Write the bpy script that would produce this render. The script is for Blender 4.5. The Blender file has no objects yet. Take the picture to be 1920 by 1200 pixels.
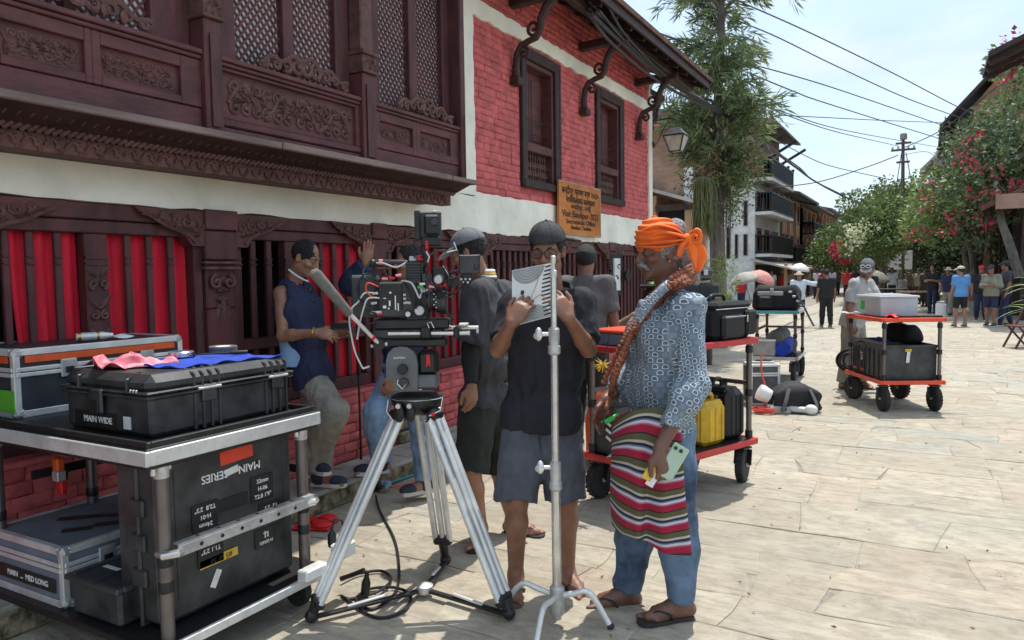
import bpy, math, random
import numpy as np
from mathutils import Matrix, Vector
# ------------------------------------------------------------------ camera
S = bpy.context.scene
F, H, ROLL = 1387.0, 1.54, 0.015          # focal length in photo pixels, eye height, roll
PSI, PITCH = math.atan(780 / F), math.atan(85 / F)
_f0 = np.array([-math.sin(PSI), math.cos(PSI), 0.0]); _r0 = np.array([math.cos(PSI), math.sin(PSI), 0.0]); _u0 = np.array([0, 0, 1.0])
FW = _f0 * math.cos(PITCH) - _u0 * math.sin(PITCH)
_u1 = _u0 * math.cos(PITCH) + _f0 * math.sin(PITCH)
RT = _r0 * math.cos(ROLL) - _u1 * math.sin(ROLL)
UP = _u1 * math.cos(ROLL) + _r0 * math.sin(ROLL)
CAM = np.array([0, 0, H])
cam = bpy.data.cameras.new('camera'); camo = bpy.data.objects.new('camera', cam); S.collection.objects.link(camo)
cam.sensor_width = 36; cam.lens = F / 1920 * 36; cam.clip_start = 0.05; cam.clip_end = 2000
m = Matrix.Identity(4)
for i in range(3):
 m[i][0] = RT[i]; m[i][1] = UP[i]; m[i][2] = -FW[i]; m[i][3] = CAM[i]
camo.matrix_world = m
S.camera = camo
# ------------------------------------------------------------------ sky, sun, exposure
SUN_EL, SUN_AZ = math.radians(70), math.radians(-1)     # azimuth from +Y, towards +X positive
W = bpy.data.worlds.new('World'); S.world = W; W.use_nodes = True
nt = W.node_tree; nt.nodes.clear()
out = nt.nodes.new('ShaderNodeOutputWorld'); bg = nt.nodes.new('ShaderNodeBackground')
sky = nt.nodes.new('ShaderNodeTexSky'); sky.sky_type = 'NISHITA'; sky.sun_disc = False
sky.sun_elevation = SUN_EL; sky.sun_rotation = SUN_AZ; sky.dust_density = 2.5; sky.air_density = 1.0; sky.ozone_density = 1.2
tc = nt.nodes.new('ShaderNodeTexCoord'); mp = nt.nodes.new('ShaderNodeMapping'); mp.inputs['Scale'].default_value = (1.2, 1.2, 3.2)
no = nt.nodes.new('ShaderNodeTexNoise'); no.inputs['Scale'].default_value = 2.1; no.inputs['Detail'].default_value = 7; no.inputs['Roughness'].default_value = .55
ra = nt.nodes.new('ShaderNodeValToRGB'); ra.color_ramp.elements[0].position = .36; ra.color_ramp.elements[1].position = .72
ra.color_ramp.elements[0].color = (.72, .72, .72, 1); ra.color_ramp.elements[1].color = (1, 1, 1, 1)
mx = nt.nodes.new('ShaderNodeMix'); mx.data_type = 'RGBA'
mx.inputs['B'].default_value = (1.95, 2.5, 3.1, 1)
L = nt.links
L.new(tc.outputs['Generated'], mp.inputs['Vector']); L.new(mp.outputs['Vector'], no.inputs['Vector']); L.new(no.outputs['Fac'], ra.inputs['Fac'])
L.new(ra.outputs['Color'], mx.inputs['Factor']); L.new(sky.outputs['Color'], mx.inputs['A']); L.new(mx.outputs['Result'], bg.inputs['Color'])
no2 = nt.nodes.new('ShaderNodeTexNoise'); no2.inputs['Scale'].default_value = 3.4; no2.inputs['Detail'].default_value = 8; no2.inputs['Roughness'].default_value = .6; L.new(mp.outputs['Vector'], no2.inputs['Vector'])
r2_ = nt.nodes.new('ShaderNodeMapRange'); r2_.inputs['From Min'].default_value = .46; r2_.inputs['From Max'].default_value = .66; r2_.inputs['To Max'].default_value = .75; L.new(no2.outputs['Fac'], r2_.inputs['Value'])
mx2 = nt.nodes.new('ShaderNodeMix'); mx2.data_type = 'RGBA'; mx2.inputs['B'].default_value = (2.75, 2.95, 3.15, 1); L.new(r2_.outputs['Result'], mx2.inputs['Factor']); L.new(mx.outputs['Result'], mx2.inputs['A']); L.new(mx2.outputs['Result'], bg.inputs['Color'])
bg.inputs['Strength'].default_value = 0.15
L.new(bg.outputs['Background'], out.inputs['Surface'])
sl = bpy.data.lights.new('sun', 'SUN'); sl.energy = 2.0; sl.angle = math.radians(0.6); sl.color = (1.0, .955, .88)
so = bpy.data.objects.new('sun', sl); S.collection.objects.link(so)
_d = Vector((math.sin(SUN_AZ) * math.cos(SUN_EL), math.cos(SUN_AZ) * math.cos(SUN_EL), math.sin(SUN_EL)))
so.rotation_euler = _d.to_track_quat('Z', 'Y').to_euler(); so.location = (0, 0, 20)
vs = S.view_settings; vs.view_transform = 'Standard'; vs.look = 'None'; vs.gamma = 1.0; vs.use_curve_mapping = False; vs.exposure = 1.22
S.cycles.max_bounces = 6; S.cycles.use_denoising = True
# ------------------------------------------------------------------ helpers: where things stand
def ray(px, py): return FW + RT * ((px - 960) / F) + UP * ((600 - py) / F)
def G(px, py, z=0.0):
 d = ray(px, py); return CAM + d * ((z - H) / d[2])
def WX(px, py, X):
 d = ray(px, py); return CAM + d * (X / d[0])
def at(px, py, dep): return CAM + ray(px, py) * dep
A3 = lambda *a: np.array(a, float)
def unit(v):
 v = np.asarray(v, float); return v / (np.linalg.norm(v) + 1e-12)
# ------------------------------------------------------------------ helpers: objects
COL = S.collection
def tag(o, label=None, cat=None, group=None, kind=None):
 if label: o['label'] = label
 if cat: o['category'] = cat
 if group: o['group'] = group
 if kind: o['kind'] = kind
 return o
def thing(name, label, cat, loc=(0, 0, 0), rz=0.0, group=None, kind=None):
 o = bpy.data.objects.new(name, None); COL.objects.link(o)
 o.empty_display_size = .1; o.location = [float(x) for x in loc]; o.rotation_euler = (0, 0, rz)
 return tag(o, label, cat, group, kind)
def copy_tree(o, parent=None):
 c = o.copy(); COL.objects.link(c); c.parent = parent
 for ch in list(o.children): copy_tree(ch, c)
 return c
def rotz(a):
 c, s = math.cos(a), math.sin(a); return np.array([[c, -s, 0], [s, c, 0], [0, 0, 1.0]])
def rotx(a):
 c, s = math.cos(a), math.sin(a); return np.array([[1.0, 0, 0], [0, c, -s], [0, s, c]])
def roty(a):
 c, s = math.cos(a), math.sin(a); return np.array([[c, 0, s], [0, 1.0, 0], [-s, 0, c]])
class MB:
 """collects shapes for ONE mesh"""
 def __init__(s): s.v = []; s.f = []; s.tint = []
 def add(s, vs, fs, tint=None):
  o = len(s.v); s.v.extend([tuple(float(c) for c in p) for p in vs]); s.f.extend([tuple(o + i for i in f) for f in fs])
  s.tint.extend([tint] * len(fs)); return s
 def box(s, c, d, b=0.0, M=None, tint=None):
  hx, hy, hz = d[0] / 2, d[1] / 2, d[2] / 2; c = np.asarray(c, float)
  if b <= 0:
   P = [(x, y, z) for x in (-hx, hx) for y in (-hy, hy) for z in (-hz, hz)]
   Fs = [(0, 1, 3, 2), (4, 6, 7, 5), (0, 4, 5, 1), (2, 3, 7, 6), (0, 2, 6, 4), (1, 5, 7, 3)]
  else:
   b = min(b, hx * .9, hy * .9, hz * .9); P = []; idx = {}
   for sx in (-1, 1):
    for sy in (-1, 1):
     for sz in (-1, 1):
      for k in range(3):
       q = [sx * (hx - b), sy * (hy - b), sz * (hz - b)]
       q[k] = (sx * hx, sy * hy, sz * hz)[k]; idx[(sx, sy, sz, k)] = len(P); P.append(q)
   Fs = []
   for k in range(3):
    o1, o2 = (k + 1) % 3, (k + 2) % 3
    for sg in (-1, 1):
     f = []
     for a1, a2 in ((-1, -1), (1, -1), (1, 1), (-1, 1)):
      t = [0, 0, 0]; t[k] = sg; t[o1] = a1; t[o2] = a2; f.append(idx[(*t, k)])
     Fs.append(tuple(f if sg > 0 else f[::-1]))
    for a1 in (-1, 1):
     for a2 in (-1, 1):
      t = [0, 0, 0]; t[o1] = a1; t[o2] = a2; q = []
      for e, kk in ((-1, o1), (-1, o2), (1, o2), (1, o1)):
       t[k] = e; q.append(idx[(*t, kk)])
      Fs.append(tuple(q))
   for sx in (-1, 1):
    for sy in (-1, 1):
     for sz in (-1, 1): Fs.append(tuple(idx[(sx, sy, sz, k)] for k in range(3)))
   PP = np.array(P); F2 = []
   for f in Fs:
    p = PP[list(f)]; n = np.cross(p[1] - p[0], p[2] - p[0]); F2.append(f if n @ p.mean(0) > 0 else f[::-1])
   Fs = F2
  P = np.array(P)
  if M is not None: P = P @ np.asarray(M).T
  return s.add(P + c, Fs, tint)
 def bar(s, a, b, w, h=None, up=(0, 0, 1), bev=0.0, tint=None):
  a = np.asarray(a, float); b = np.asarray(b, float); h = h or w; d = b - a; l = np.linalg.norm(d); x = d / l
  y = np.cross(up, x)
  if np.linalg.norm(y) < 1e-5: y = np.cross((1, 0, 0), x)
  y = unit(y); z = np.cross(x, y)
  return s.box((a + b) / 2, (l, w, h), bev, np.stack([x, y, z], 1), tint)
 def tube(s, pts, r, n=8, caps=True, flat=1.0, closed=False, tint=None):
  P = np.array(pts, float); k = len(P); R = np.full(k, r, float) if np.isscalar(r) else np.array(r, float)
  T = np.gradient(P, axis=0) if not closed else (np.roll(P, -1, 0) - np.roll(P, 1, 0))
  T /= (np.linalg.norm(T, axis=1, keepdims=True) + 1e-12)
  u = np.cross(T[0], (0, 0, 1)); u = unit(u if np.linalg.norm(u) > .05 else np.cross(T[0], (1, 0, 0)))
  V = []
  for i in range(k):
   u = u - T[i] * (u @ T[i]); u = unit(u); w = np.cross(T[i], u)
   for j in range(n):
    a = 2 * math.pi * j / n; V.append(P[i] + R[i] * (math.cos(a) * u + flat * math.sin(a) * w))
  Fs = [(i * n + j, i * n + (j + 1) % n, (i + 1) * n + (j + 1) % n, (i + 1) * n + j) for i in range(k - 1) for j in range(n)]
  if closed: Fs += [((k - 1) * n + j, (k - 1) * n + (j + 1) % n, (j + 1) % n, j) for j in range(n)]
  elif caps: Fs += [tuple(range(n))[::-1], tuple((k - 1) * n + j for j in range(n))]
  return s.add(V, Fs, tint)
 def lathe(s, prof, c=(0, 0, 0), n=20, M=None, tint=None):
  V = []; k = len(prof)
  for r, z in prof:
   for j in range(n): a = 2 * math.pi * j / n; V.append((max(r, 1e-4) * math.cos(a), max(r, 1e-4) * math.sin(a), z))
  Fs = [(i * n + j, i * n + (j + 1) % n, (i + 1) * n + (j + 1) % n, (i + 1) * n + j) for i in range(k - 1) for j in range(n)]
  Fs += [tuple(range(n))[::-1], tuple((k - 1) * n + j for j in range(n))]
  V = np.array(V)
  if M is not None: V = V @ np.asarray(M).T
  return s.add(V + np.asarray(c, float), Fs, tint)
 def ell(s, c, r, n=10, k=7, M=None, tint=None):
  r = (r, r, r) if np.isscalar(r) else r
  prof = [(math.sin(math.pi * i / k), -math.cos(math.pi * i / k)) for i in range(k + 1)]
  m_ = np.diag(r) if M is None else np.asarray(M) @ np.diag(r)
  return s.lathe(prof, c, n, m_, tint)
 def prism(s, poly, o, u, v, t, tint=None):
  """polygon in the (u,v) plane at o, thickened along t"""
  o, u, v, t = [np.asarray(x, float) for x in (o, u, v, t)]; n = len(poly)
  V = [o + u * a + v * b for a, b in poly] + [o + u * a + v * b + t for a, b in poly]
  return s.add(V, [tuple(range(n))[::-1], tuple(range(n, 2 * n))] + [(i, (i + 1) % n, n + (i + 1) % n, n + i) for i in range(n)], tint)
 def grid(s, Pg, closed=False, tint=None):
  Pg = np.asarray(Pg, float); a, b = Pg.shape[:2]
  Fs = [(i * b + j, i * b + (j + 1) % b, (i + 1) * b + (j + 1) % b, (i + 1) * b + j) for i in range(a - 1) for j in range(b if closed else b - 1)]
  return s.add(Pg.reshape(-1, 3), Fs, tint)
 def mesh(s, name, smooth=35):
  me = bpy.data.meshes.new(name); me.from_pydata(s.v, [], s.f)
  if any(t is not None for t in s.tint):
   at_ = me.attributes.new('tint', 'FLOAT_COLOR', 'FACE')
   at_.data.foreach_set('color', np.array([(*(t or (1, 1, 1)), 1) for t in s.tint], np.float32).ravel())
  me.update()
  if smooth:
   me.shade_smooth(); me.set_sharp_from_angle(angle=math.radians(smooth))
  return me
def obj(name, mb, mat, parent=None, loc=(0, 0, 0), smooth=35, rot=None, kind=None):
 me = mb.mesh(name, smooth) if isinstance(mb, MB) else mb
 o = bpy.data.objects.new(name, me); COL.objects.link(o)
 if mat is not None and len(me.materials) == 0: me.materials.append(mat)
 o.parent = parent; o.location = [float(x) for x in loc]
 if rot is not None: o.rotation_euler = rot
 if kind: o['kind'] = kind
 return o
def part(name, parent, mat, *shapes, smooth=35, **kw):
 """shapes: callables or tuples ('box', args...)"""
 mb = MB()
 for sh in shapes:
  if callable(sh): sh(mb)
  else: getattr(mb, sh[0])(*sh[1:])
 return obj(name, mb, mat, parent, smooth=smooth, **kw)
def text(name, string, size, mat, parent, o, u, v, ext=.0008, align='CENTER', bold=0.0, xs=1.0, spacing=1.0):
 """flat lettering: o centre/left point, u reading direction, v up direction"""
 cu = bpy.data.curves.new(name, 'FONT'); cu.body = string; cu.size = size; cu.extrude = ext; cu.align_x = align; cu.align_y = 'CENTER'
 cu.offset = bold; cu.resolution_u = 3; cu.space_character = spacing
 t = bpy.data.objects.new(name, cu); COL.objects.link(t); bpy.context.view_layer.update()
 me = bpy.data.meshes.new_from_object(t.evaluated_get(bpy.context.evaluated_depsgraph_get()))
 bpy.data.objects.remove(t); bpy.data.curves.remove(cu)
 u = unit(u); v = unit(v); n = np.cross(u, v)
 Mx = Matrix([[u[i] * xs, v[i], n[i], o[i]] for i in range(3)] + [[0, 0, 0, 1]]); me.transform(Mx)
 me.materials.clear(); me.materials.append(mat)
 ob = bpy.data.objects.new(name, me); COL.objects.link(ob); ob.parent = parent
 return ob
# ------------------------------------------------------------------ helpers: materials
def mat(name, col, rough=.6, metal=0.0, var=.18, vs=6.0, bump=0.0, bs=60.0, spec=.5, coat=0.0, stretch=None, col2=None, rnd=0.0,
  coords='Position', dirt=0.0, alpha=None, sheen=0.0, trans=0.0, tintattr=False, detail=5.0, patch=(.35, .65), sss=0.0):
 M_ = bpy.data.materials.new(name); M_.use_nodes = True; n = M_.node_tree.nodes; l = M_.node_tree.links
 p = n['Principled BSDF']; p.inputs['Roughness'].default_value = rough; p.inputs['Metallic'].default_value = metal
 p.inputs['Specular IOR Level'].default_value = spec; p.inputs['Coat Weight'].default_value = coat
 if sheen: p.inputs['Sheen Weight'].default_value = sheen
 if trans: p.inputs['Transmission Weight'].default_value = trans
 if alpha is not None: p.inputs['Alpha'].default_value = alpha
 if sss: p.inputs['Subsurface Weight'].default_value = sss; p.inputs['Subsurface Radius'].default_value = (.012, .005, .003); p.inputs['Subsurface Scale'].default_value = .6
 col = tuple(col[:3]); 
 if coords == 'Position': src = n.new('ShaderNodeNewGeometry').outputs['Position']
 else: src = n.new('ShaderNodeTexCoord').outputs[coords]
 if stretch is not None:
  mp_ = n.new('ShaderNodeMapping'); mp_.inputs['Scale'].default_value = stretch; l.new(src, mp_.inputs['Vector']); src = mp_.outputs['Vector']
 nz = n.new('ShaderNodeTexNoise'); nz.inputs['Scale'].default_value = vs; nz.inputs['Detail'].default_value = detail; nz.inputs['Roughness'].default_value = .6
 l.new(src, nz.inputs['Vector'])
 rp = n.new('ShaderNodeMapRange'); rp.inputs['From Min'].default_value = patch[0]; rp.inputs['From Max'].default_value = patch[1]; l.new(nz.outputs['Fac'], rp.inputs['Value'])
 mi = n.new('ShaderNodeMix'); mi.data_type = 'RGBA'
 lo = tuple(max(0, c * (1 - var)) for c in col); hi = tuple(min(1, c * (1 + var)) for c in (col2 or col))
 mi.inputs['A'].default_value = (*lo, 1); mi.inputs['B'].default_value = (*hi, 1); l.new(rp.outputs['Result'], mi.inputs['Factor'])
 cur = mi.outputs['Result']
 if dirt:
  n2 = n.new('ShaderNodeTexNoise'); n2.inputs['Scale'].default_value = vs * 5.3; n2.inputs['Detail'].default_value = 8; n2.inputs['Roughness'].default_value = .7; l.new(src, n2.inputs['Vector'])
  r2 = n.new('ShaderNodeMapRange'); r2.inputs['From Min'].default_value = .52; r2.inputs['From Max'].default_value = .72; r2.inputs['To Max'].default_value = dirt; l.new(n2.outputs['Fac'], r2.inputs['Value'])
  m2 = n.new('ShaderNodeMix'); m2.data_type = 'RGBA'; m2.inputs['B'].default_value = (col[0] * .35 + .02, col[1] * .35 + .018, col[2] * .35 + .014, 1); l.new(r2.outputs['Result'], m2.inputs['Factor']); l.new(cur, m2.inputs['A']); cur = m2.outputs['Result']
 if tintattr:
  a_ = n.new('ShaderNodeAttribute'); a_.attribute_name = 'tint'; m3 = n.new('ShaderNodeMix'); m3.data_type = 'RGBA'; m3.blend_type = 'MULTIPLY'; m3.inputs['Factor'].default_value = 1
  l.new(cur, m3.inputs['A']); l.new(a_.outputs['Color'], m3.inputs['B']); cur = m3.outputs['Result']
 if rnd:
  oi = n.new('ShaderNodeObjectInfo'); r3 = n.new('ShaderNodeMapRange'); r3.inputs['To Min'].default_value = 1 - rnd; r3.inputs['To Max'].default_value = 1 + rnd; l.new(oi.outputs['Random'], r3.inputs['Value'])
  hs = n.new('ShaderNodeHueSaturation'); l.new(r3.outputs['Result'], hs.inputs['Value']); l.new(cur, hs.inputs['Color']); cur = hs.outputs['Color']
 l.new(cur, p.inputs['Base Color'])
 if bump:
  nb = n.new('ShaderNodeTexNoise'); nb.inputs['Scale'].default_value = bs; nb.inputs['Detail'].default_value = 6; nb.inputs['Roughness'].default_value = .6; l.new(src, nb.inputs['Vector'])
  b_ = n.new('ShaderNodeBump'); b_.inputs['Strength'].default_value = bump; b_.inputs['Distance'].default_value = .02; l.new(nb.outputs['Fac'], b_.inputs['Height']); l.new(b_.outputs['Normal'], p.inputs['Normal'])
 return M_
M = {}
def defm(key, *a, **k): M[key] = mat(key, *a, **k)
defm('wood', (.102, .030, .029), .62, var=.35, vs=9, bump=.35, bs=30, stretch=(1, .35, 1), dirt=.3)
defm('wood_v', (.086, .025, .025), .62, var=.35, vs=9, bump=.35, bs=30, stretch=(1, 1, .25), dirt=.25)
defm('wood_carved', (.125, .056, .047), .6, var=.35, vs=14, bump=.5, bs=70, dirt=.5)
defm('wood_grey', (.20, .145, .125), .75, var=.3, vs=7, bump=.5, bs=30, stretch=(1, .2, 1), dirt=.4)
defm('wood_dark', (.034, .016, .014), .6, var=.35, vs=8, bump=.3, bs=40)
defm('dark_inside', (.010, .007, .007), .8, var=.3, vs=4)  # near-black colour that stands in for the shade of interiors
defm('plaster', (.84, .82, .69), .8, var=.10, vs=2.2, bump=.25, bs=14, dirt=.10, col2=(.86, .84, .73))
defm('red_paint', (.56, .115, .112), .62, var=.22, vs=7, bump=.45, bs=55, dirt=.12, rnd=.10)
defm('red_mortar', (.45, .085, .08), .75, var=.25, vs=12, bump=.5, bs=60)
defm('red_cloth', (.72, .010, .035), .75, var=.25, vs=4, stretch=(1, 6, .4))
defm('moss', (.085, .085, .035), .9, var=.6, vs=12, bump=.8, bs=50, col2=(.24, .20, .13), dirt=.5)
defm('kerb_stone', (.33, .31, .28), .85, var=.25, vs=5, bump=.5, bs=40, dirt=.3, rnd=.08)
defm('mortar', (.29, .26, .21), .9, var=.3, vs=5, bump=.5, bs=50, dirt=.2)
defm('black', (.012, .012, .013), .45, var=.3, vs=20, bump=.08, bs=120)
defm('black_plastic', (.027, .028, .029), .40, var=.35, vs=7, bump=.10, bs=260, dirt=.0, col2=(.045, .046, .047))
defm('black_cloth', (.012, .012, .014), .85, var=.4, vs=8, bump=.5, bs=90, )
defm('dark_metal', (.07, .07, .075), .4, .85, var=.2, vs=12)
defm('steel', (.66, .66, .65), .25, .8, var=.15, vs=9, bump=.05, bs=80)
defm('alu', (.72, .72, .70), .42, .45, var=.15, vs=6, bump=.08, bs=60, dirt=.25)
defm('alu_dull', (.52, .52, .51), .48, .5, var=.25, vs=10, dirt=.35)
defm('tube_dark', (.17, .15, .145), .42, .75, var=.15, vs=8)
defm('rubber', (.022, .021, .020), .8, var=.4, vs=16, bump=.3, bs=80)
defm('rim_grey', (.12, .12, .12), .55, .3, var=.2)
defm('deck_red', (.50, .035, .035), .45, .2, var=.15, vs=8, dirt=.2)
defm('deck_orange', (.78, .085, .035), .4, .1, var=.12, vs=8, dirt=.12)
defm('grey_panel', (.155, .185, .225), .55, var=.18, vs=5, dirt=.15)
defm('navy_panel', (.03, .034, .042), .5, var=.2)
defm('orange_tape', (.70, .10, .02), .5, var=.15, vs=9)
defm('red_tape', (.75, .065, .03), .45, var=.1)
defm('yellow_tape', (.70, .46, .05), .5, var=.1)
defm('green_tape', (.10, .36, .03), .5, var=.3, vs=5)
defm('white_tape', (.72, .71, .68), .6, var=.12, vs=20)
defm('white', (.75, .75, .74), .5, var=.06)
defm('ink_white', (.78, .78, .76), .6, var=.03)
defm('ink_black', (.02, .012, .010), .7, var=.1)
defm('label_dark', (.022, .019, .014), .35, var=.2)
defm('blue_cloth', (.015, .055, .42), .8, var=.25, vs=12, bump=.3, bs=60)
defm('pink', (.80, .13, .18), .6, var=.2, vs=10, col2=(.85, .35, .40))
defm('red_bright', (.62, .012, .018), .5, var=.15)
defm('bag', (.010, .010, .011), .7, var=.4, vs=9, bump=.5, bs=40)
defm('grey_head', (.13, .135, .14), .38, .1, var=.15, vs=9, bump=.05)
defm('foam', (.17, .16, .145), .9, var=.2, vs=30, bump=.5, bs=160)
defm('yellow_can', (.60, .36, .015), .42, var=.2, vs=7, dirt=.25)
defm('green', (.02, .42, .05), .5, var=.2)
defm('teal', (.05, .36, .38), .5, var=.15)
defm('cable', (.010, .010, .010), .5, var=.1)
defm('cable_grey', (.55, .54, .52), .5, var=.1)
defm('cable_red', (.75, .09, .06), .5, var=.1)
defm('wire', (.05, .052, .06), .7, var=.1)
defm('beads', (.33, .105, .05), .55, var=.4, vs=60, bump=.6, bs=260)
defm('turban', (.88, .155, .012), .75, var=.18, vs=7, bump=.25, bs=50, sheen=.1)
defm('jeans', (.060, .105, .18), .85, var=.45, vs=5, bump=.35, bs=160, col2=(.11, .165, .25))
defm('jeans_pale', (.22, .33, .50), .85, var=.35, vs=5, bump=.35, bs=160)
defm('skin', (.25, .115, .07), .48, var=.16, vs=14, bump=.10, bs=140, sss=.08)
defm('skin_mid', (.31, .148, .09), .48, var=.16, vs=14, bump=.10, bs=140, sss=.08)
defm('skin_dark', (.17, .078, .052), .45, var=.16, vs=14, bump=.12, bs=140, sss=.08)
defm('hair_black', (.012, .011, .011), .55, var=.5, vs=90, bump=.8, bs=190)
defm('hair_grey', (.36, .36, .36), .6, var=.6, vs=70, bump=.9, bs=170)
defm('eye', (.03, .018, .014), .15, var=.1)
defm('sclera', (.60, .56, .52), .3, var=.1)
defm('nail', (.42, .24, .18), .35, var=.1)
defm('navy', (.014, .020, .060), .8, var=.3, vs=7, bump=.3, bs=120)
defm('pale_blue', (.27, .44, .68), .8, var=.15, vs=8, bump=.3, bs=120)
defm('khaki', (.26, .245, .205), .9, var=.2, vs=8, bump=.5, bs=70)
defm('polo', (.014, .014, .021), .85, var=.3, vs=8, bump=.15, bs=60)
defm('shorts_grey', (.085, .092, .115), .88, var=.22, vs=7, bump=.15, bs=60)
defm('shorts_dark', (.024, .028, .022), .88, var=.25, vs=7, bump=.15, bs=60)
defm('tee_dark', (.052, .052, .058), .88, var=.25, vs=8, bump=.15, bs=60)
defm('tee_grey', (.12, .115, .115), .9, var=.2, vs=8, bump=.15, bs=60)
defm('tee_pale', (.36, .36, .35), .9, var=.15, vs=8, bump=.15, bs=60)
defm('cap_grey', (.15, .155, .165), .8, var=.2, vs=10, bump=.3, bs=120)
defm('cap_dark', (.035, .037, .040), .8, var=.2, vs=10, bump=.3, bs=120)
defm('cap_tan', (.50, .46, .36), .8, var=.15, vs=10)
defm('hivis', (.25, .75, .06), .6, var=.1)
defm('shirt_black', (.012, .012, .013), .85, var=.3, vs=8)
defm('shirt_white', (.56, .63, .72), .85, var=.1, vs=8)
defm('shirt_blue', (.10, .27, .56), .85, var=.12, vs=8)
defm('shirt_red', (.50, .03, .04), .85, var=.2, vs=8)
defm('shirt_olive', (.23, .215, .16), .85, var=.2, vs=8)
defm('sole', (.55, .53, .50), .7, var=.15)
defm('shoe_navy', (.025, .035, .060), .8, var=.3, vs=20, bump=.4, bs=120)
defm('sandal', (.13, .11, .095), .7, var=.2, vs=12)
defm('sandal_dark', (.03, .025, .025), .7, var=.2, vs=12)
defm('bark', (.13, .115, .098), .9, var=.4, vs=8, bump=.9, bs=26, stretch=(1, 1, .3), dirt=.4)
defm('clear_plastic', (.62, .64, .66), .3, var=.08, vs=4, alpha=.72)
defm('glass_milky', (.50, .50, .42), .4, var=.15, vs=6)
defm('glasses_lens', (.20, .11, .10), .1, var=.1, alpha=.35)
defm('gold', (.55, .38, .10), .3, .9, var=.1)
defm('wood_sign', (.48, .155, .022), .6, var=.30, vs=5, bump=.25, bs=30, stretch=(1, .4, 1), dirt=.15)
defm('wood_pale', (.42, .26, .15), .75, var=.2, vs=5, bump=.3, bs=30, stretch=(1, 1, .2))
defm('tile_roof', (.15, .075, .055), .85, var=.4, vs=6, bump=.6, bs=20, dirt=.3)
defm('slate_roof', (.15, .14, .135), .85, var=.35, vs=4, bump=.5, bs=12, dirt=.3)
defm('tin_roof', (.42, .39, .36), .6, .1, var=.25, vs=3, dirt=.35)
defm('wall_white', (.66, .66, .63), .85, var=.18, vs=2.5, bump=.2, bs=10, dirt=.35)
defm('concrete', (.30, .29, .27), .9, var=.2, vs=4, bump=.4, bs=30)
defm('pole_metal', (.16, .11, .095), .6, .3, var=.25, vs=4)
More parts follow.
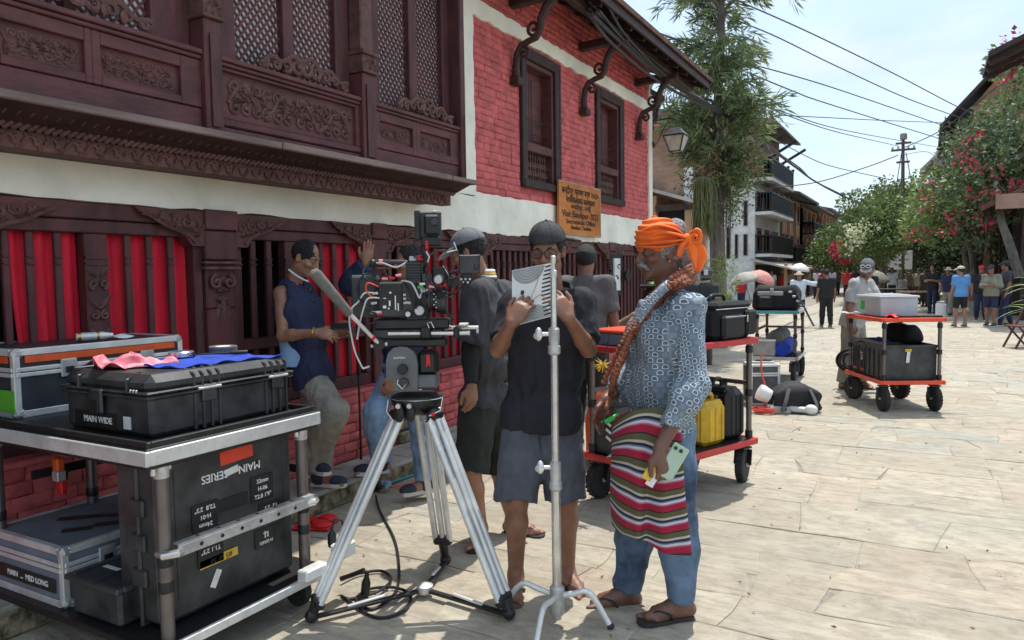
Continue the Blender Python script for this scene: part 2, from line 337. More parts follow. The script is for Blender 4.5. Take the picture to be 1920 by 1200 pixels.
# ================================================================== GROUND
rnd = random.Random(11)
def stone_mat():
 M_ = bpy.data.materials.new('flagstone'); M_.use_nodes = True; n = M_.node_tree.nodes; l = M_.node_tree.links; p = n['Principled BSDF']
 p.inputs['Roughness'].default_value = .75; p.inputs['Specular IOR Level'].default_value = .35
 geo = n.new('ShaderNodeNewGeometry'); oi = n.new('ShaderNodeAttribute'); oi.attribute_name = 'tint'
 def noise(scale, st, det=6, ro=.6):
  mp_ = n.new('ShaderNodeMapping'); mp_.inputs['Scale'].default_value = st; mp_.inputs['Rotation'].default_value = (0, 0, .06); l.new(geo.outputs['Position'], mp_.inputs['Vector'])
  z = n.new('ShaderNodeTexNoise'); z.inputs['Scale'].default_value = scale; z.inputs['Detail'].default_value = det; z.inputs['Roughness'].default_value = ro; l.new(mp_.outputs['Vector'], z.inputs['Vector']); return z.outputs['Fac']
 def ramp(x, a, b, lo=0., hi=1.):
  r = n.new('ShaderNodeMapRange'); r.inputs['From Min'].default_value = a; r.inputs['From Max'].default_value = b; r.inputs['To Min'].default_value = lo; r.inputs['To Max'].default_value = hi; l.new(x, r.inputs['Value']); return r.outputs['Result']
 def mix(f, a, b, bt='MIX'):
  m_ = n.new('ShaderNodeMix'); m_.data_type = 'RGBA'; m_.blend_type = bt
  l.new(f, m_.inputs['Factor']) if not isinstance(f, float) else setattr(m_.inputs['Factor'], 'default_value', f)
  for s_, x in (('A', a), ('B', b)):
   if isinstance(x, tuple): m_.inputs[s_].default_value = (*x, 1)
   else: l.new(x, m_.inputs[s_])
  return m_.outputs['Result']
 big = noise(.9, (1, 1.2, 1), 4); blot = noise(2.6, (1, 1.5, 1), 8, .65); mid = noise(8.5, (.8, 1.7, 1), 8, .7); fine = noise(55, (.6, 1.2, 1), 8, .75); dark = noise(4.2, (.55, 4.2, 1), 9, .72); stain = noise(3.7, (1, 1, 1), 9, .75)
 c = mix(ramp(big, .35, .65), (.40, .38, .33), (.44, .39, .315))
 c = mix(ramp(blot, .46, .60, 0, .9), c, (.48, .445, .37))
 c = mix(1.0, c, oi.outputs['Color'], 'MULTIPLY')
 c = mix(ramp(mid, .42, .66, .0, .75), c, (.27, .23, .17))
 c = mix(ramp(dark, .58, .68, 0, .60), c, (.21, .17, .125))
 c = mix(ramp(stain, .55, .68, 0, .6), c, (.20, .185, .16))
 c = mix(ramp(fine, .58, .74, 0, .40), c, (.15, .125, .095))
 vo = n.new('ShaderNodeTexVoronoi'); vo.feature = 'DISTANCE_TO_EDGE'; vo.inputs['Scale'].default_value = 1.5; wv2 = n.new('ShaderNodeVectorMath'); wv2.operation = 'ADD'; nzc = n.new('ShaderNodeTexNoise'); nzc.inputs['Scale'].default_value = 3.0; nzc.inputs['Detail'].default_value = 6; l.new(geo.outputs['Position'], nzc.inputs['Vector']); l.new(geo.outputs['Position'], wv2.inputs[0]); l.new(nzc.outputs['Color'], wv2.inputs[1]); l.new(wv2.outputs[0], vo.inputs['Vector'])
 ck_ = n.new('ShaderNodeMath'); ck_.operation = 'MULTIPLY'; l.new(ramp(vo.outputs['Distance'], .0, .008, .6, 0), ck_.inputs[0]); l.new(ramp(big, .52, .62), ck_.inputs[1]); c = mix(ck_.outputs[0], c, (.13, .105, .08))
 l.new(c, p.inputs['Base Color'])
 b1 = n.new('ShaderNodeBump'); b1.inputs['Strength'].default_value = .8; b1.inputs['Distance'].default_value = .02; l.new(dark, b1.inputs['Height'])
 b2 = n.new('ShaderNodeBump'); b2.inputs['Strength'].default_value = .6; b2.inputs['Distance'].default_value = .012; l.new(mid, b2.inputs['Height']); l.new(b1.outputs['Normal'], b2.inputs['Normal'])
 l.new(b2.outputs['Normal'], p.inputs['Normal'])
 return M_
M['flag'] = stone_mat()
street = obj('street', MB().add([(-400, -200, -.009), (400, -200, -.009), (400, 600, -.009), (-400, 600, -.009)], [(0, 1, 2, 3)]), M['mortar'], smooth=0, kind='structure')
def tint_pick():
 k = rnd.random(); b = rnd.uniform(.88, 1.08)
 c = (1.03, 1.0, .94) if k < .5 else (.90, .94, .94) if k < .72 else (1.05, .97, .90) if k < .86 else (1.08, 1.06, 1.0)
 return tuple(x * b for x in c)
def yb(row, x): return row[0] + row[1] * math.sin(x * row[2] + row[3]) + .010 * math.sin(x * 9.1 + row[3] * 3) + .006 * math.sin(x * 23 + row[3] * 7) + row[4] * x
def slab_ring(r0, r1, ja, jb):
 """polygon between two wavy course lines and two slanted joints"""
 g = .0016; xa = lambda t: ja[0] + ja[1] * (t - .5) + .008 * math.sin(t * 5 + ja[0] * 9); xb = lambda t: jb[0] + jb[1] * (t - .5) + .008 * math.sin(t * 5 + jb[0] * 9); pts = []; k = 3 if xb(0) - xa(0) > .45 else 2
 for i in range(k): t = i / k; x = xa(0) + g + (xb(0) - xa(0) - 2 * g) * t; pts.append((x, yb(r0, x) + g))
 for t in (0, .5): x = xb(t) - g; y_ = yb(r0, x) + g + (yb(r1, x) - yb(r0, x) - 2 * g) * t; pts.append((x, y_))
 for i in range(k): t = i / k; x = xb(1) - g - (xb(1) - xa(1) - 2 * g) * t; pts.append((x, yb(r1, x) - g))
 for t in (1, .5): x = xa(t) + g; y_ = yb(r0, x) + g + (yb(r1, x) - yb(r0, x) - 2 * g) * t; pts.append((x, y_))
 if rnd.random() < .12: del pts[rnd.randrange(len(pts))]     # a broken corner
 return pts
def slab_mesh(mb, pts, z, tilt, tint, cx=0, cy=0):
 n = len(pts); P = np.array(pts); c = P.mean(0); V = []
 for ins, dz in ((.012, 0.0), (0.0, -.003), (-.001, -.035)):
  for p in P:
   q = p + (c - p) / np.linalg.norm(c - p) * ins
   V.append((q[0] - cx, q[1] - cy, z + dz + (tilt[0] * (p[0] - c[0]) + tilt[1] * (p[1] - c[1]) if dz > -.03 else 0)))
 mb.add(V, [tuple(range(n))] + [(i, i + n, (i + 1) % n + n, (i + 1) % n) for i in range(n)] + [(i + n, i + 2 * n, (i + 1) % n + 2 * n, (i + 1) % n + n) for i in range(n)], tint)
slabs = []; y = 1.0; rows = []
while y < 46:
 rows.append((y, rnd.uniform(.0, .028), rnd.uniform(.7, 1.6), rnd.uniform(0, 6), rnd.uniform(-.012, .012))); y += rnd.uniform(.27, .68) if y < 24 else rnd.uniform(.5, .8)
for r0, r1 in zip(rows, rows[1:]):
 y = r0[0]; hgt = r1[0] - y; x = -3.46 if y < 13 else -4.4; xmax = min(2.8, .9 + y * .26) if y > 3 else 2.2; ja = (x, 0.0); mid = (r0[0] + hgt * rnd.uniform(.4, .6), .015, 1.1, rnd.uniform(0, 6), (r0[4] + r1[4]) / 2)
 while x < xmax:
  w = rnd.choice((rnd.uniform(.25, .6), rnd.uniform(.5, 1.15))) if y < 24 else rnd.uniform(.7, 1.6); x += w; jb = (x, rnd.uniform(-.13, .13) if rnd.random() < .6 else rnd.uniform(-.03, .03)); d = math.hypot(x - w / 2, y + hgt / 2)
  for q0, q1 in (((r0, mid), (mid, r1)) if hgt > .5 and rnd.random() < .4 else ((r0, r1),)): slabs.append(((q1[0] - q0[0]) * w / max(d, 1) ** 3, q0, q1, ja, jb))
  ja = jb
slabs.sort(key=lambda q: -q[0])
rest = MB()
for i, (a, q0, q1, ja, jb) in enumerate(slabs):
 pts = slab_ring(q0, q1, ja, jb); z = rnd.uniform(-.004, .0); tl = (rnd.uniform(-.004, .004), rnd.uniform(-.004, .004)); tn = tint_pick()
 if i < 300:
  mb = MB(); cx, cy = (ja[0] + jb[0]) / 2, (q0[0] + q1[0]) / 2; slab_mesh(mb, pts, z, tl, tn, cx, cy); obj('paving_slab', mb, M['flag'], street, (cx, cy, .0), smooth=0)
 else: slab_mesh(rest, pts, z, tl, tn)
obj('paving_slabs_beyond', rest, M['flag'], street, smooth=0, kind='stuff')
far = MB().add([(-30, 45, -.004), (30, 45, -.004), (30, 300, -.004), (-30, 300, -.004)], [(0, 1, 2, 3)], (.95, .95, .92)); obj('far_paving', far, M['flag'], street, smooth=0)
# raised walk along the house
walk = obj('sidewalk', MB().box((-3.67, 5.2, .045), (.36, 13.6, .09)), M['mortar'], smooth=0, kind='structure')
y = -1.5
while y < 11.9:
 w = rnd.uniform(.55, .95); mb = MB()
 mb.box((0, 0, 0), (.20 + rnd.uniform(0, .03), w - .012, .13), .012, rotz(rnd.uniform(-.015, .015)))
 for k, v in enumerate(mb.v): mb.v[k] = (v[0] + rnd.uniform(-.006, .006), v[1], v[2] + rnd.uniform(-.005, .005))
 obj('kerb_stone', mb, M['moss'], walk, (-3.54, y + w / 2, .062))
 for xx, ww in ((-3.745, .19),):
  obj('walk_slab', MB().box((0, 0, 0), (ww + .02, w * .97, .05), .006), M['kerb_stone'], walk, (xx, y + w / 2 + rnd.uniform(-.03, .03), .11 + rnd.uniform(-.003, .003)))
 y += w
y = -1.5
while y < 11.9:        # thin stone lip lying over the mossy kerb
 w = rnd.uniform(.6, 1.1); obj('kerb_lip', MB().box((0, 0, 0), (.235 + rnd.uniform(0, .025), w - .01, .03), .006), M['kerb_stone'], walk, (-3.553, y + w / 2, .133 + rnd.uniform(-.003, .003))); y += w
# ================================================================== CARVED HOUSE
house = thing('carved_house', 'red brick house with carved dark wooden balcony and white plaster bands', 'house', (-3.95, 5, 0))
HO = np.array([-3.95, 5, 0.0])
def hp(name, mat_, mb, parent=None, smooth=35, kind=None):
 """part of the house built in world coordinates"""
 mb.v = [(a - HO[0], b - HO[1], c - HO[2]) for a, b, c in mb.v]
 return obj(name, mb, mat_, parent or house, smooth=smooth, kind=kind)
def slab(x0, x1, y0, y1, z0, z1, b=0.0): return MB().box(((x0 + x1) / 2, (y0 + y1) / 2, (z0 + z1) / 2), (x1 - x0, y1 - y0, z1 - z0), b)
def addb(mb, x0, x1, y0, y1, z0, z1, b=0.0): return mb.box(((x0 + x1) / 2, (y0 + y1) / 2, (z0 + z1) / 2), (x1 - x0, y1 - y0, z1 - z0), b)
XW = -3.95
# shell
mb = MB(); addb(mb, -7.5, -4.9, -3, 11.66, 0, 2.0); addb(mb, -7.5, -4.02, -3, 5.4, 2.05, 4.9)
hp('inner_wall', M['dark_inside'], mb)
WINS = [(7.28, 8.27), (9.40, 10.42)]; WZ0, WZ1 = 2.52, 4.06
mb = MB(); ys = [5.4] + [v for w in WINS for v in w] + [11.68]
for a, b in zip(ys[0::2], ys[1::2]): addb(mb, -7.4, -3.962, a, b, 2.02, 4.85)
for a, b in WINS: addb(mb, -7.4, -3.962, a, b, 2.02, WZ0); addb(mb, -7.4, -3.962, a, b, WZ1, 4.85); addb(mb, -7.4, -4.25, a, b, WZ0, WZ1)
addb(mb, -7.4, -4.3, 11.2, 11.69, 0.0, 2.02)
hp('brick_backing', M['red_mortar'], mb, smooth=0)
# plaster: lower band with an uneven lower edge, pilaster, corner strip, upper band
def plaster_strip(y0, y1, zlo, zhi, xf=-3.935, n=60, seed=0, wob=.012):
 r_ = random.Random(seed); mb = MB(); V = []
 for i in range(n + 1):
  yy = y0 + (y1 - y0) * i / n; a = zlo + r_.uniform(-wob, wob); b = zhi + r_.uniform(-wob * .6, wob * .6); xx = xf + r_.uniform(-.004, .004)
  V += [(-4.0, yy, a), (xx, yy, a + .004), (xx, yy, b - .004), (-4.0, yy, b)]
 Fs = [(i * 4 + k, i * 4 + 4 + k, i * 4 + 5 + k, i * 4 + 1 + k) for i in range(n) for k in range(3)] + [(0, 1, 2, 3), tuple(n * 4 + k for k in (3, 2, 1, 0))]
 return mb.add(V, Fs)
hp('plaster_band', M['plaster'], plaster_strip(-3, 6.28, 1.965, 2.33, seed=1), smooth=50)
hp('plaster_band', M['plaster'], plaster_strip(6.28, 11.72, 1.96, 2.37, seed=2), smooth=50)
hp('plaster_band', M['plaster'], plaster_strip(6.28, 11.55, 4.10, 4.27, seed=3, wob=.016), smooth=50)
mb = MB(); r_ = random.Random(5); V = []
for i in range(31):
 zz = 2.33 + i * .085; ed = 6.30 + r_.uniform(-.012, .012); V += [(-4.0, ed, zz), (-3.928, ed - .006, zz), (-3.928, 5.3, zz)]
mb.add(V, [(i * 3 + k, i * 3 + 3 + k, i * 3 + 4 + k, i * 3 + 1 + k) for i in range(30) for k in range(2)]); hp('plaster_pilaster', M['plaster'], mb)
mb = MB(); V = []
for i in range(31):
 zz = 2.0 + i * .086; ed = 11.56 + r_.uniform(-.012, .012); V += [(-4.0, ed, zz), (-3.93, ed + .006, zz), (-3.93, 11.72, zz), (-4.4, 11.72, zz)]
mb.add(V, [(i * 4 + k, i * 4 + 4 + k, i * 4 + 5 + k, i * 4 + 1 + k) for i in range(30) for k in range(3)]); hp('plaster_corner', M['plaster'], mb)
# bricks, one by one
bricks = []
def course(z0, z1, ya, yb, bl, gaps=(), xf=-3.95, off=0):
 nrow = 0; z = z0; bh = (z1 - z0) / round((z1 - z0) / .071)
 while z < z1 - .01:
  yy = ya - rnd.uniform(0, bl)
  while yy < yb:
   w = bl * rnd.choice((1, 1, .95, .52, .55)) * rnd.uniform(.93, 1.05); a, b = max(yy, ya), min(yy + w, yb); segs = [(a, b)]
   for g0, g1, gz0, gz1 in gaps:
    if z + bh / 2 > gz0 and z + bh / 2 < gz1:
     s2 = []
     for p, q in segs:
      if q <= g0 or p >= g1: s2.append((p, q)); continue
      if p < g0 - .02: s2.append((p, g0))
      if q > g1 + .02: s2.append((g1, q))
     segs = s2
   for p, q in segs:
    if q - p > .03: bricks.append((p, q, z, z + bh, xf))
   yy += w
  z += bh; nrow += 1
course(2.375, 4.10, 6.30, 11.56, .225, [(a - .02, b + .02, WZ0 - .04, WZ1 + .04) for a, b in WINS])
course(4.27, 4.83, 6.30, 11.68, .225)
course(.125, .635, -1.0, 4.86, .26, xf=-3.85); course(.125, .635, 5.5, 11.6, .26, xf=-3.85)
def bscore(b):
 yc = (b[0] + b[1]) / 2; p = np.array([b[4], yc, (b[2] + b[3]) / 2]) - CAM; dep = p @ FW; px = 960 + F * (p @ RT) / dep; py = 600 - F * (p @ UP) / dep
 vis = 1.0 if (0 < px < 1920 and 0 < py < 1200 and dep > 0) else 0.0
 if b[4] > -3.9: vis *= 1.0 if (1.75 < yc < 2.9 or 3.95 < yc < 4.86 or 5.5 < yc < 6.5) else .1
 return -vis * (b[1] - b[0]) * (b[3] - b[2]) / max(dep, .5) ** 3
bricks.sort(key=bscore); rest = MB()
def brick_shape(mb, b, o):
 y0, y1, z0, z1, xf = b; g = .0022; t = .03 if xf < -3.9 else .06; j = lambda: rnd.uniform(-.0045, .0045); xo = xf + rnd.uniform(-.006, .004)
 V = []
 for xx, ins in ((xf - t, 0), (xo - .007, 0), (xo, .010)):
  for yy, zz in ((y0 + g + ins, z0 + g + ins), (y1 - g - ins, z0 + g + ins), (y1 - g - ins, z1 - g - ins), (y0 + g + ins, z1 - g - ins)):
   V.append((xx + (j() if ins else 0) - o[0], yy + j() - o[1], zz + j() - o[2]))
 mb.add(V, [(i, (i + 1) % 4, 4 + (i + 1) % 4, 4 + i) for i in range(4)] + [(4 + i, 4 + (i + 1) % 4, 8 + (i + 1) % 4, 8 + i) for i in range(4)] + [(8, 9, 10, 11)])
for i, b in enumerate(bricks):
 if i < 300:
  mb = MB(); o = np.array([b[4], (b[0] + b[1]) / 2, (b[2] + b[3]) / 2]); brick_shape(mb, b, o); obj('brick', mb, M['red_paint'], house, o - HO, smooth=60)
 else: brick_shape(rest, b, HO)
obj('brick_courses', rest, M['red_paint'], house, smooth=60, kind='stuff')
mb = MB(); addb(mb, -4.2, -3.868, -3, 4.86, .0, .63); addb(mb, -4.2, -3.868, 5.5, 11.6, .0, .63); hp('plinth_core', M['red_mortar'], mb, smooth=0)
# plinth capping
for a, b in ((-3, 4.86), (5.5, 11.6)):
 yy = a
 while yy < b: w = min(rnd.uniform(.5, 1.0), b - yy); mb = MB(); addb(mb, -4.15, -3.835 + rnd.uniform(-.008, .008), yy, yy + w - .004, .632, .665 + rnd.uniform(-.004, .004), .008); hp('cap_stone', M['red_paint'], mb); yy += w
# dark mossy doorstep between the plinths
dstep = hp('door_step', M['moss'], slab(-4.3, -3.9, 4.86, 5.5, .0, .3))
for zz, nn in ((.13, 2), (.24, 3), (.35, 2)):
 for k in range(nn):
  w = .62 / nn; mb = MB(); addb(mb, -4.0, -3.80 - (zz - .13) * .3 + rnd.uniform(-.01, .01), 4.87 + k * w, 4.87 + (k + 1) * w - .012, zz, zz + .1, .015); o_ = hp('step_stone', M['moss'], mb, dstep)
# ---------------------------------------------------------------- carving helpers
def spiral(c, r0, turns, a0, sgn, n=18):
 return [(c[0] + (r0 * (1 - .82 * t)) * math.cos(a0 + sgn * turns * 2 * math.pi * t), c[1] + (r0 * (1 - .82 * t)) * math.sin(a0 + sgn * turns * 2 * math.pi * t)) for t in np.linspace(0, 1, n)]
def relief(mb, pts2, r, o, u, v, n_, seg=6, sink=.35):
 P = [np.asarray(o) + np.asarray(u) * a + np.asarray(v) * b + np.asarray(n_) * ((r if np.isscalar(r) else max(r)) * (1 - 2 * sink)) for a, b in pts2]
 mb.tube(P, r, seg)
def leaf3(mb, c, ang, ln, wd, o, u, v, n_, th=.012):
 o, u, v, n_ = map(np.asarray, (o, u, v, n_)); d = u * math.cos(ang) + v * math.sin(ang); s = -u * math.sin(ang) + v * math.cos(ang); b = o + u * c[0] + v * c[1]
 prof = [(0, .1), (.25, .8), (.5, 1), (.75, .7), (1, .05)]; V = []
 for t, w in prof: V += [b + d * ln * t + s * wd * w, b + d * ln * t + n_ * th * (1 - .4 * t), b + d * ln * t - s * wd * w]
 mb.add(V, [(i * 3 + k, i * 3 + 3 + k, i * 3 + 4 + k, i * 3 + 1 + k) for i in range(4) for k in range(2)])
def carve_panel(w, h, seed, o, u, v, n_, dense=1.0):
 """mirrored acanthus scrolls round a central flower, all in relief"""
 r_ = random.Random(seed); mb = MB(); k = h * .5
 main = lambda s: [(s * (w * .02 + (w * .47) * t), h * .34 * math.sin(t * math.pi * 2.1 * max(1, w / h / 3.2) + .5)) for t in np.linspace(0, 1, 34)]
 for s in (-1, 1):
  relief(mb, main(s), h * .055, o, u, v, n_); x = h * .22; i = 0
  while x < w * .47:
   for sg in (1, -1):
    relief(mb, spiral((s * x, sg * h * .26), h * r_.uniform(.16, .21), 1.25, -sg * math.pi / 2 + r_.uniform(-.5, .5), s * sg), [h * .045] * 10 + [h * .06] * 8, o, u, v, n_)
    for q in range(3): leaf3(mb, (s * (x + r_.uniform(-.2, .2) * h), sg * h * r_.uniform(.05, .3)), r_.uniform(0, 6.28), h * r_.uniform(.18, .28), h * .065, o, u, v, n_, h * .10)
   x += h * .36; i += 1
  for q in range(4): leaf3(mb, (s * w * .45, r_.uniform(-.3, .3) * h), math.pi * .5 * r_.choice((-1, 1)) + r_.uniform(-.5, .5), h * .26, h * .06, o, u, v, n_, h * .08)
 for q in range(6): leaf3(mb, (0, 0), q * math.pi / 3, h * .17, h * .06, o, u, v, n_, h * .1)
 mb.ell(np.asarray(o) + np.asarray(n_) * h * .04, h * .06, 8, 5)
 return mb
U_, V_, N_ = A3(0, 1, 0), A3(0, 0, 1), A3(1, 0, 0)
# ---------------------------------------------------------------- BALCONY
bal = hp('balcony', M['wood'], slab(-4.0, -3.60, -1.5, 5.46, 2.30, 2.80))
BY0, BY1 = -1.2, 5.44
hp('frieze_board', M['wood_carved'], slab(-3.72, -3.615, BY0, BY1 - .06, 2.145, 2.232, .004), bal)
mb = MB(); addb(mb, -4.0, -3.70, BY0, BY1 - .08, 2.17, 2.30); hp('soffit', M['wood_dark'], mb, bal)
# rope moulding
mb = MB()
yy = .9
while yy < BY1 - .05: mb.bar((-3.592, yy, 2.228), (-3.585, yy + .045, 2.262), .022, .024, bev=.008); yy += .036
hp('rope_moulding', M['wood_carved'], mb, bal)
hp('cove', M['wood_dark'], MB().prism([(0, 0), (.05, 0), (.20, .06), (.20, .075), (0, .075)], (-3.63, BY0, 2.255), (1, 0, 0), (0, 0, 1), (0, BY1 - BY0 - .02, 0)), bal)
mb = MB(); yy = .9
while yy < BY1 - .03: mb.ell((-3.50, yy, 2.305), (.055, .024, .018), 6, 4, roty(-.5)); yy += .058
hp('dentil_row', M['wood_carved'], mb, bal)
mb = MB(); yy = BY0
while yy < BY1 + .05:
 w = min(rnd.uniform(1.3, 2.2), BY1 + .05 - yy); addb(mb, -3.60, -3.405 + rnd.uniform(-.008, .008), yy, yy + w - .006, 2.318, 2.356 + rnd.uniform(-.006, .006), .006); yy += w
hp('ledge_board', M['wood_grey'], mb, bal)
# scroll motifs of the frieze, one mesh copied
mb = MB(); wv = [( -.05 + .1 * t, .022 * math.sin((t - .1) * 2 * math.pi)) for t in np.linspace(0, 1, 14)]
relief(mb, wv, .0085, (0, 0, 0), U_, V_, N_, 5, .2); relief(mb, spiral((.012, -.004), .022, 1.0, 1.6, -1, 12), .0075, (0, 0, 0), U_, V_, N_, 5, .2); leaf3(mb, (.02, -.02), -1.2, .03, .011, (0, 0, 0), U_, V_, N_, .014)
leaf3(mb, (-.03, .015), 2.0, .025, .010, (0, 0, 0), U_, V_, N_, .014)
me = mb.mesh('frieze_scroll'); me.materials.append(M['wood_carved']); yy = 1.55
while yy < BY1 - .1: obj('frieze_scroll', me, None, bal, (-3.612 - HO[0], yy - HO[1], 2.188)); yy += .098
# lower boards
mb = MB(); addb(mb, -3.66, -3.578, BY0, 2.84, 2.375, 2.50, .006); addb(mb, -3.66, -3.57, 2.95, 4.17, 2.375, 2.42, .004); addb(mb, -3.66, -3.562, 2.95, 4.17, 2.425, 2.47, .008); addb(mb, -3.66, -3.578, 4.32, 5.45, 2.372, 2.49, .006)
hp('lower_board', M['wood'], mb, bal)
# panel field and frames
def panel(y0, y1, z0, z1, fr, seed, zf0, zf1, yf0, yf1):
 """frame round a sunk, carved field"""
 mb = MB()
 addb(mb, -3.66, -3.572, yf0, y0, zf0, zf1, .004); addb(mb, -3.66, -3.572, y1, yf1, zf0, zf1, .004); addb(mb, -3.66, -3.573, y0, y1, z1, zf1, .004); addb(mb, -3.66, -3.573, y0, y1, zf0, z0, .004)
 hp('panel_frame', M['wood'], mb, bal); hp('panel_field', M['wood_carved'], slab(-3.66, -3.605, y0, y1, z0, z1), bal)
 c = carve_panel((y1 - y0) * .93, (z1 - z0) * .86, seed, (-3.603, (y0 + y1) / 2, (z0 + z1) / 2), U_, V_, N_, dense=max(1, (y1 - y0) / (z1 - z0) / 2.6)); hp('panel_carving', M['wood_carved'], c, bal, kind='stuff')
panel(1.30, 1.72, 2.545, 2.70, .05, 3, 2.503, 2.765, 1.0, 1.76); panel(1.80, 2.18, 2.545, 2.70, .05, 4, 2.503, 2.765, 1.76, 2.215); panel(2.26, 2.71, 2.545, 2.70, .05, 6, 2.503, 2.765, 2.215, 2.84)
panel(2.985, 4.13, 2.475, 2.745, .02, 9, 2.472, 2.765, 2.95, 4.17)
panel(4.40, 4.80, 2.555, 2.70, .04, 12, 2.493, 2.765, 4.32, 4.845); panel(4.895, 5.33, 2.555, 2.70, .04, 13, 2.493, 2.765, 4.845, 5.45)
mb = MB()
for z0, z1, xf in ((2.768, 2.79, -3.56), (2.793, 2.822, -3.548)):
 for a, b in ((BY0, 2.838), (2.962, 4.168), (4.322, 5.455)): addb(mb, -3.70, xf, a, b, z0, z1, .005)
hp('hand_rail', M['wood'], mb, bal)
for a, b in ((2.84, 2.96), (4.17, 4.32), (5.45, 5.52)):
 mb = MB(); c = (a + b) / 2; w = b - a
 addb(mb, -3.68, -3.535, a, b, 2.36, 3.00 if w > .1 else 4.6, .008); addb(mb, -3.53, -3.522, a + .03, b - .03, 2.40, 2.92, .003)
 hp('balcony_post', M['wood_v'], mb, bal)
 if w > .1:
  mb = MB(); addb(mb, -3.70, -3.515, a - .015, b + .015, 3.00, 3.02, .005); addb(mb, -3.69, -3.53, a, b, 3.02, 3.13, .005); addb(mb, -3.70, -3.515, a - .012, b + .012, 3.13, 3.16, .005)
  for q in range(5): leaf3(mb, (a + (q + .5) * w / 5 - c, 0), math.pi / 2 * (1 if q % 2 else -1), .05, .014, (-3.53, c, 3.075), U_, V_, N_, .02)
  addb(mb, -3.67, -3.55, a + .01, b - .01, 3.16, 4.6, .01); hp('post_capital', M['wood_carved'], mb, bal)
# window screens above the rail
mb = MB()
for a, b in ((BY0, 1.2), (1.62, 1.72), (2.14, 2.2), (2.60, 2.84), (2.96, 3.16), (3.545, 3.635), (4.03, 4.17), (4.32, 4.51), (4.885, 4.99), (5.35, 5.45)): addb(mb, -3.74, -3.655, a, b, 2.815, 4.5, .005)
hp('window_frame', M['wood_v'], mb, bal)
mb = MB()
for a, b in ((1.2, 1.62), (1.72, 2.14), (2.2, 2.6), (3.16, 3.545), (3.635, 4.03), (4.51, 4.885), (4.99, 5.35)): addb(mb, -3.78, -3.712, a, b, 2.80, 4.5)
hp('lit_room_board', M['white'], mb, bal)  # white boards close behind the lattice stand in for the lit room
def lattice(y0, y1, z0, z1, sp=.052, w=.0125):
 mb = MB()
 for s in (1, -1):
  k = -(z1 - z0)
  while k < (y1 - y0) + (z1 - z0):
   pts = []          # clip z = z0 + s*(y-y0-k)*1.25
   ya, yb = y0, y1; sl_ = 1.25
   f = (lambda yy: z0 + sl_ * (yy - y0 - k)) if s > 0 else (lambda yy: z0 + sl_ * (y0 + k - yy) )
   inv = (lambda zz: y0 + k + (zz - z0) / sl_) if s > 0 else (lambda zz: y0 + k - (zz - z0) / sl_)
   lo, hi = sorted((inv(z0), inv(z1))); ya, yb = max(ya, lo), min(yb, hi)
   if yb - ya > .012: mb.bar((-3.70 + s * .004, ya, f(ya)), (-3.70 + s * .004, yb, f(yb)), .008, w)
   k += sp
 return mb
for a, b in ((1.72, 2.14), (2.2, 2.6), (3.16, 3.545), (3.635, 4.03), (4.51, 4.885), (4.99, 5.35)): hp('lattice_screen', M['wood'], lattice(a, b, 2.815, 3.95), bal, smooth=0)
# pierced scroll crests on the rail
def crest(y0, y1):
 mb = MB(); w = y1 - y0; c = (y0 + y1) / 2; o = (-3.60, c, 2.83)
 env = lambda t: .035 + .12 * (1 - abs(t)) ** .8
 relief(mb, [(t * w * .5, .018 + env(t) * .75 + .018 * math.sin(t * 14)) for t in np.linspace(-1, 1, 40)], .017, o, U_, V_, N_, 7, .0)
 for t in np.linspace(-.9, .9, 9): relief(mb, spiral((t * w * .5, .012 + env(t) * .45), env(t) * .42, 1.3, rnd.uniform(0, 6), rnd.choice((-1, 1))), [.016] * 9 + [.011] * 9, o, U_, V_, N_, 6, .0)
 for s in (-1, 1): relief(mb, spiral((s * w * .48, .03), .03, 1.2, math.pi / 2, s), .012, o, U_, V_, N_, 6, 0)
 hp('rail_crest', M['wood_carved'], mb, bal)
crest(3.28, 4.06); crest(4.62, 5.38); crest(1.75, 2.55)
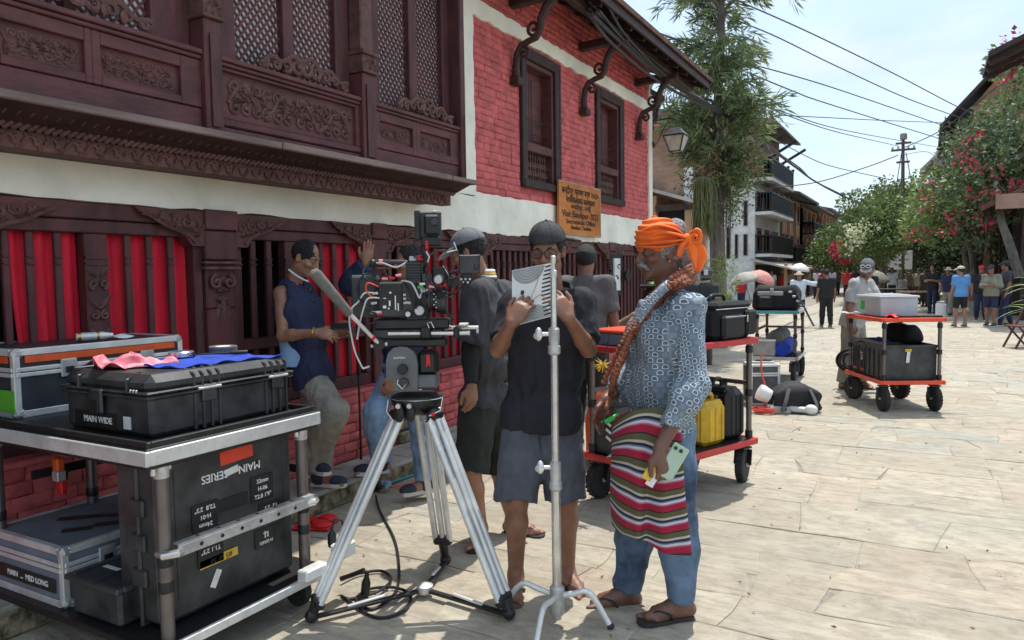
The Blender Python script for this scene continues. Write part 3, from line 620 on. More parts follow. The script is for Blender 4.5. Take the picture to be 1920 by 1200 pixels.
# ---------------------------------------------------------------- GROUND FLOOR SCREENS
def pillar(y0, y1):
 c = (y0 + y1) / 2; mb = MB()
 addb(mb, -4.15, -3.925, y0, y1, .66, 1.35, .01); addb(mb, -4.15, -3.94, y0 + .01, y1 - .01, 1.35, 1.66, .01); addb(mb, -4.15, -3.915, y0 - .005, y1 + .005, 1.66, 1.845, .008)
 p = hp('pillar', M['wood_v'], mb); mb = MB()
 for zz in (1.60, 1.635): addb(mb, -3.95, -3.905, y0 - .02, y1 + .02, zz, zz + .018, .004)
 for s in (-1, 1):
  relief(mb, spiral((s * .05, 0), .045, 1.3, math.pi / 2, -s), .012, (-3.925, c, 1.52), U_, V_, N_)
  for q in range(4): leaf3(mb, (s * .045, .05 - .05 * q), math.pi / 2 * (1.6 if s > 0 else .4) + q * .3 * s, .075, .02, (-3.93, c, 1.46), U_, V_, N_, .02)
  leaf3(mb, (s * .03, -.02), -math.pi / 2 + s * .2, .11, .018, (-3.93, c, 1.40), U_, V_, N_, .02)
 leaf3(mb, (0, 0), -math.pi / 2, .2, .022, (-3.925, c, 1.44), U_, V_, N_, .02); hp('pillar_carving', M['wood_carved'], mb, p)
 # carved wing brackets over the pillar
 for s in (-1, 1):
  poly = [(0, 0), (0, .215), (s * .46, .215), (s * .43, .185), (s * .34, .165), (s * .27, .125), (s * .20, .085), (s * .13, .05), (s * .09, .0)]; o = (-3.925, c + s * (y1 - y0) / 2, 1.745)
  mb = MB().prism(poly if s > 0 else poly[::-1], (-4.03, o[1], o[2]), (0, 1, 0), (0, 0, 1), (.105, 0, 0)); b_ = hp('wing_bracket', M['wood'], mb); mb = MB()
  relief(mb, [(s * (.07 + .35 * t), .02 + .155 * t ** .75 + .008 * math.sin(t * 9)) for t in np.linspace(0, 1, 20)], .011, o, U_, V_, N_)
  for q in range(4): relief(mb, spiral((s * (.055 + .075 * q), .13 + .013 * q), .048 - .008 * q, 1.3, q * 1.3, s), .010, o, U_, V_, N_)
  for q in range(8): leaf3(mb, (s * (.03 + .042 * q), .07 + .012 * q), (0 if s > 0 else math.pi) + rnd.uniform(-.6, .6), .055, .016, o, U_, V_, N_, .018)
  hp('bracket_carving', M['wood_carved'], mb, b_, kind='stuff')
 mb = slab(-4.05, -3.905, y0 - .004, y1 + .004, 1.85, 1.975, .006); hp('pillar_block', M['wood'], mb)
for a, b in ((1.60, 1.80), (3.10, 3.34), (4.69, 4.86), (6.22, 6.45), (7.95, 8.2), (9.8, 10.05), (11.3, 11.58)): pillar(a, b)
def screen(y0, y1, slats, wide=(), rail=None):
 """timber grille in one bay: frame, then every slat a piece of its own"""
 mb = MB(); addb(mb, -4.06, -3.965, y0, y1, 1.80, 1.87, .006); addb(mb, -4.08, -3.955, y0, y1, 1.875, 1.965, .006); addb(mb, -4.06, -3.965, y0, y1, .667, .76, .006)
 if rail: addb(mb, -4.05, -3.97, y0 + .04, y1 - .04, rail, rail + .075, .005)
 addb(mb, -4.06, -3.962, y0, y0 + .05, .76, 1.80, .005); addb(mb, -4.06, -3.962, y1 - .06, y1, .76, 1.80, .005)
 s_ = hp('door_screen', M['wood_v'], mb)
 for a, b in slats:
  mb = MB(); addb(mb, -4.018, -3.988 + rnd.uniform(-.003, .003), a, b, .76, 1.80, .005); addb(mb, -3.99, -3.976, a, b, 1.63, 1.638); addb(mb, -3.99, -3.976, a, b, 1.665, 1.673); hp('slat', M['wood_v'], mb, s_)
 for a, b in wide:
  mb = MB(); addb(mb, -4.05, -3.975, a, b, .76, 1.80, .006); addb(mb, -3.99, -3.966, a, b, 1.625, 1.64); addb(mb, -3.99, -3.966, a, b, 1.66, 1.675); hp('carved_stile', M['wood_v'], mb, s_); c = (a + b) / 2; w = b - a
  mb = MB(); o = (-3.974, c, 1.3)
  for k in range(4):
   for s in (-1, 1):
    relief(mb, spiral((s * w * .22, .22 - k * .17), w * .2, 1.2, math.pi / 2 * (1 if k % 2 else -1), s), .009, o, U_, V_, N_, 6, .2)
    leaf3(mb, (s * w * .1, .26 - k * .17), math.pi / 2 - s * .7, .09, .018, o, U_, V_, N_, .018)
   relief(mb, [(-w * .3 + w * .6 * t, .13 - k * .17 - .04 * math.sin(math.pi * t)) for t in np.linspace(0, 1, 8)], .008, o, U_, V_, N_)
  hp('stile_carving', M['wood_carved'], mb, s_, kind='stuff')
screen(1.80, 3.10, [(1.965, 2.0), (2.08, 2.118), (2.22, 2.258), (2.61, 2.648), (2.745, 2.782), (2.885, 2.925)], [(2.37, 2.50)])
screen(3.34, 4.69, [(3.395, 3.43), (3.51, 3.555), (3.645, 3.69), (4.16, 4.20), (4.30, 4.345), (4.45, 4.49)], [(3.80, 3.93)], rail=1.06)
ev = lambda a, b, n, w: [(a + (b - a) * (i + .5) / n - w / 2, a + (b - a) * (i + .5) / n + w / 2) for i in range(n)]
screen(4.86, 6.22, ev(4.92, 6.14, 9, .05)); screen(6.45, 7.95, ev(6.5, 7.9, 11, .055)); screen(8.2, 9.8, ev(8.26, 9.72, 10, .06)); screen(10.05, 11.3, ev(10.1, 11.25, 8, .06))
def curtain(y0, y1, label, gath=0.0, x=-4.045, seed=0, z0=.68):
 r_ = random.Random(seed); n, k = int((y1 - y0) * 60) + 2, 14; Pg = []
 ph = r_.uniform(0, 6)
 for j in range(k):
  t = j / (k - 1); row = []
  for i in range(n):
   s_ = i / (n - 1); yy = y0 + (y1 - y0) * s_ + gath * t * t * (1 - s_)
   row.append((x + .010 * math.sin(s_ * (y1 - y0) * 46 + ph + .5 * t) + .006 * math.sin(s_ * 31 + 2 * t), yy, 1.84 + (z0 - 1.84) * t))
  Pg.append(row)
 mb = MB(); mb.grid(Pg); o = np.array([x, (y0 + y1) / 2, z0]); mb.v = [(a - o[0], b - o[1], c - o[2]) for a, b, c in mb.v]
 ob = obj('red_curtain', mb, M['red_cloth'], None, o, smooth=180); tag(ob, label, 'curtain', 'red curtains behind the timber screens')
 sm = ob.modifiers.new('thick', 'SOLIDIFY'); sm.thickness = .003
curtain(2.01, 2.37, 'red curtain pulled aside behind the slats left of the carved stile', .10, seed=1)
curtain(2.48, 3.06, 'wide red curtain behind slats next to the first carved pillar', seed=2)
curtain(4.06, 4.64, 'red curtain behind slats beside the man in the navy vest', seed=3)
curtain(5.55, 6.18, 'red curtain behind slats beyond the film camera', seed=4)
# ---------------------------------------------------------------- UPPER WINDOWS
for (a, b) in WINS:
 mb = MB(); fw = .105
 addb(mb, -4.12, -3.915, a, a + fw, WZ0, WZ1, .01); addb(mb, -4.12, -3.915, b - fw - .05, b, WZ0, WZ1, .01); addb(mb, -4.12, -3.91, a + fw, b - fw - .05, WZ1 - .12, WZ1, .01); addb(mb, -4.12, -3.90, a + .01, b - .01, WZ0 - .005, WZ0 + .085, .01)
 w_ = hp('window', M['wood_dark'], mb)
 ia, ib = a + fw, b - fw - .05
 mb = MB(); addb(mb, -4.14, -3.95, ia, ia + .045, WZ0 + .085, WZ1 - .12, .006); addb(mb, -4.14, -3.95, ib - .045, ib, WZ0 + .085, WZ1 - .12, .006); addb(mb, -4.14, -3.945, ia + .045, ib - .045, 2.935, 3.03, .006); addb(mb, -4.14, -3.95, ia + .045, ib - .045, WZ1 - .17, WZ1 - .12, .006)
 hp('inner_frame', M['wood'], mb, w_)
 for p, q in ((ia + .045, (ia + ib) / 2 - .004), ((ia + ib) / 2 + .004, ib - .045)):
  mb = MB(); addb(mb, -4.16, -4.09, p, q, 3.03, WZ1 - .17, .004); addb(mb, -4.10, -4.078, p + .045, q - .045, 3.10, WZ1 - .25, .008); hp('shutter', M['wood'], mb, w_)
 for zz in (3.16, 3.31): hp('iron_bar', M['dark_metal'], MB().tube([(-4.02, ia, zz), (-4.02, ib, zz)], .008, 6), w_)
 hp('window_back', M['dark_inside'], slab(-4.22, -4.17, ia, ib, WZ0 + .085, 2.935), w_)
 k = 0; yy = ia + .07
 while yy < ib - .06:
  pr = [(.008, 0), (.022, .02), (.010, .05), (.020, .08), (.024, .11), (.010, .15), (.018, .18), (.022, .21), (.008, .25), (.018, .30), (.010, .33)]
  hp('baluster', M['wood_carved'], MB().lathe(pr, (-4.03, yy, WZ0 + .085), 7), w_); yy += .062
 for zz in (2.69, 2.79): hp('lattice_bar', M['wood_carved'], MB().tube([(-4.02, ia, zz), (-4.02, ib, zz)], .010, 5), w_)
 mb = MB(); zz = WZ0 + .1
 while zz < WZ1 - .08: mb.ell((-3.912, b - .05, zz), (.012, .018, .014), 6, 4); zz += .036
 hp('bead_moulding', M['wood_carved'], mb, w_)
# ---------------------------------------------------------------- EAVES
def roofslab(mb, x0, z0, x1, z1, y0, y1, t): mb.prism([(x0, z0), (x1, z1), (x1, z1 + t), (x0, z0 + t)], (0, y0, 0), (1, 0, 0), (0, 0, 1), (0, y1 - y0, 0))
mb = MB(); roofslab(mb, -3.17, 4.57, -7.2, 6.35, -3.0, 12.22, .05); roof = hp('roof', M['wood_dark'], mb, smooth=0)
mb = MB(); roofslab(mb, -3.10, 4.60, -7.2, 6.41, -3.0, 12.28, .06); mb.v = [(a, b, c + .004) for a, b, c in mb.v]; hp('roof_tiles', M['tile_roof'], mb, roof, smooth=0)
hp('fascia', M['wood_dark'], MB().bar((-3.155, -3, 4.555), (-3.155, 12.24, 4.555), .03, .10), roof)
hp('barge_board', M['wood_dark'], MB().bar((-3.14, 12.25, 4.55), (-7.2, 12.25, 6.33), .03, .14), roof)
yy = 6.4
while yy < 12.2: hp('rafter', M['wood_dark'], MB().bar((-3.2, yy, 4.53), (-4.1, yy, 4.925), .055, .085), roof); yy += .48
M['wood_strut'] = mat('wood_strut', (.045, .020, .018), .6, var=.35, vs=9, bump=.4, bs=50)
def bracket(y, flip=False):
 pts = [(-3.90, 3.64), (-3.905, 3.78), (-3.89, 3.90), (-3.84, 3.985), (-3.75, 4.02), (-3.66, 4.04), (-3.61, 4.12), (-3.60, 4.22), (-3.53, 4.34), (-3.40, 4.46)]
 q = (lambda p: (p[0], y, p[1])) if not flip else (lambda p: (-3.98, 11.72 + (p[0] + 3.95), p[1]))
 mb = MB(); mb.tube([q(p) for p in pts], [.045, .04, .04, .038, .036, .036, .04, .045, .05, .055], 8)
 b_ = hp('strut', M['wood_strut'], mb); mb = MB()
 mb.tube([q(p) for p in spiral((-3.69, 4.15), .085, 1.15, -1.2, -1)], .019, 7); mb.tube([q(p) for p in spiral((-3.80, 3.90), .06, 1.1, 1.4, -1)], .017, 7); hp('strut_curl', M['wood_strut'], mb, b_)
 mb = MB(); p = q(pts[0]); mb.box((p[0], p[1], p[2] - .02), (.12, .14, .09), .012); p = q((-3.62, 4.42)); hp('strut_foot', M['wood_strut'], mb, b_)
 hp('eave_beam', M['wood_strut'], MB().bar(q((-4.05, 4.44)), q((-3.3, 4.47)), .11, .10, bev=.01), b_)
for y in (7.12, 8.93, 11.02): bracket(y)
bracket(0, True)
hp('eave_plate', M['wood_dark'], MB().bar((-3.42, -2, 4.52), (-3.42, 12.15, 4.52), .10, .09, bev=.01), roof)
# ---------------------------------------------------------------- SIGN, LANTERN, WALL BOX
sg = thing('wooden_sign', 'orange brown wooden signboard with dark lettering under the brick wall', 'sign', (-3.88, 8.71, 2.02)); SO = A3(-3.88, 8.71, 2.02)
part('board', sg, M['wood_sign'], ('box', (0, 0, .325), (.03, 1.29, .65), .006))
part('border', sg, M['wood_pale'], lambda m_: [m_.box((.014, 0, z), (.012, 1.30, .022), .003) for z in (.012, .638)] and [m_.box((.0145, y, .325), (.012, .022, .60), .003) for y in (-.635, .635)])
for s_, z, h_, b in (('बन्दीपुर भ्रमण वर्ष २०८०', .535, .115, .002), ('सचिवालयको कार्यालय', .43, .10, .002), ('बन्दीपुर, तनहुँ', .35, .068, .001), ('Visit Bandipur-2023', .255, .115, .001), ('Secretariat Office', .165, .082, .001), ('Bandipur, Tanahun', .095, .068, .001)):
 t = text('lettering', s_, h_, M['ink_black'], sg, (.0185, 0, z), (0, 1, 0), (0, 0, 1), bold=b); w = max(v.co.y for v in t.data.vertices) - min(v.co.y for v in t.data.vertices)
 tw = 1.12 if h_ > .11 else .9 if h_ > .08 else .62
 if w > 1e-3:
  for v in t.data.vertices: v.co.y *= tw / w
ln = thing('street_lantern', 'glazed four sided lantern hanging at the corner of the brick house', 'lantern', (-3.56, 11.8, 3.45))
fr = lambda z, w: [(-w, -w, z), (w, -w, z), (w, w, z), (-w, w, z)]
def lant(m_):
 a, b = fr(.02, .085), fr(.27, .165)
 for i in range(4): m_.bar(a[i], b[i], .018); m_.bar(a[i], a[(i + 1) % 4], .016); m_.bar(b[i], b[(i + 1) % 4], .022)
part('frame', ln, M['dark_metal'], lant)
part('glass', ln, M['glass_milky'], lambda m_: m_.add(fr(.025, .078) + fr(.265, .158), [(0, 1, 5, 4), (1, 2, 6, 5), (2, 3, 7, 6), (3, 0, 4, 7), (3, 2, 1, 0)]), smooth=0)
part('cap', ln, M['alu_dull'], lambda m_: m_.add(fr(.275, .175) + fr(.40, .06), [(0, 1, 5, 4), (1, 2, 6, 5), (2, 3, 7, 6), (3, 0, 4, 7), (4, 5, 6, 7), (3, 2, 1, 0)]), smooth=0)
part('hook', ln, M['dark_metal'], ('tube', [(0, 0, .40), (0, 0, .52), (-.1, -.02, .56), (-.4, -.06, .54)], .012, 6), ('tube', [(-.4, -.08, .1), (-.3, -.05, .18), (-.2, -.03, .40), (-.1, -.02, .55)], .008, 6))
wb = thing('wall_speaker', 'narrow white notice plate and black speaker fixed on the dark screen', 'speaker', (-3.90, 10.0, 1.30))
part('plate', wb, M['white'], ('box', (0, 0, .22), (.05, .22, .46), .004)); part('backing', wb, M['black'], ('box', (-.02, .05, .22), (.04, .42, .60), .01)); part('speaker_cone', wb, M['black'], ('lathe', [(.02, 0), (.09, .05), (.10, .08), (.02, .085)], (.02, .24, .2), 14, roty(math.pi / 2)))
part('plate_print', wb, M['ink_black'], lambda m_: [m_.box((.027, rnd.uniform(-.06, .06), z), (.002, rnd.uniform(.05, .1), .018)) for z in (.36, .335, .31, .2, .18, .16)])
# ================================================================== FOREGROUND CART
c1 = thing('equipment_cart', 'large dark framed equipment cart with bright aluminium edged tray, nearest in the picture', 'cart', (-3.05, 2.10, 0)); CO = A3(-3.05, 2.10, 0)
def cp(name, mat_, mb, par=None, **k):
 mb.v = [(a - CO[0], b - CO[1], c - CO[2]) for a, b, c in mb.v]; return obj(name, mb, mat_, par or c1, **k)
TX0, TX1, TY0, TY1 = -3.72, -2.45, 1.645, 2.53
cp('tray', M['black'], slab(TX0 + .01, TX1 - .01, TY0 + .01, TY1 - .01, .905, .925, .004))
for nm, mt, e, z0, z1 in (('tray_rim', 'black', .018, .918, .948), ('tray_edge', 'alu', 0, .862, .9175), ('tray_apron', 'black', .012, .846, .8615)):
 mb = MB(); t = .02
 addb(mb, TX0 + e, TX1 - e, TY0 + e, TY0 + e + t, z0, z1, .003); addb(mb, TX0 + e, TX1 - e, TY1 - e - t, TY1 - e, z0, z1, .003); addb(mb, TX1 - e - t, TX1 - e, TY0 + e + t, TY1 - e - t, z0, z1, .003); addb(mb, TX0 + e, TX0 + e + t, TY0 + e + t, TY1 - e - t, z0, z1, .003); cp(nm, M[mt], mb)
for x, y in ((-2.495, 1.735), (-2.50, 2.45), (-3.66, 1.73), (-3.66, 2.16)):
 po = cp('post', M['tube_dark'], MB().lathe([(.026, .17), (.026, .85)], (x, y, 0), 16)); cp('collar', M['alu_dull'], MB().lathe([(.0275, .80), (.029, .805), (.029, .85), (.0275, .851)], (x, y, 0), 16), po)
 for z in (.36, .46): cp('collar', M['black'], MB().lathe([(.0262, z), (.0285, z + .004), (.0285, z + .04), (.0262, z + .044)], (x, y, 0), 16), po)
 for s in (-1, 1): cp('bolt', M['steel'], MB().lathe([(.009, .82), (.011, .825), (.008, .85)], (x + s * .018, y - s * .045, 0), 8), po)
cp('lower_deck', M['black'], slab(-3.72, -2.46, 1.66, 2.58, .14, .17, .005))
cp('lower_edge', M['alu'], slab(-2.46, -2.44, 1.66, 2.58, .135, .175, .004))
mb = MB(); mb.bar((-2.452, 1.76, .515), (-2.452, 2.47, .515), .012, .045, bev=.003); mb.bar((-2.464, 1.76, .541), (-2.464, 2.47, .541), .034, .006); rl = cp('side_rail', M['alu_dull'], mb)
for k in range(6): cp('rail_hole', M['black'], MB().lathe([(.008, 0), (.008, .0135)], (-2.4575, 1.86 + k * .098, .515), 10, roty(math.pi / 2)), rl); cp('rail_hole', M['black'], MB().lathe([(.008, 0), (.008, .0068)], (-2.468, 1.86 + k * .098, .538), 10), rl)
for y in (1.75, 2.46): cp('rail_clamp', M['steel'], MB().tube([(-2.51, y - .03, .51), (-2.47, y - .04, .512), (-2.435, y, .515), (-2.45, y + .02, .515)], .016, 10), rl)
mb = MB(); mb.bar((-3.7, 1.9, .62), (-3.7, 2.55, .62), .02, .04); mb.bar((-3.68, 2.55, .62), (-2.6, 2.57, .62), .02, .04); cp('back_rail', M['black'], mb)
for x, y in ((-2.56, 1.78), (-2.56, 2.46), (-3.6, 1.78), (-3.6, 2.46)):
 w = cp('wheel', M['rubber'], MB().lathe([(.03, -.02), (.068, -.02), (.074, -.01), (.074, .01), (.068, .02), (.03, .02)], (x, y, .0745), 18, rotx(math.pi / 2))); cp('caster_fork', M['dark_metal'], MB().box((x, y, .115), (.05, .06, .05), .006), w)
bk = cp('corner_bracket', M['alu'], MB().box((-2.40, 2.40, .215), (.06, .14, .05), .006))
# power box hanging on the cart corner
pb = thing('power_box', 'small white power box clipped at the corner of the aluminium edged cart', 'power box', (-2.42, 2.62, .18))
part('case', pb, M['white'], ('box', (0, 0, .06), (.07, .11, .07), .008)); part('plug', pb, M['black'], ('lathe', [(.018, .09), (.022, .11), (.02, .15), (.008, .17)], (-.05, -.02, -.02), 10), ('tube', [(-.05, -.02, .15), (-.045, 0, .20), (-.02, .02, .19), (-.01, .03, .1)], .006, 6))
def hard_case(par, o, L, Wd, Hh, rim, mat_, rot=None):
 """moulded case: tub, lid, rim lips, latches and ribs; x = long front, y = depth"""
 tub = MB(); tub.box((0, 0, rim / 2), (L * .97, Wd * .95, rim), .018); r_ = [tub]
 lid = MB(); lid.box((0, 0, rim + (Hh - rim) / 2), (L * .985, Wd * .965, Hh - rim), .030)
 lip = MB(); lip.box((0, 0, rim - .008), (L, Wd, .014), .006); lip.box((0, 0, rim + .010), (L + .004, Wd + .004, .012), .006)
 obj('tub', tub, mat_, par); obj('lid', lid, mat_, par); obj('rim_lip', lip, mat_, par)
# ---- black lens case "MAIN WIDE"
lc = thing('hard_case', 'black moulded hard case labelled MAIN WIDE lying on the aluminium edged tray', 'case', (-2.88, 2.13, .928))
hard_case(lc, None, .585, .75, .245, .165, M['black_plastic'])
for y in (-.16, -.12, -.08, -.04, .21, .25, .29, .33):      # ribs on the long right side
 part('rib', lc, M['black_plastic'], ('box', (.284, y, .075), (.02, .011, .15), .004), ('box', (.282, y, .205), (.018, .011, .055), .004), ('bar', (.28, y, .23), (.225, y, .247), .011, .008))
for y in (-.10, .27): la = part('latch', lc, M['black_plastic'], ('box', (.298, y, .145), (.016, .07, .07), .006)); part('hinge_pin', la, M['alu_dull'], ('tube', [(.303, y - .055, .168), (.303, y + .055, .168)], .006, 8))
for x in (-.16, .16): part('rib', lc, M['black_plastic'], ('box', (x, -.366, .20), (.012, .02, .06), .004), ('bar', (x, -.36, .225), (x, -.31, .247), .012, .008)); 
la = part('latch', lc, M['black_plastic'], ('box', (-.03, -.378, .13), (.085, .016, .10), .008)); part('latch_slot', la, M['black'], ('box', (-.03, -.388, .11), (.05, .004, .05), .002))
part('label_strip', lc, M['label_dark'], ('box', (-.07, -.3585, .048), (.29, .0035, .068), .001)); text('lettering', 'MAIN WIDE', .036, M['ink_white'], lc, (-.055, -.3612, .048), (1, 0, 0), (0, 0, 1), bold=.0006)
part('tape_scrap', lc, M['white_tape'], ('box', (.135, -.3582, .05), (.045, .003, .05)))
part('lid_notch', lc, M['alu_dull'], lambda m_: [m_.box((.19 + k * .018, -.374, .183), (.007, .008, .012), .002) for k in range(3)])
# cloth, ring, tape and pen on that case
LZ = .928 + .245
def sheet(fn, n, k, th=.003):
 Pg = [[fn(i / (n - 1), j / (k - 1)) for j in range(k)] for i in range(n)]; mb = MB(); mb.grid(Pg); return mb
def cloth_obj(name, label, cat, mat_, fn, n, k, o, th=.003):
 mb = sheet(fn, n, k); ob = obj(name, mb, mat_, None, o, smooth=180); tag(ob, label, cat); s_ = ob.modifiers.new('thick', 'SOLIDIFY'); s_.thickness = th; s_.offset = 1; return ob
cloth_obj('blue_cloth', 'bright blue microfibre cloth spread on the black hard case', 'cloth', M['blue_cloth'], lambda s, t: ((s - .5) * .42 + .06 * (t - .5) + .012 * math.sin(9 * t), (t - .5) * .52 + .02 * math.sin(7 * s), .004 + .006 * abs(math.sin(s * 7 + t * 5)) * (s * (1 - s) * 4) + (.012 if s > .97 or t < .02 else 0) * math.sin(12 * (s + t)) ** 2), 26, 30, (-2.86, 2.20, LZ))
cloth_obj('pink_ribbon', 'crumpled pink flagging ribbon on the corner of the hard case', 'ribbon', M['pink'], lambda s, t: ((s - .5) * .30 + .02 * math.sin(11 * t + 3 * s), (t - .5) * .24 + .03 * math.sin(8 * s), .006 + .05 * abs(math.sin(s * 9 + 2 * math.sin(t * 6))) * abs(math.sin(t * 5 + s * 3)) * min(1, 6 * s * (1 - s)) + .002), 34, 26, (-3.0, 1.93, LZ), .002)
rg = thing('lens_ring', 'shiny metal lens ring lying on the blue cloth', 'lens ring', (-2.98, 2.20, LZ + .014)); part('ring', rg, M['steel'], ('lathe', [(.048, 0), (.055, .002), (.055, .022), (.050, .026), (.044, .026), (.044, 0)], (0, 0, 0), 24)); part('ring_screw', rg, M['dark_metal'], ('lathe', [(.006, 0), (.007, .01)], (.05, .03, .01), 8), ('lathe', [(.006, 0), (.007, .012)], (.062, .02, 0), 8))
tr = thing('tape_roll', 'flat grey tape roll at the back of the blue cloth', 'tape roll', (-2.99, 2.44, LZ + .016)); part('roll', tr, M['tee_grey'], ('lathe', [(.035, 0), (.065, 0), (.066, .022), (.062, .026), (.035, .024)], (0, 0, 0), 24)); part('core', tr, M['white_tape'], ('lathe', [(.030, .001), (.036, .001), (.036, .025), (.030, .025)], (0, 0, 0), 18))
pn = thing('screwdriver', 'slim dark screwdriver laid across the blue cloth', 'tool', (-2.86, 2.33, LZ + .022), .9); part('shaft', pn, M['dark_metal'], ('tube', [(-.09, 0, 0), (.03, 0, 0)], .004, 8)); part('handle', pn, M['black'], ('tube', [(.03, 0, 0), (.05, 0, 0), (.11, 0, 0)], [.006, .010, .009], 10))
def flight_case(name, label, o, dx, dy, dz, panelm, lidz, stripe=None, green=False, rz=0):
 """aluminium edged flight case; o = centre of base"""
 t = thing(name, label, 'flight case', o, rz); hx, hy = dx / 2, dy / 2; e = .028
 part('panels', t, M[panelm], ('box', (0, 0, dz / 2), (dx - .012, dy - .012, dz - .012), .004))
 for sx in (-1, 1):
  for sy in (-1, 1):
   part('corner_angle', t, M['alu'], ('box', (sx * (hx - e / 2), sy * (hy - .002), dz / 2), (e, .006, dz - .05), .002), ('box', (sx * (hx - .002), sy * (hy - e / 2), dz / 2), (.006, e, dz - .05), .002))
   for zz in (.02, dz - .02):
    cc = part('corner_cap', t, M['alu_dull'], ('box', (sx * (hx - .022), sy * (hy - .022), zz), (.052, .052, .046), .014)); part('rivet', cc, M['steel'], *[('ell', (sx * (hx + .003), sy * (hy - .012 - .022 * q), zz), .004, 6, 4) for q in range(2)])
 for zz, w in ((dz - .002, e), (.002, e)):
  for sy in (-1, 1): part('edge_angle', t, M['alu'], ('box', (0, sy * (hy - .0015), zz - (w / 2 if zz > .1 else -w / 2)), (dx - .06, .006, w), .002), ('box', (0, sy * (hy - w / 2), zz - .001), (dx - .06, w, .006), .002))
  for sx in (-1, 1): part('edge_angle', t, M['alu'], ('box', (sx * (hx - .0015), 0, zz - (w / 2 if zz > .1 else -w / 2)), (.006, dy - .06, w), .002), ('box', (sx * (hx - w / 2), 0, zz - .001), (w, dy - .06, .006), .002))
 for zz in (lidz - .012, lidz + .012):
  part('lid_extrusion', t, M['alu'], ('box', (0, -hy - .001, zz), (dx - .02, .009, .019), .003), ('box', (hx + .001, 0, zz), (.009, dy - .02, .019), .003), ('box', (0, hy + .001, zz), (dx - .02, .009, .019), .003))
 if stripe: part('lid_stripe', t, M[stripe], ('box', (hx - .001, 0, (lidz + dz) / 2 + .004), (.008, dy - .10, (dz - lidz) * .30), .001), ('box', (0, -hy + .001, (lidz + dz) / 2 + .004), (dx - .10, .008, (dz - lidz) * .30), .001))
 for yy in (-.22 * dy, .25 * dy):
  l_ = part('latch', t, M['alu_dull'], ('box', (hx + .006, yy, lidz), (.012, .075, .085), .004)); part('latch_wing', l_, M['dark_metal'], ('box', (hx + .014, yy, lidz - .008), (.006, .04, .03), .002))
 hd = part('handle', t, M['alu_dull'], ('tube', [(hx + .004, -.10 - .02, dz * .28), (hx + .03, -.10 - .02, dz * .28), (hx + .034, -.10 - .02, dz * .52), (hx + .004, -.10 - .02, dz * .52)], .008, 8))
 return t
sv = flight_case('flight_case', 'silver flight case with orange lid stripe behind the MAIN WIDE case', (-3.82, 2.20, .928), .54, .86, .31, 'navy_panel', .205, 'orange_tape')
part('green_tape', sv, M['green_tape'], ('box', (.14, -.434, .075), (.26, .004, .10), .001))
gc = flight_case('flight_case', 'grey flight case labelled MAIN MED LONG on the lower deck of the near cart', (-3.42, 2.04, .172), .60, .68, .255, 'grey_panel', .17, None)
part('label_strip', gc, M['label_dark'], ('box', (.02, -.3395, .085), (.44, .004, .06), .001)); text('lettering', 'MAIN  ...  MED LONG', .034, M['ink_white'], gc, (.03, -.3422, .085), (1, 0, 0), (0, 0, 1), bold=.0006)
for x, y, a, l in ((-.05, -.05, .5, .2), (.12, .10, .5, .24), (.10, -.16, .4, .12), (.22, .02, .5, .3)): part('tape_strip', gc, M['label_dark'], ('box', (x, y, .2555), (.045, l, .003), .001, rotz(-a * 1.6)))
# bottle-like lens brush on the silver case
lb = thing('cleaning_bottle', 'grey and copper cleaning bottle lying on the silver flight case', 'bottle', (-3.66, 2.22, 1.262), math.radians(70)); part('body', lb, M['alu'], ('lathe', [(.018, -.09), (.021, -.085), (.021, .03), (.014, .06), (.012, .075)], (0, 0, 0), 16, roty(math.pi / 2))); part('band', lb, M['gold'], ('lathe', [(.0215, -.085), (.0215, -.07)], (0, 0, 0), 16, roty(math.pi / 2)), ('lathe', [(.0215, .0), (.0215, .012)], (0, 0, 0), 16, roty(math.pi / 2)))
cloth_obj('paper_scrap', 'white folded paper lying beside the cleaning bottle', 'paper', M['white'], lambda s, t: ((s - .5) * .07, (t - .5) * .10, .012 + .012 * math.sin(s * 4) * math.sin(t * 3)), 6, 6, (-3.67, 2.36, 1.238), .002)
# upright case, written upside down
vc = thing('hard_case', 'upright black lens case with upside down white lettering and orange tag', 'case', (-2.70, 2.11, .172))
part('shell', vc, M['black_plastic'], ('box', (0, 0, .34), (.27, .70, .66), .025)); part('rim_lip', vc, M['black_plastic'], ('box', (.02, 0, .34), (.02, .725, .68), .008))
for y in (-.355, .355):
 for z in (.2, .34, .48): part('latch', vc, M['black_plastic'], ('box', (.02, y, z), (.09, .02, .07), .006))
part('frame_line', vc, M['black_plastic'], *[('box', (.1365, y, .36), (.004, .012, .52), .001) for y in (-.27, .29)]); XF = .1365
def tagp(nm, mt, y, z, w, h, x=XF, tilt=0): return part(nm, vc, M[mt], ('box', (x, y, z), (.003, w, h), .001, rotx(tilt)))
tagp('orange_tag', 'red_tape', .03, .62, .17, .058, tilt=.05); text('lettering', 'MAIN    SERIES', .048, M['ink_white'], vc, (XF + .0025, .0, .552), (0, -1, 0), (0, 0, -1), bold=.0006)
tagp('torn_tape', 'white_tape', .0, .556, .07, .03, .1385, .15)
for y, z, l in ((-.14, .40, ('24mm', 'H-01', 'T2.8  2\'3"')), (.16, .44, ('T2.8 1\'9"', 'H-06', '32mm')), (-.12, .235, ('T1.1 2\'3"',)), (.20, .325, ('T2  2\'3"',))):
 tagp('lens_tag', 'black', y, z, .125, .115 if len(l) > 1 else .09, .139)
 for i, s_ in enumerate(l): text('lettering', s_, .026, M['ink_white'], vc, (.1412, y, z + (.034 - .034 * (2 - i) + .0 if len(l) > 1 else .02)), (0, -1, 0) if not (y > .1 and len(l) > 1) else (0, 1, 0), (0, 0, -1) if not (y > .1 and len(l) > 1) else (0, 0, 1), bold=.0003)
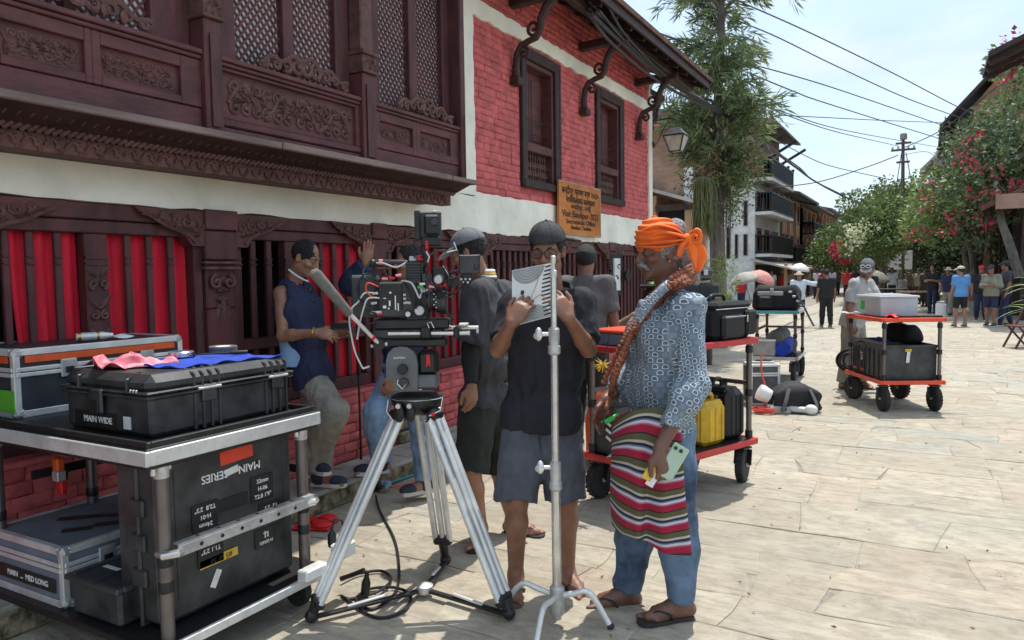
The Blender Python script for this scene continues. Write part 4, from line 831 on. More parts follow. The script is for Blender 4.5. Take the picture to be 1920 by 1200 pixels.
tagp('tape_line', 'black', .0, .42, .16, .055, .138); tagp('yellow_tape', 'yellow_tape', -.08, .205, .19, .036, .139, .02); text('lettering', '#5 of 38', .032, M['ink_black'], vc, (.1412, -.07, .205), (0, -1, 0), (0, 0, -1))
tagp('serial_tag', 'black', .17, .215, .12, .085, .139); text('lettering', 'H-SERIES', .020, M['ink_white'], vc, (.1412, .17, .195), (0, -1, 0), (0, 0, -1)); part('tag_mark', vc, M['ink_white'], ('box', (.1412, .17, .235), (.001, .03, .006)), ('box', (.1412, .165, .228), (.001, .006, .03)), ('box', (.1412, .18, .225), (.001, .006, .022)))
tagp('torn_tape', 'white_tape', -.10, .125, .03, .075, .139, -.5)
# bag with tags, open case, brush
def blob_bag(name, label, o, d, mat_, rz=0, seed=0, sub=3, top=.35, cat='bag', amp=.05, sq=.45):
 """soft bag: rounded box with slumped, creased sides"""
 r_ = random.Random(seed); t = thing(name, label, cat, o, rz); n, k = 28, 12; Pg = []
 ph = [r_.uniform(0, 6) for _ in range(6)]
 for j in range(k):
  v = j / (k - 1); a = math.sin(math.pi * min(1, max(0, v)) * .5) if v < .15 else 1; row = []
  zz = v; sc = (1 - (max(0, v - .55) / .45) ** 2.2 * top) * (.9 + .1 * min(1, v / .15))
  if j == 0: sc *= .93
  for i in range(n):
   th = 2 * math.pi * i / n; cx = math.copysign(abs(math.cos(th)) ** sq, math.cos(th)); cy = math.copysign(abs(math.sin(th)) ** sq, math.sin(th))
   w = 1 + amp * math.sin(3 * th + ph[0] + 3 * v) + amp * .6 * math.sin(7 * th + ph[1] - 5 * v) + amp * .5 * math.sin(9 * v + ph[2])
   row.append((cx * d[0] / 2 * sc * w, cy * d[1] / 2 * sc * w, d[2] * zz * (1 + .06 * math.sin(2 * th + ph[3])) if j else 0))
  Pg.append(row)
 mb = MB(); mb.grid(Pg, closed=True); nb = (k - 1) * n; c = len(mb.v)
 mb.add([(0, 0, d[2] * .985)], []); mb.f += [(nb + i, nb + (i + 1) % n, c) for i in range(n)]; mb.f.append(tuple(range(n))[::-1]); mb.tint += [None] * (n + 1)
 obj('body', mb, M[mat_], t, smooth=60); return t
bg_ = blob_bag('shoulder_bag', 'soft black bag with yellow and white tags on the lower cart deck', (-3.27, 2.36, .43), (.34, .30, .36), 'bag', .3, 5, top=.6)
part('tag', bg_, M['yellow_tape'], ('box', (.10, -.10, .31), (.05, .004, .03), .001, rotx(-.5))); part('tag', bg_, M['white_tape'], ('box', (.03, -.135, .28), (.03, .004, .018), .001, rotx(-.4)))
part('strap', bg_, M['black'], ('tube', [(-.12, -.12, .25), (-.17, -.17, .18), (-.10, -.20, .12), (-.02, -.19, .16), (.05, -.15, .24)], .014, 6, True, .3))
oc = thing('open_case', 'open black case with dark foam at the bottom of the near cart', 'case', (-2.90, 1.93, .172))
part('tub', oc, M['black_plastic'], ('box', (0, 0, .075), (.32, .46, .15), .015), ('box', (0, -.235, .155), (.36, .03, .025), .006), ('box', (0, .235, .155), (.36, .03, .025), .006), ('box', (-.165, 0, .155), (.03, .44, .025), .006), ('box', (.165, 0, .155), (.03, .44, .025), .006))
part('foam', oc, M['navy_panel'], ('box', (0, .1, .152), (.29, .22, .02), .01), ('box', (-.08, -.12, .152), (.13, .2, .02), .01), ('box', (.1, -.12, .145), (.06, .18, .02), .01)); part('foam_label', oc, M['white_tape'], ('box', (-.07, -.11, .164), (.10, .02, .002)))
bt = thing('paint_brush', 'orange handled brush and dark bottle hanging on the back rail', 'brush', (-3.62, 1.98, .58)); part('handle', bt, M['orange_tape'], ('box', (0, 0, .085), (.045, .04, .07), .008)); part('ferrule', bt, M['alu_dull'], ('box', (0, 0, .03), (.05, .042, .05), .004)); part('bristles', bt, M['red_bright'], ('box', (0, .01, -.03), (.045, .03, .07), .006)); part('clip', bt, M['dark_metal'], ('box', (-.02, .03, .03), (.02, .04, .07), .004))
# ================================================================== TRIPOD WITH FILM CAMERA
TB = A3(-2.08, 2.83, 0); k_ = 3.50 / F
cl = lambda px, py, d=0.0: TB + (px - 797) * k_ * A3(math.cos(PSI), math.sin(PSI), 0) + A3(-math.sin(PSI), math.cos(PSI), 0) * d + A3(0, 0, H + (517 - py) * k_)   # camera-facing design plane through the tripod axis
tp = thing('tripod', 'heavy film tripod with silver twin tube legs and grey fluid head', 'tripod', TB)
def tpp(name, mat_, mb, par=None, **k):
 mb.v = [(a - TB[0], b - TB[1], c - TB[2]) for a, b, c in mb.v]; return obj(name, mb, mat_, par or tp, **k)
feet = [A3(-2.37, 2.35, 0), A3(-1.60, 2.78, 0), A3(-2.21, 3.17, .0)]; ax = cl(785, 752)
for i, ft in enumerate(feet):
 d = unit(A3(ft[0] - ax[0], ft[1] - ax[1], 0)); s_ = np.cross(d, (0, 0, 1)); top = ax + d * .10 - A3(0, 0, .06); end = ft + A3(0, 0, .035); knee = top + (end - top) * (.93 if i < 2 else .86)
 leg = tpp('leg', M['dark_metal'], MB().tube([top + (ax - top) * .3 + A3(0, 0, .02), top], .028, 10))
 for q in (-1, 1): tpp('leg_tube', M['alu'], MB().tube([top + s_ * q * .042, knee + s_ * q * .038], .0165, 12), leg)
 tpp('leg_tube', M['alu'], MB().tube([top + (knee - top) * .02 + d * .014, knee + (end - knee) * .6], .0150, 12), leg)
 cb = MB(); cb.bar(top - s_ * .055, top + s_ * .055, .045, .05, bev=.012); cb.ell(top + s_ * .06, .022, 10, 6); tpp('leg_clamp', M['black'], cb, leg); tpp('clamp_knob', M['steel'], MB().tube([top + s_ * .062, top + s_ * .086], [.018, .015], 12), leg)
 kb = MB(); kb.bar(knee - s_ * .05, knee + s_ * .05, .04, .05, bev=.01); kb.tube([knee, end], [.028, .02], 10); kb.ell(end, (.03, .03, .03), 10, 6); tpp('leg_foot', M['black'], kb, leg)
cen = A3(-2.09, 2.82, .03)
for ft in feet: sp = MB(); sp.bar(ft + A3(0, 0, .028), cen, .03, .016, bev=.004); tpp('spreader_arm', M['black'], sp); sp = MB(); sp.bar(ft * .7 + cen * .3 + A3(0, 0, .03), ft * .35 + cen * .65 + A3(0, 0, .03), .016, .012, bev=.003); tpp('spreader_slider', M['alu'], sp)
tpp('spreader_hub', M['alu_dull'], MB().lathe([(.03, .0), (.04, .01), (.04, .04), (.015, .05)], (cen[0], cen[1], .012), 14))
b0 = cl(785, 752)
bowl = tpp('bowl', M['black'], MB().lathe([(.05, -.06), (.09, -.045), (.118, -.01), (.125, .015), (.122, .032), (.10, .038), (.05, .038)], b0, 28)); tpp('bowl_ring', M['steel'], MB().lathe([(.1235, .018), (.1265, .0205), (.1235, .023)], b0, 32), bowl)
for px, py in ((757, 752), (777, 752)):
 c_ = cl(px, py + 14, -.112); tpp('leg_lock', M['black'], MB().ell(c_, (.028, .02, .045), 12, 7), bowl); tpp('lock_knob', M['steel'], MB().tube([cl(px, py, -.125), cl(px, py, -.142)], [.014, .011], 12), bowl)
tpp('lock_dot', M['red_bright'], MB().ell(cl(818, 770, -.10), .012, 8, 6), bowl); tpp('carry_wire', M['steel'], MB().tube([cl(735, 745, -.07), cl(733, 765, -.09), cl(745, 782, -.09)], .003, 5), bowl); tpp('carry_wire', M['steel'], MB().tube([cl(835, 742, -.06), cl(832, 764, -.09), cl(805, 775, -.12)], .003, 5), bowl)
# fluid head
hb = MB(); poly = [(733, 707), (733, 672), (737, 658), (747, 648), (758, 646), (772, 647), (783, 654), (789, 664), (791, 680), (790, 728), (748, 728), (747, 708)]
o_ = cl(0, 0, -.075); u_ = cl(1, 0) - cl(0, 0); v_ = cl(0, 1) - cl(0, 0); hb.prism(poly, o_, u_, v_, A3(-math.sin(PSI), math.cos(PSI), 0) * .055); head = tpp('fluid_head', M['grey_head'], hb)
def cbox(name, mat_, x0, x1, y0, y1, d0, d1, par, b=.006):
 c_ = (cl(x0, y0, d0) + cl(x1, y1, d1)) / 2; mb = MB(); mb.box(c_, ((x1 - x0) * k_, d1 - d0, abs(y1 - y0) * k_), b, rotz(PSI)); return tpp(name, mat_, mb, par)
def ccyl(name, mat_, px, py, d0, d1, r, par, axis='d', n=18, prof=None):
 a = unit(A3(-math.sin(PSI), math.cos(PSI), 0)) if axis == 'd' else unit(A3(math.cos(PSI), math.sin(PSI), 0)); c_ = cl(px, py)
 pts = [c_ + a * t for t in ((d0, d0 + .003, d1 - .003, d1) if prof is None else [p[0] for p in prof])]; rr = [r * .94, r, r, r * .94] if prof is None else [p[1] for p in prof]
 return tpp(name, mat_, MB().tube(pts, rr, n), par)
cbox('head_core', M['black'], 788, 828, 655, 702, -.05, .06, head, .02); cbox('head_base', M['grey_head'], 752, 826, 700, 726, -.062, .06, head, .01); cbox('head_top_plate', M['black'], 722, 845, 632, 648, -.055, .055, head, .008)
cbox('logo_bar', M['red_bright'], 806, 811, 662, 680, -.053, -.049, head, .001); tpp('logo_mark', M['red_bright'], MB().prism([(805, 684), (812, 660), (814, 683), (811, 683), (810.5, 673), (808.5, 684)], cl(0, 0, -.0535), u_, v_, A3(-math.sin(PSI), math.cos(PSI), 0) * .003), head)  # logo on the head in plain red, no glow
ccyl('drag_dial', M['black'], 764, 687, -.105, -.072, .024, head); ccyl('drag_dial', M['dark_metal'], 766, 712, -.10, -.07, .022, head); tpp('lock_lever', M['steel'], MB().tube([cl(757, 705, -.108), cl(755, 712, -.11), cl(764, 722, -.108), cl(770, 714, -.106)], .0035, 6), head)
text('lettering', 'sachtler', .018, M['ink_white'], head, cl(758, 666, -.0765) - TB, A3(math.cos(PSI), math.sin(PSI), 0), A3(0, 0, 1), .0008)
# pan handle
pa = tpp('pan_handle', M['alu'], MB().tube([at(655, 588, 3.30), at(700, 634, 3.40), cl(722, 641, -.07), cl(735, 641, -.06)], .0095, 10)); tpp('foam_grip', M['foam'], MB().tube([at(587, 507, 3.14), at(588, 509, 3.143), at(593, 515, 3.153), at(655, 588, 3.30)], [.010, .021, .026, .020], 14), pa); tpp('handle_cap', M['red_bright'], MB().ell(at(699, 633, 3.398), .013, 10, 7), pa); tpp('handle_rosette', M['black'], MB().tube([cl(722, 641, -.085), cl(722, 641, -.03)], .026, 14), head); tpp('rosette_knob', M['steel'], MB().ell(cl(708, 644, -.07), .009, 8, 6), pa)
# film camera, a thing of its own on the head
fc = thing('film_camera', 'black digital cinema camera rig with monitors, rods and many cables', 'camera', cl(785, 632)); FB = np.array(fc.location)
_old = tpp
def tpp(name, mat_, mb, par=None, **k):
 mb.v = [(a - FB[0], b - FB[1], c - FB[2]) for a, b, c in mb.v]; return obj(name, mb, mat_, par or fc, **k)
bd = cbox('camera_body', M['black_plastic'], 722, 792, 527, 592, -.065, .075, None, .008)
cbox('side_panel', M['black'], 722, 766, 529, 577, -.071, -.064, bd, .004); cbox('body_grip', M['black'], 768, 812, 548, 600, -.06, .06, bd, .01)
for px, py, w, h_ in ((742, 545, 4, 3), (741, 561, 3, 10), (752, 552, 2, 26), (757, 566, 2, 14), (731, 556, 5, 1.5), (730, 570, 6, 5), (739, 574, 3, 3)): cbox('panel_print', M['ink_white'], px, px + w, py, py + h_, -.0725, -.0705, bd, 0)
ccyl('side_dial', M['black'], 776, 586, -.085, -.06, .018, bd); ccyl('dial_ring', M['alu_dull'], 776, 586, -.087, -.085, .012, bd, n=12)
for py in (549, 556, 564): cbox('body_port', M['alu_dull'], 767, 772, py, py + 4, -.066, -.060, bd, .001)
bt_ = cbox('battery', M['black_plastic'], 668, 716, 515, 592, -.03, .075, None, .008); cbox('battery_plate', M['black'], 714, 724, 520, 590, -.05, .07, bt_, .004); cbox('battery_top', M['teal'], 670, 712, 513.5, 515.5, -.02, .06, bt_, .001)
tb_ = cbox('top_module', M['black'], 772, 800, 490, 526, -.05, .03, None, .004)
for py in range(493, 524, 5): cbox('module_fin', M['black_plastic'], 773, 799, py, py + 2.5, -.056, -.049, tb_, .001)
cbox('module_connector', M['alu_dull'], 777, 791, 480, 490, -.03, .0, tb_, .004); cbox('module_connector', M['red_bright'], 792, 802, 478, 489, -.03, .0, tb_, .003)
hn = tpp('top_handle', M['dark_metal'], MB().tube([cl(706, 492), cl(716, 489), cl(772, 491)], .011, 10)); tpp('handle_end', M['black'], MB().ell(cl(708, 493), (.02, .02, .022), 10, 7), hn); tpp('handle_band', M['pink'], MB().tube([cl(720, 489.5), cl(727, 490)], .013, 10), hn); tpp('handle_post', M['black'], MB().tube([cl(712, 495), cl(712, 528)], .008, 8), hn)
# top monitor on its arm
mo = cbox('top_monitor', M['black_plastic'], 792, 837, 398, 452, .0, .022, None, .005); cbox('monitor_hood', M['black'], 788, 798, 396, 450, -.02, .03, mo, .003); cbox('monitor_back', M['black'], 806, 834, 404, 442, -.03, .0, mo, .01); ccyl('monitor_boss', M['dark_metal'], 826, 418, -.045, -.03, .016, mo); cbox('monitor_foot', M['black'], 800, 836, 444, 462, -.02, .02, mo, .006); cbox('monitor_port', M['alu_dull'], 823, 828, 396, 400, -.01, .02, mo, .002)
ar = tpp('monitor_arm', M['black'], MB().tube([cl(806, 456), cl(802, 470), cl(806, 482), cl(790, 496)], .014, 10)); cbox('arm_block', M['red_bright'], 807, 813, 452, 468, -.025, .0, ar, .003); tpp('arm_clamp', M['dark_metal'], MB().tube([cl(783, 452), cl(788, 449), cl(800, 451)], .006, 8), ar); tpp('arm_rod', M['dark_metal'], MB().tube([cl(806, 484, -.02), cl(830, 470, -.02), cl(868, 473, -.02)], .006, 8), ar); tpp('arm_lever', M['alu'], MB().tube([cl(810, 472, -.04), cl(815, 482, -.04), cl(812, 492, -.04)], .004, 6), ar); tpp('arm_lever', M['alu'], MB().tube([cl(848, 474, -.04), cl(866, 470, -.04), cl(861, 456, -.04)], .004, 6), ar)
# viewfinder and side monitor
vf = cbox('viewfinder', M['black'], 818, 848, 500, 530, -.05, .02, None, .012); ccyl('eyepiece', M['black_plastic'], 834, 524, -.12, -.05, .024, vf); ccyl('eyepiece_ring', M['alu_dull'], 834, 524, -.123, -.118, .019, vf, n=14); cbox('bracket_plate', M['dark_metal'], 800, 822, 512, 528, -.04, -.02, vf, .003)
ccyl('focus_motor', M['black'], 858, 528, -.05, .03, .028, vf); tpp('motor_arm', M['dark_metal'], MB().tube([cl(840, 520), cl(856, 510), cl(872, 508)], .007, 8), vf)
sm_ = cbox('side_monitor', M['black_plastic'], 869, 908, 479, 514, -.03, .02, None, .005); cbox('monitor_knob', M['dark_metal'], 898, 906, 495, 505, -.04, -.028, sm_, .003); cbox('monitor_bracket', M['black'], 874, 892, 513, 528, -.02, .02, sm_, .004)
for q in range(5): ccyl('bracket_screw', M['alu_dull'], 873 + 4 * q, 524 + (q % 2) * 6, -.03, -.02, .006, sm_, n=8)
# lens and follow focus
le = ccyl('lens', M['black_plastic'], 785, 563, 0, 0, .05, None, axis='x', n=24, prof=[(.0, .03), (.04, .045), (.042, .055), (.075, .055), (.078, .048), (.10, .048), (.102, .058), (.128, .060), (.13, .064), (.148, .064), (.150, .056), (.146, .05), (.12, .03)])
ccyl('focus_gear', M['dark_metal'], 785, 563, .052, .066, .058, le, axis='x', n=30); ccyl('iris_gear', M['dark_metal'], 785, 563, .084, .094, .0515, le, axis='x', n=30); ccyl('lens_mount', M['steel'], 785, 563, .034, .041, .05, le, axis='x', n=24)
for q in range(6): cbox('lens_print', M['ink_white'], 822 + q % 2 * 4, 824 + q % 2 * 4, 549 + q * 5, 551 + q * 5, -.0625, -.0595, le, 0)
ff = ccyl('follow_focus', M['black'], 797, 580, -.08, -.03, .03, None); ccyl('focus_wheel', M['alu_dull'], 797, 580, -.086, -.08, .022, ff, n=16)
# plates and rods
cbox('base_plate', M['black'], 712, 850, 596, 614, -.06, .06, None, .006); cbox('bridge_plate', M['black_plastic'], 708, 838, 614, 632, -.05, .05, None, .006)
for d_, x0, x1, py in ((-.065, 738, 886, 622), (.045, 760, 902, 615)): tpp('rod', M['steel'], MB().tube([cl(x0, py, d_), cl(x1, py + 1, d_)], .0095, 12))
for d_, x0 in ((-.065, 884), (.045, 898)): tpp('rod_end', M['alu'], MB().tube([cl(x0, 623, d_), cl(x0 + 4, 623, d_)], .0105, 12))
rb = cbox('rod_clamp', M['black'], 797, 817, 610, 632, -.085, .06, None, .008); cbox('rod_clamp', M['black'], 858, 869, 611, 632, -.085, .06, None, .006); tpp('clamp_lever', M['steel'], MB().tube([cl(814, 612, -.09), cl(811, 603, -.09), cl(818, 601, -.09), cl(823, 612, -.09)], .003, 6), rb); cbox('rod_weight', M['alu_dull'], 866, 884, 606, 612, -.03, .04, rb, .004)
cr = random.Random(4)
def cable(mt, pts, r=.0042): tpp('cable', M[mt], MB().tube(smooth_path([cl(*p) for p in pts]), r, 6))
def smooth_path(P, n=6):
 P = [np.asarray(p, float) for p in P]; Q = [P[0]] + P + [P[-1]]; out_ = []
 for i in range(1, len(Q) - 2):
  for t in np.linspace(0, 1, n, endpoint=False):
   a, b, c, d = Q[i - 1], Q[i], Q[i + 1], Q[i + 2]; out_.append(.5 * (2 * b + (c - a) * t + (2 * a - 5 * b + 4 * c - d) * t * t + (3 * b - a - 3 * c + d) * t ** 3))
 return out_ + [P[-1]]
for mt, pts in (('cable', [(722, 545, -.06), (700, 520, -.1), (690, 530, -.11), (695, 560, -.1), (720, 575, -.07)]), ('cable', [(716, 516, -.05), (700, 512, -.1), (688, 540, -.12), (700, 575, -.1), (722, 585, -.07)]),
    ('cable_grey', [(722, 548, -.08), (700, 546, -.1), (688, 562, -.11), (676, 575, -.12), (672, 600, -.12), (680, 650, -.12), (694, 683, -.12)]), ('cable_grey', [(724, 556, -.08), (706, 556, -.11), (697, 575, -.11), (690, 600, -.11), (684, 630, -.11)]),
    ('cable_red', [(722, 535, -.07), (706, 528, -.1), (702, 540, -.1), (712, 556, -.09)]), ('cable', [(768, 526, -.07), (782, 548, -.10), (790, 575, -.10), (797, 562, -.09), (800, 545, -.08)]), ('cable_grey', [(765, 525, -.07), (785, 530, -.1), (798, 556, -.1), (800, 548, -.08), (801, 540, -.07)]),
    ('cable', [(800, 480, -.04), (815, 500, -.08), (812, 520, -.08), (840, 545, -.09), (862, 548, -.07), (880, 530, -.05)]), ('cable', [(865, 520, -.05), (845, 528, -.1), (840, 548, -.1), (855, 556, -.09), (870, 540, -.06)]), ('cable', [(705, 492, -.03), (695, 505, -.06), (700, 520, -.08), (722, 530, -.06)]),
    ('cable', [(840, 500, -.05), (852, 520, -.1), (848, 545, -.1), (833, 558, -.08), (826, 545, -.07)]), ('cable_grey', [(775, 490, -.04), (755, 500, -.06), (730, 492, -.05), (718, 492, -.04)]), ('cable', [(842, 575, -.06), (850, 588, -.07), (860, 598, -.06)]), ('cable', [(790, 452, -.02), (784, 470, -.04), (790, 484, -.04)]),
    ('cable', [(690, 590, -.06), (700, 602, -.09), (716, 600, -.08)])): cable(mt, pts)
for px, py, mt in ((716, 548, 'cable_grey'), (714, 566, 'cable_grey'), (722, 582, 'cable_grey'), (799, 538, 'green'), (760, 516, 'pink'), (735, 521, 'pink'), (748, 519, 'red_bright'), (776, 565, 'cable_grey'), (820, 536, 'cable_grey'), (724, 586, 'red_bright'), (712, 582, 'cable_grey'), (803, 532, 'white'), (840, 536, 'orange_tape')): tpp('connector', M[mt], MB().tube([cl(px - 5, py, -.075), cl(px + 5, py + cr.uniform(-2, 2), -.072)], [.0065, .006], 8))
tpp('antenna', M['cable_grey'], MB().tube([cl(694, 683, -.12), cl(706, 679, -.12)], .005, 6))
cp_ = None
# thin black lamp stand by the wall
st = thing('thin_stand', 'thin black upright stand beside the carved pillar behind the tripod', 'stand', G(678, 893)); part('pole', st, M['black'], ('tube', [(0, 0, .02), (0, 0, .55), (-.01, 0, 1.35)], [.010, .009, .006], 8)); part('joint', st, M['black'], ('lathe', [(.012, .78), (.016, .80), (.016, .93), (.011, .95)], (0, 0, 0), 10))
for a in (0.3, 2.4, 4.5): part('foot', st, M['black'], ('tube', [(0, 0, .09), (.14 * math.cos(a), .14 * math.sin(a), .008)], .007, 6))
# ================================================================== LIGHT STAND IN FRONT OF THE READER
cs = thing('light_stand', 'chrome light stand with folding turtle legs in front of the reading man', 'stand', G(1045, 1172)); CB = np.array(cs.location)
zc = lambda py: H - (py - 514) * 3.245 / F
part('base_tube', cs, M['steel'], ('lathe', [(.020, .03), (.020, zc(880))], (0, 0, 0), 16)); part('middle_tube', cs, M['steel'], ('lathe', [(.0165, zc(890)), (.0165, zc(640))], (0, 0, 0), 16)); part('top_tube', cs, M['steel'], ('lathe', [(.0135, zc(660)), (.0135, zc(520))], (0, 0, 0), 14))
part('spigot', cs, M['alu'], ('lathe', [(.0135, zc(520)), (.016, zc(518)), (.016, zc(508)), (.008, zc(506)), (.008, zc(496)), (.011, zc(494)), (.011, zc(482)), (.007, zc(480))], (0, 0, 0), 14))
for y0, y1 in ((860, 915), (612, 662)):
 cw = part('collar', cs, M['alu_dull'], ('lathe', [(.021, zc(y1)), (.027, zc(y1 - 3)), (.027, zc(y1 - 16)), (.022, zc(y1 - 18)), (.024, zc(y1 - 30)), (.024, zc(y0 + 3)), (.018, zc(y0))], (0, 0, 0), 18))
 zk = zc(y0 + 12); dr = unit(A3(-1, -.45, 0)); part('thumb_screw', cw, M['alu'], ('tube', [dr * .02 + A3(0, 0, zk), dr * .05 + A3(0, 0, zk)], .009, 8), ('ell', dr * .066 + A3(0, 0, zk), (.016, .014, .030), 10, 7), ('ell', dr * .07 + A3(0, 0, zk - .008), (.022, .010, .016), 10, 7))
for (px, py) in ((938, 1150), (1145, 1180), (1000, 1240)):
 e = G(px, py) - CB; hgt = .16; mid = e * .62 + A3(0, 0, .155); lg = part('turtle_leg', cs, M['alu'], ('tube', smooth_path([A3(0, 0, .13), mid * .5 + A3(0, 0, .07), mid, e * .95 + A3(0, 0, .03), e + A3(0, 0, .014)], 5), .0125, 10)); part('leg_tip', lg, M['black'], ('ell', e + A3(0, 0, .015), (.018, .018, .014), 8, 6))
part('leg_socket', cs, M['alu_dull'], ('lathe', [(.028, .05), (.032, .06), (.032, .17), (.024, .18)], (0, 0, 0), 16))
def coil(name, label, o, mt, r, n, seed, rad=.006, rise=.012):
 r_ = random.Random(seed); P_ = []
 for i in range(n * 14): a = i * 2 * math.pi / 14; q = r * (1 + .18 * math.sin(a * .37 + seed) + r_.uniform(-.03, .03)); P_.append((q * math.cos(a) + .03 * math.sin(i * .11), q * .8 * math.sin(a), rad + rise * (i / 14) % .07))
 ob = obj(name, MB().tube(smooth_path(P_, 2), rad, 6), M[mt], None, o, smooth=60); tag(ob, label, 'cable'); return ob
# ================================================================== PLATFORM CARTS
def wheel(par, x, y, r, w=.055, rz=0):
 R_ = rotz(rz) @ rotx(math.pi / 2); t = MB(); t.lathe([(r * .55, -w / 2), (r * .9, -w / 2), (r, -w * .28), (r, w * .28), (r * .9, w / 2), (r * .55, w / 2)], (x, y, r), 26, R_)
 for q in range(22): a = q * 2 * math.pi / 22; t.box(A3(x, y, r) + R_ @ A3(math.cos(a) * r, math.sin(a) * r, 0), (.010, .018, w * .8), .002, R_ @ rotz(a))
 wh = obj('wheel', t, M['rubber'], par); part('rim', wh, M['rim_grey'], ('lathe', [(.012, -w * .42), (r * .56, -w * .42), (r * .56, w * .42), (.012, w * .42)], (x, y, r), 18, R_)); part('hub', wh, M['alu_dull'], ('lathe', [(.004, -w * .75), (.014, -w * .72), (.014, w * .72), (.004, w * .75)], (x, y, r), 10, R_))
 f = MB(); d = rotz(rz) @ A3(0, 1, 0)
 for s in (-1, 1): f.bar(A3(x, y, r) + d * s * w * .68, A3(x, y, r * 1.9) + d * s * w * .68 + rotz(rz) @ A3(.03, 0, 0), .008, .05, up=(0, 1, 0))
 f.box((x, y, r * 2 + .004), (.10, .10, .014), .003); part('fork', wh, M['dark_metal'], lambda m_: m_.add(f.v, f.f))
def platform(name, label, loc, rz, L_, Wd, z1, z2, edge, r=.125, top='black', group=None, post='tube_dark'):
 t = thing(name, label, 'cart', loc, rz, group); hx, hy = L_ / 2, Wd / 2
 for nm, z in (('lower_deck', z1), ('upper_deck', z2)):
  d = part(nm, t, M[top], ('box', (0, 0, z), (L_ - .03, Wd - .03, .03), .004))
  for s in (-1, 1): part('deck_edge', d, M[edge], ('box', (0, s * (hy - .012), z + .004), (L_, .024, .045), .006)); part('deck_edge', d, M[edge], ('box', (s * (hx - .012), 0, z + .004), (.024, Wd - .05, .045), .006))
 for sx in (-1, 1):
  for sy in (-1, 1):
   po = part('post', t, M[post], ('lathe', [(.020, z1 + .02), (.020, z2 - .02)], (sx * (hx - .05), sy * (hy - .05), 0), 14))
   for z in (z1 + .03, z1 + (z2 - z1) * .45, z2 - .09): part('collar', po, M['black'], ('lathe', [(.021, z), (.027, z + .004), (.027, z + .05), (.021, z + .054)], (sx * (hx - .05), sy * (hy - .05), 0), 14))
   wheel(t, sx * (hx - .10), sy * (hy - .07), r, .06, rz=.0 if sx < 0 else .35)
 part('cross_rail', t, M[post], ('bar', (-hx + .05, hy - .05, (z1 + z2) / 2 + .08), (hx - .05, hy - .05, (z1 + z2) / 2 + .08), .02, .03), ('bar', (hx - .05, -hy + .05, (z1 + z2) / 2 + .06), (hx - .05, hy - .05, (z1 + z2) / 2 + .06), .02, .03))
 return t
A69 = math.radians(69); T2 = A3(-1.555, 5.075, 0); t2 = platform('platform_cart', 'red edged cart loaded with bags and jerrycans behind the turbaned man', T2, A69, 1.24, .58, .295, 1.035, 'deck_red')
def on(T, a, x, y, z): return tuple(T + rotz(a) @ A3(x, y, z))
def jerrycan(label, loc, rz, w, d, h, mt):
 t = thing('jerrycan', label, 'jerrycan', loc, rz); part('tank', t, M[mt], ('box', (0, 0, h * .42), (w, d, h * .84), .035)); part('shoulder', t, M[mt], ('box', (0, 0, h * .82), (w * .86, d * .8, h * .12), .025))
 part('rib', t, M[mt], *[('box', (x, s * (d / 2 + .002), h * .42), (.03, .014, h * .66), .006) for x in (-w * .28, 0, w * .28) for s in (-1, 1)], *[('box', (s * (w / 2 + .002), 0, h * .42), (.014, d * .4, h * .66), .006) for s in (-1, 1)])
 part('handle', t, M[mt], ('tube', smooth_path([(-w * .30, 0, h * .86), (-w * .26, 0, h * .97), (0, 0, h), (w * .2, 0, h * .97), (w * .24, 0, h * .86)]), .016, 10)); part('cap', t, M['black'], ('lathe', [(.022, h * .85), (.026, h * .86), (.026, h * .93), (.020, h * .94)], (w * .38, 0, 0), 14)); return t
jerrycan('scuffed yellow jerrycan on the lower deck of the red edged cart', on(T2, A69, .22, -.12, .312), A69, .26, .17, .36, 'yellow_can'); jerrycan('tall black jerrycan next to the yellow one', on(T2, A69, .50, -.02, .312), A69, .21, .34, .43, 'black')
jerrycan('low black canister behind the yellow jerrycan', on(T2, A69, .24, .13, .312), A69, .24, .18, .36, 'black_plastic')
b1 = thing('camera_bag', 'black zipped camera bag at the end of the red edged cart top', 'bag', on(T2, A69, .36, -.11, 1.056), A69); part('body', b1, M['black_cloth'], ('box', (0, 0, .115), (.46, .31, .23), .04)); part('lid', b1, M['black_cloth'], ('box', (0, 0, .245), (.44, .30, .05), .022)); part('pocket', b1, M['bag'], ('box', (-.06, -.17, .10), (.26, .05, .16), .02), ('box', (.16, -.168, .12), (.12, .04, .18), .016)); part('zip', b1, M['alu_dull'], ('tube', [(-.18, -.197, .17), (.06, -.197, .17)], .003, 5), ('box', (.08, -.20, .15), (.012, .006, .05), .002), ('tube', smooth_path([(.235, -.14, .222), (.1, -.158, .224), (-.235, -.158, .222)]), .0035, 5)); part('handle', b1, M['black'], ('tube', smooth_path([(-.09, 0, .26), (-.07, 0, .31), (.07, 0, .31), (.09, 0, .26)]), .012, 7)); part('strap', b1, M['black'], ('tube', smooth_path([(.23, -.05, .16), (.29, -.04, .06), (.30, .0, -.05), (.26, .05, -.02), (.235, .1, .12)]), .018, 6, True, .3))
bk2 = thing('hard_case', 'flat black case lying on the equipment bag of the red edged cart', 'case', on(T2, A69, .26, .15, 1.475), A69); hard_case(bk2, None, .50, .26, .10, .06, M['black_plastic']); part('latch', bk2, M['alu_dull'], *[('box', (x, -.135, .06), (.05, .01, .04), .003) for x in (-.14, .14)])
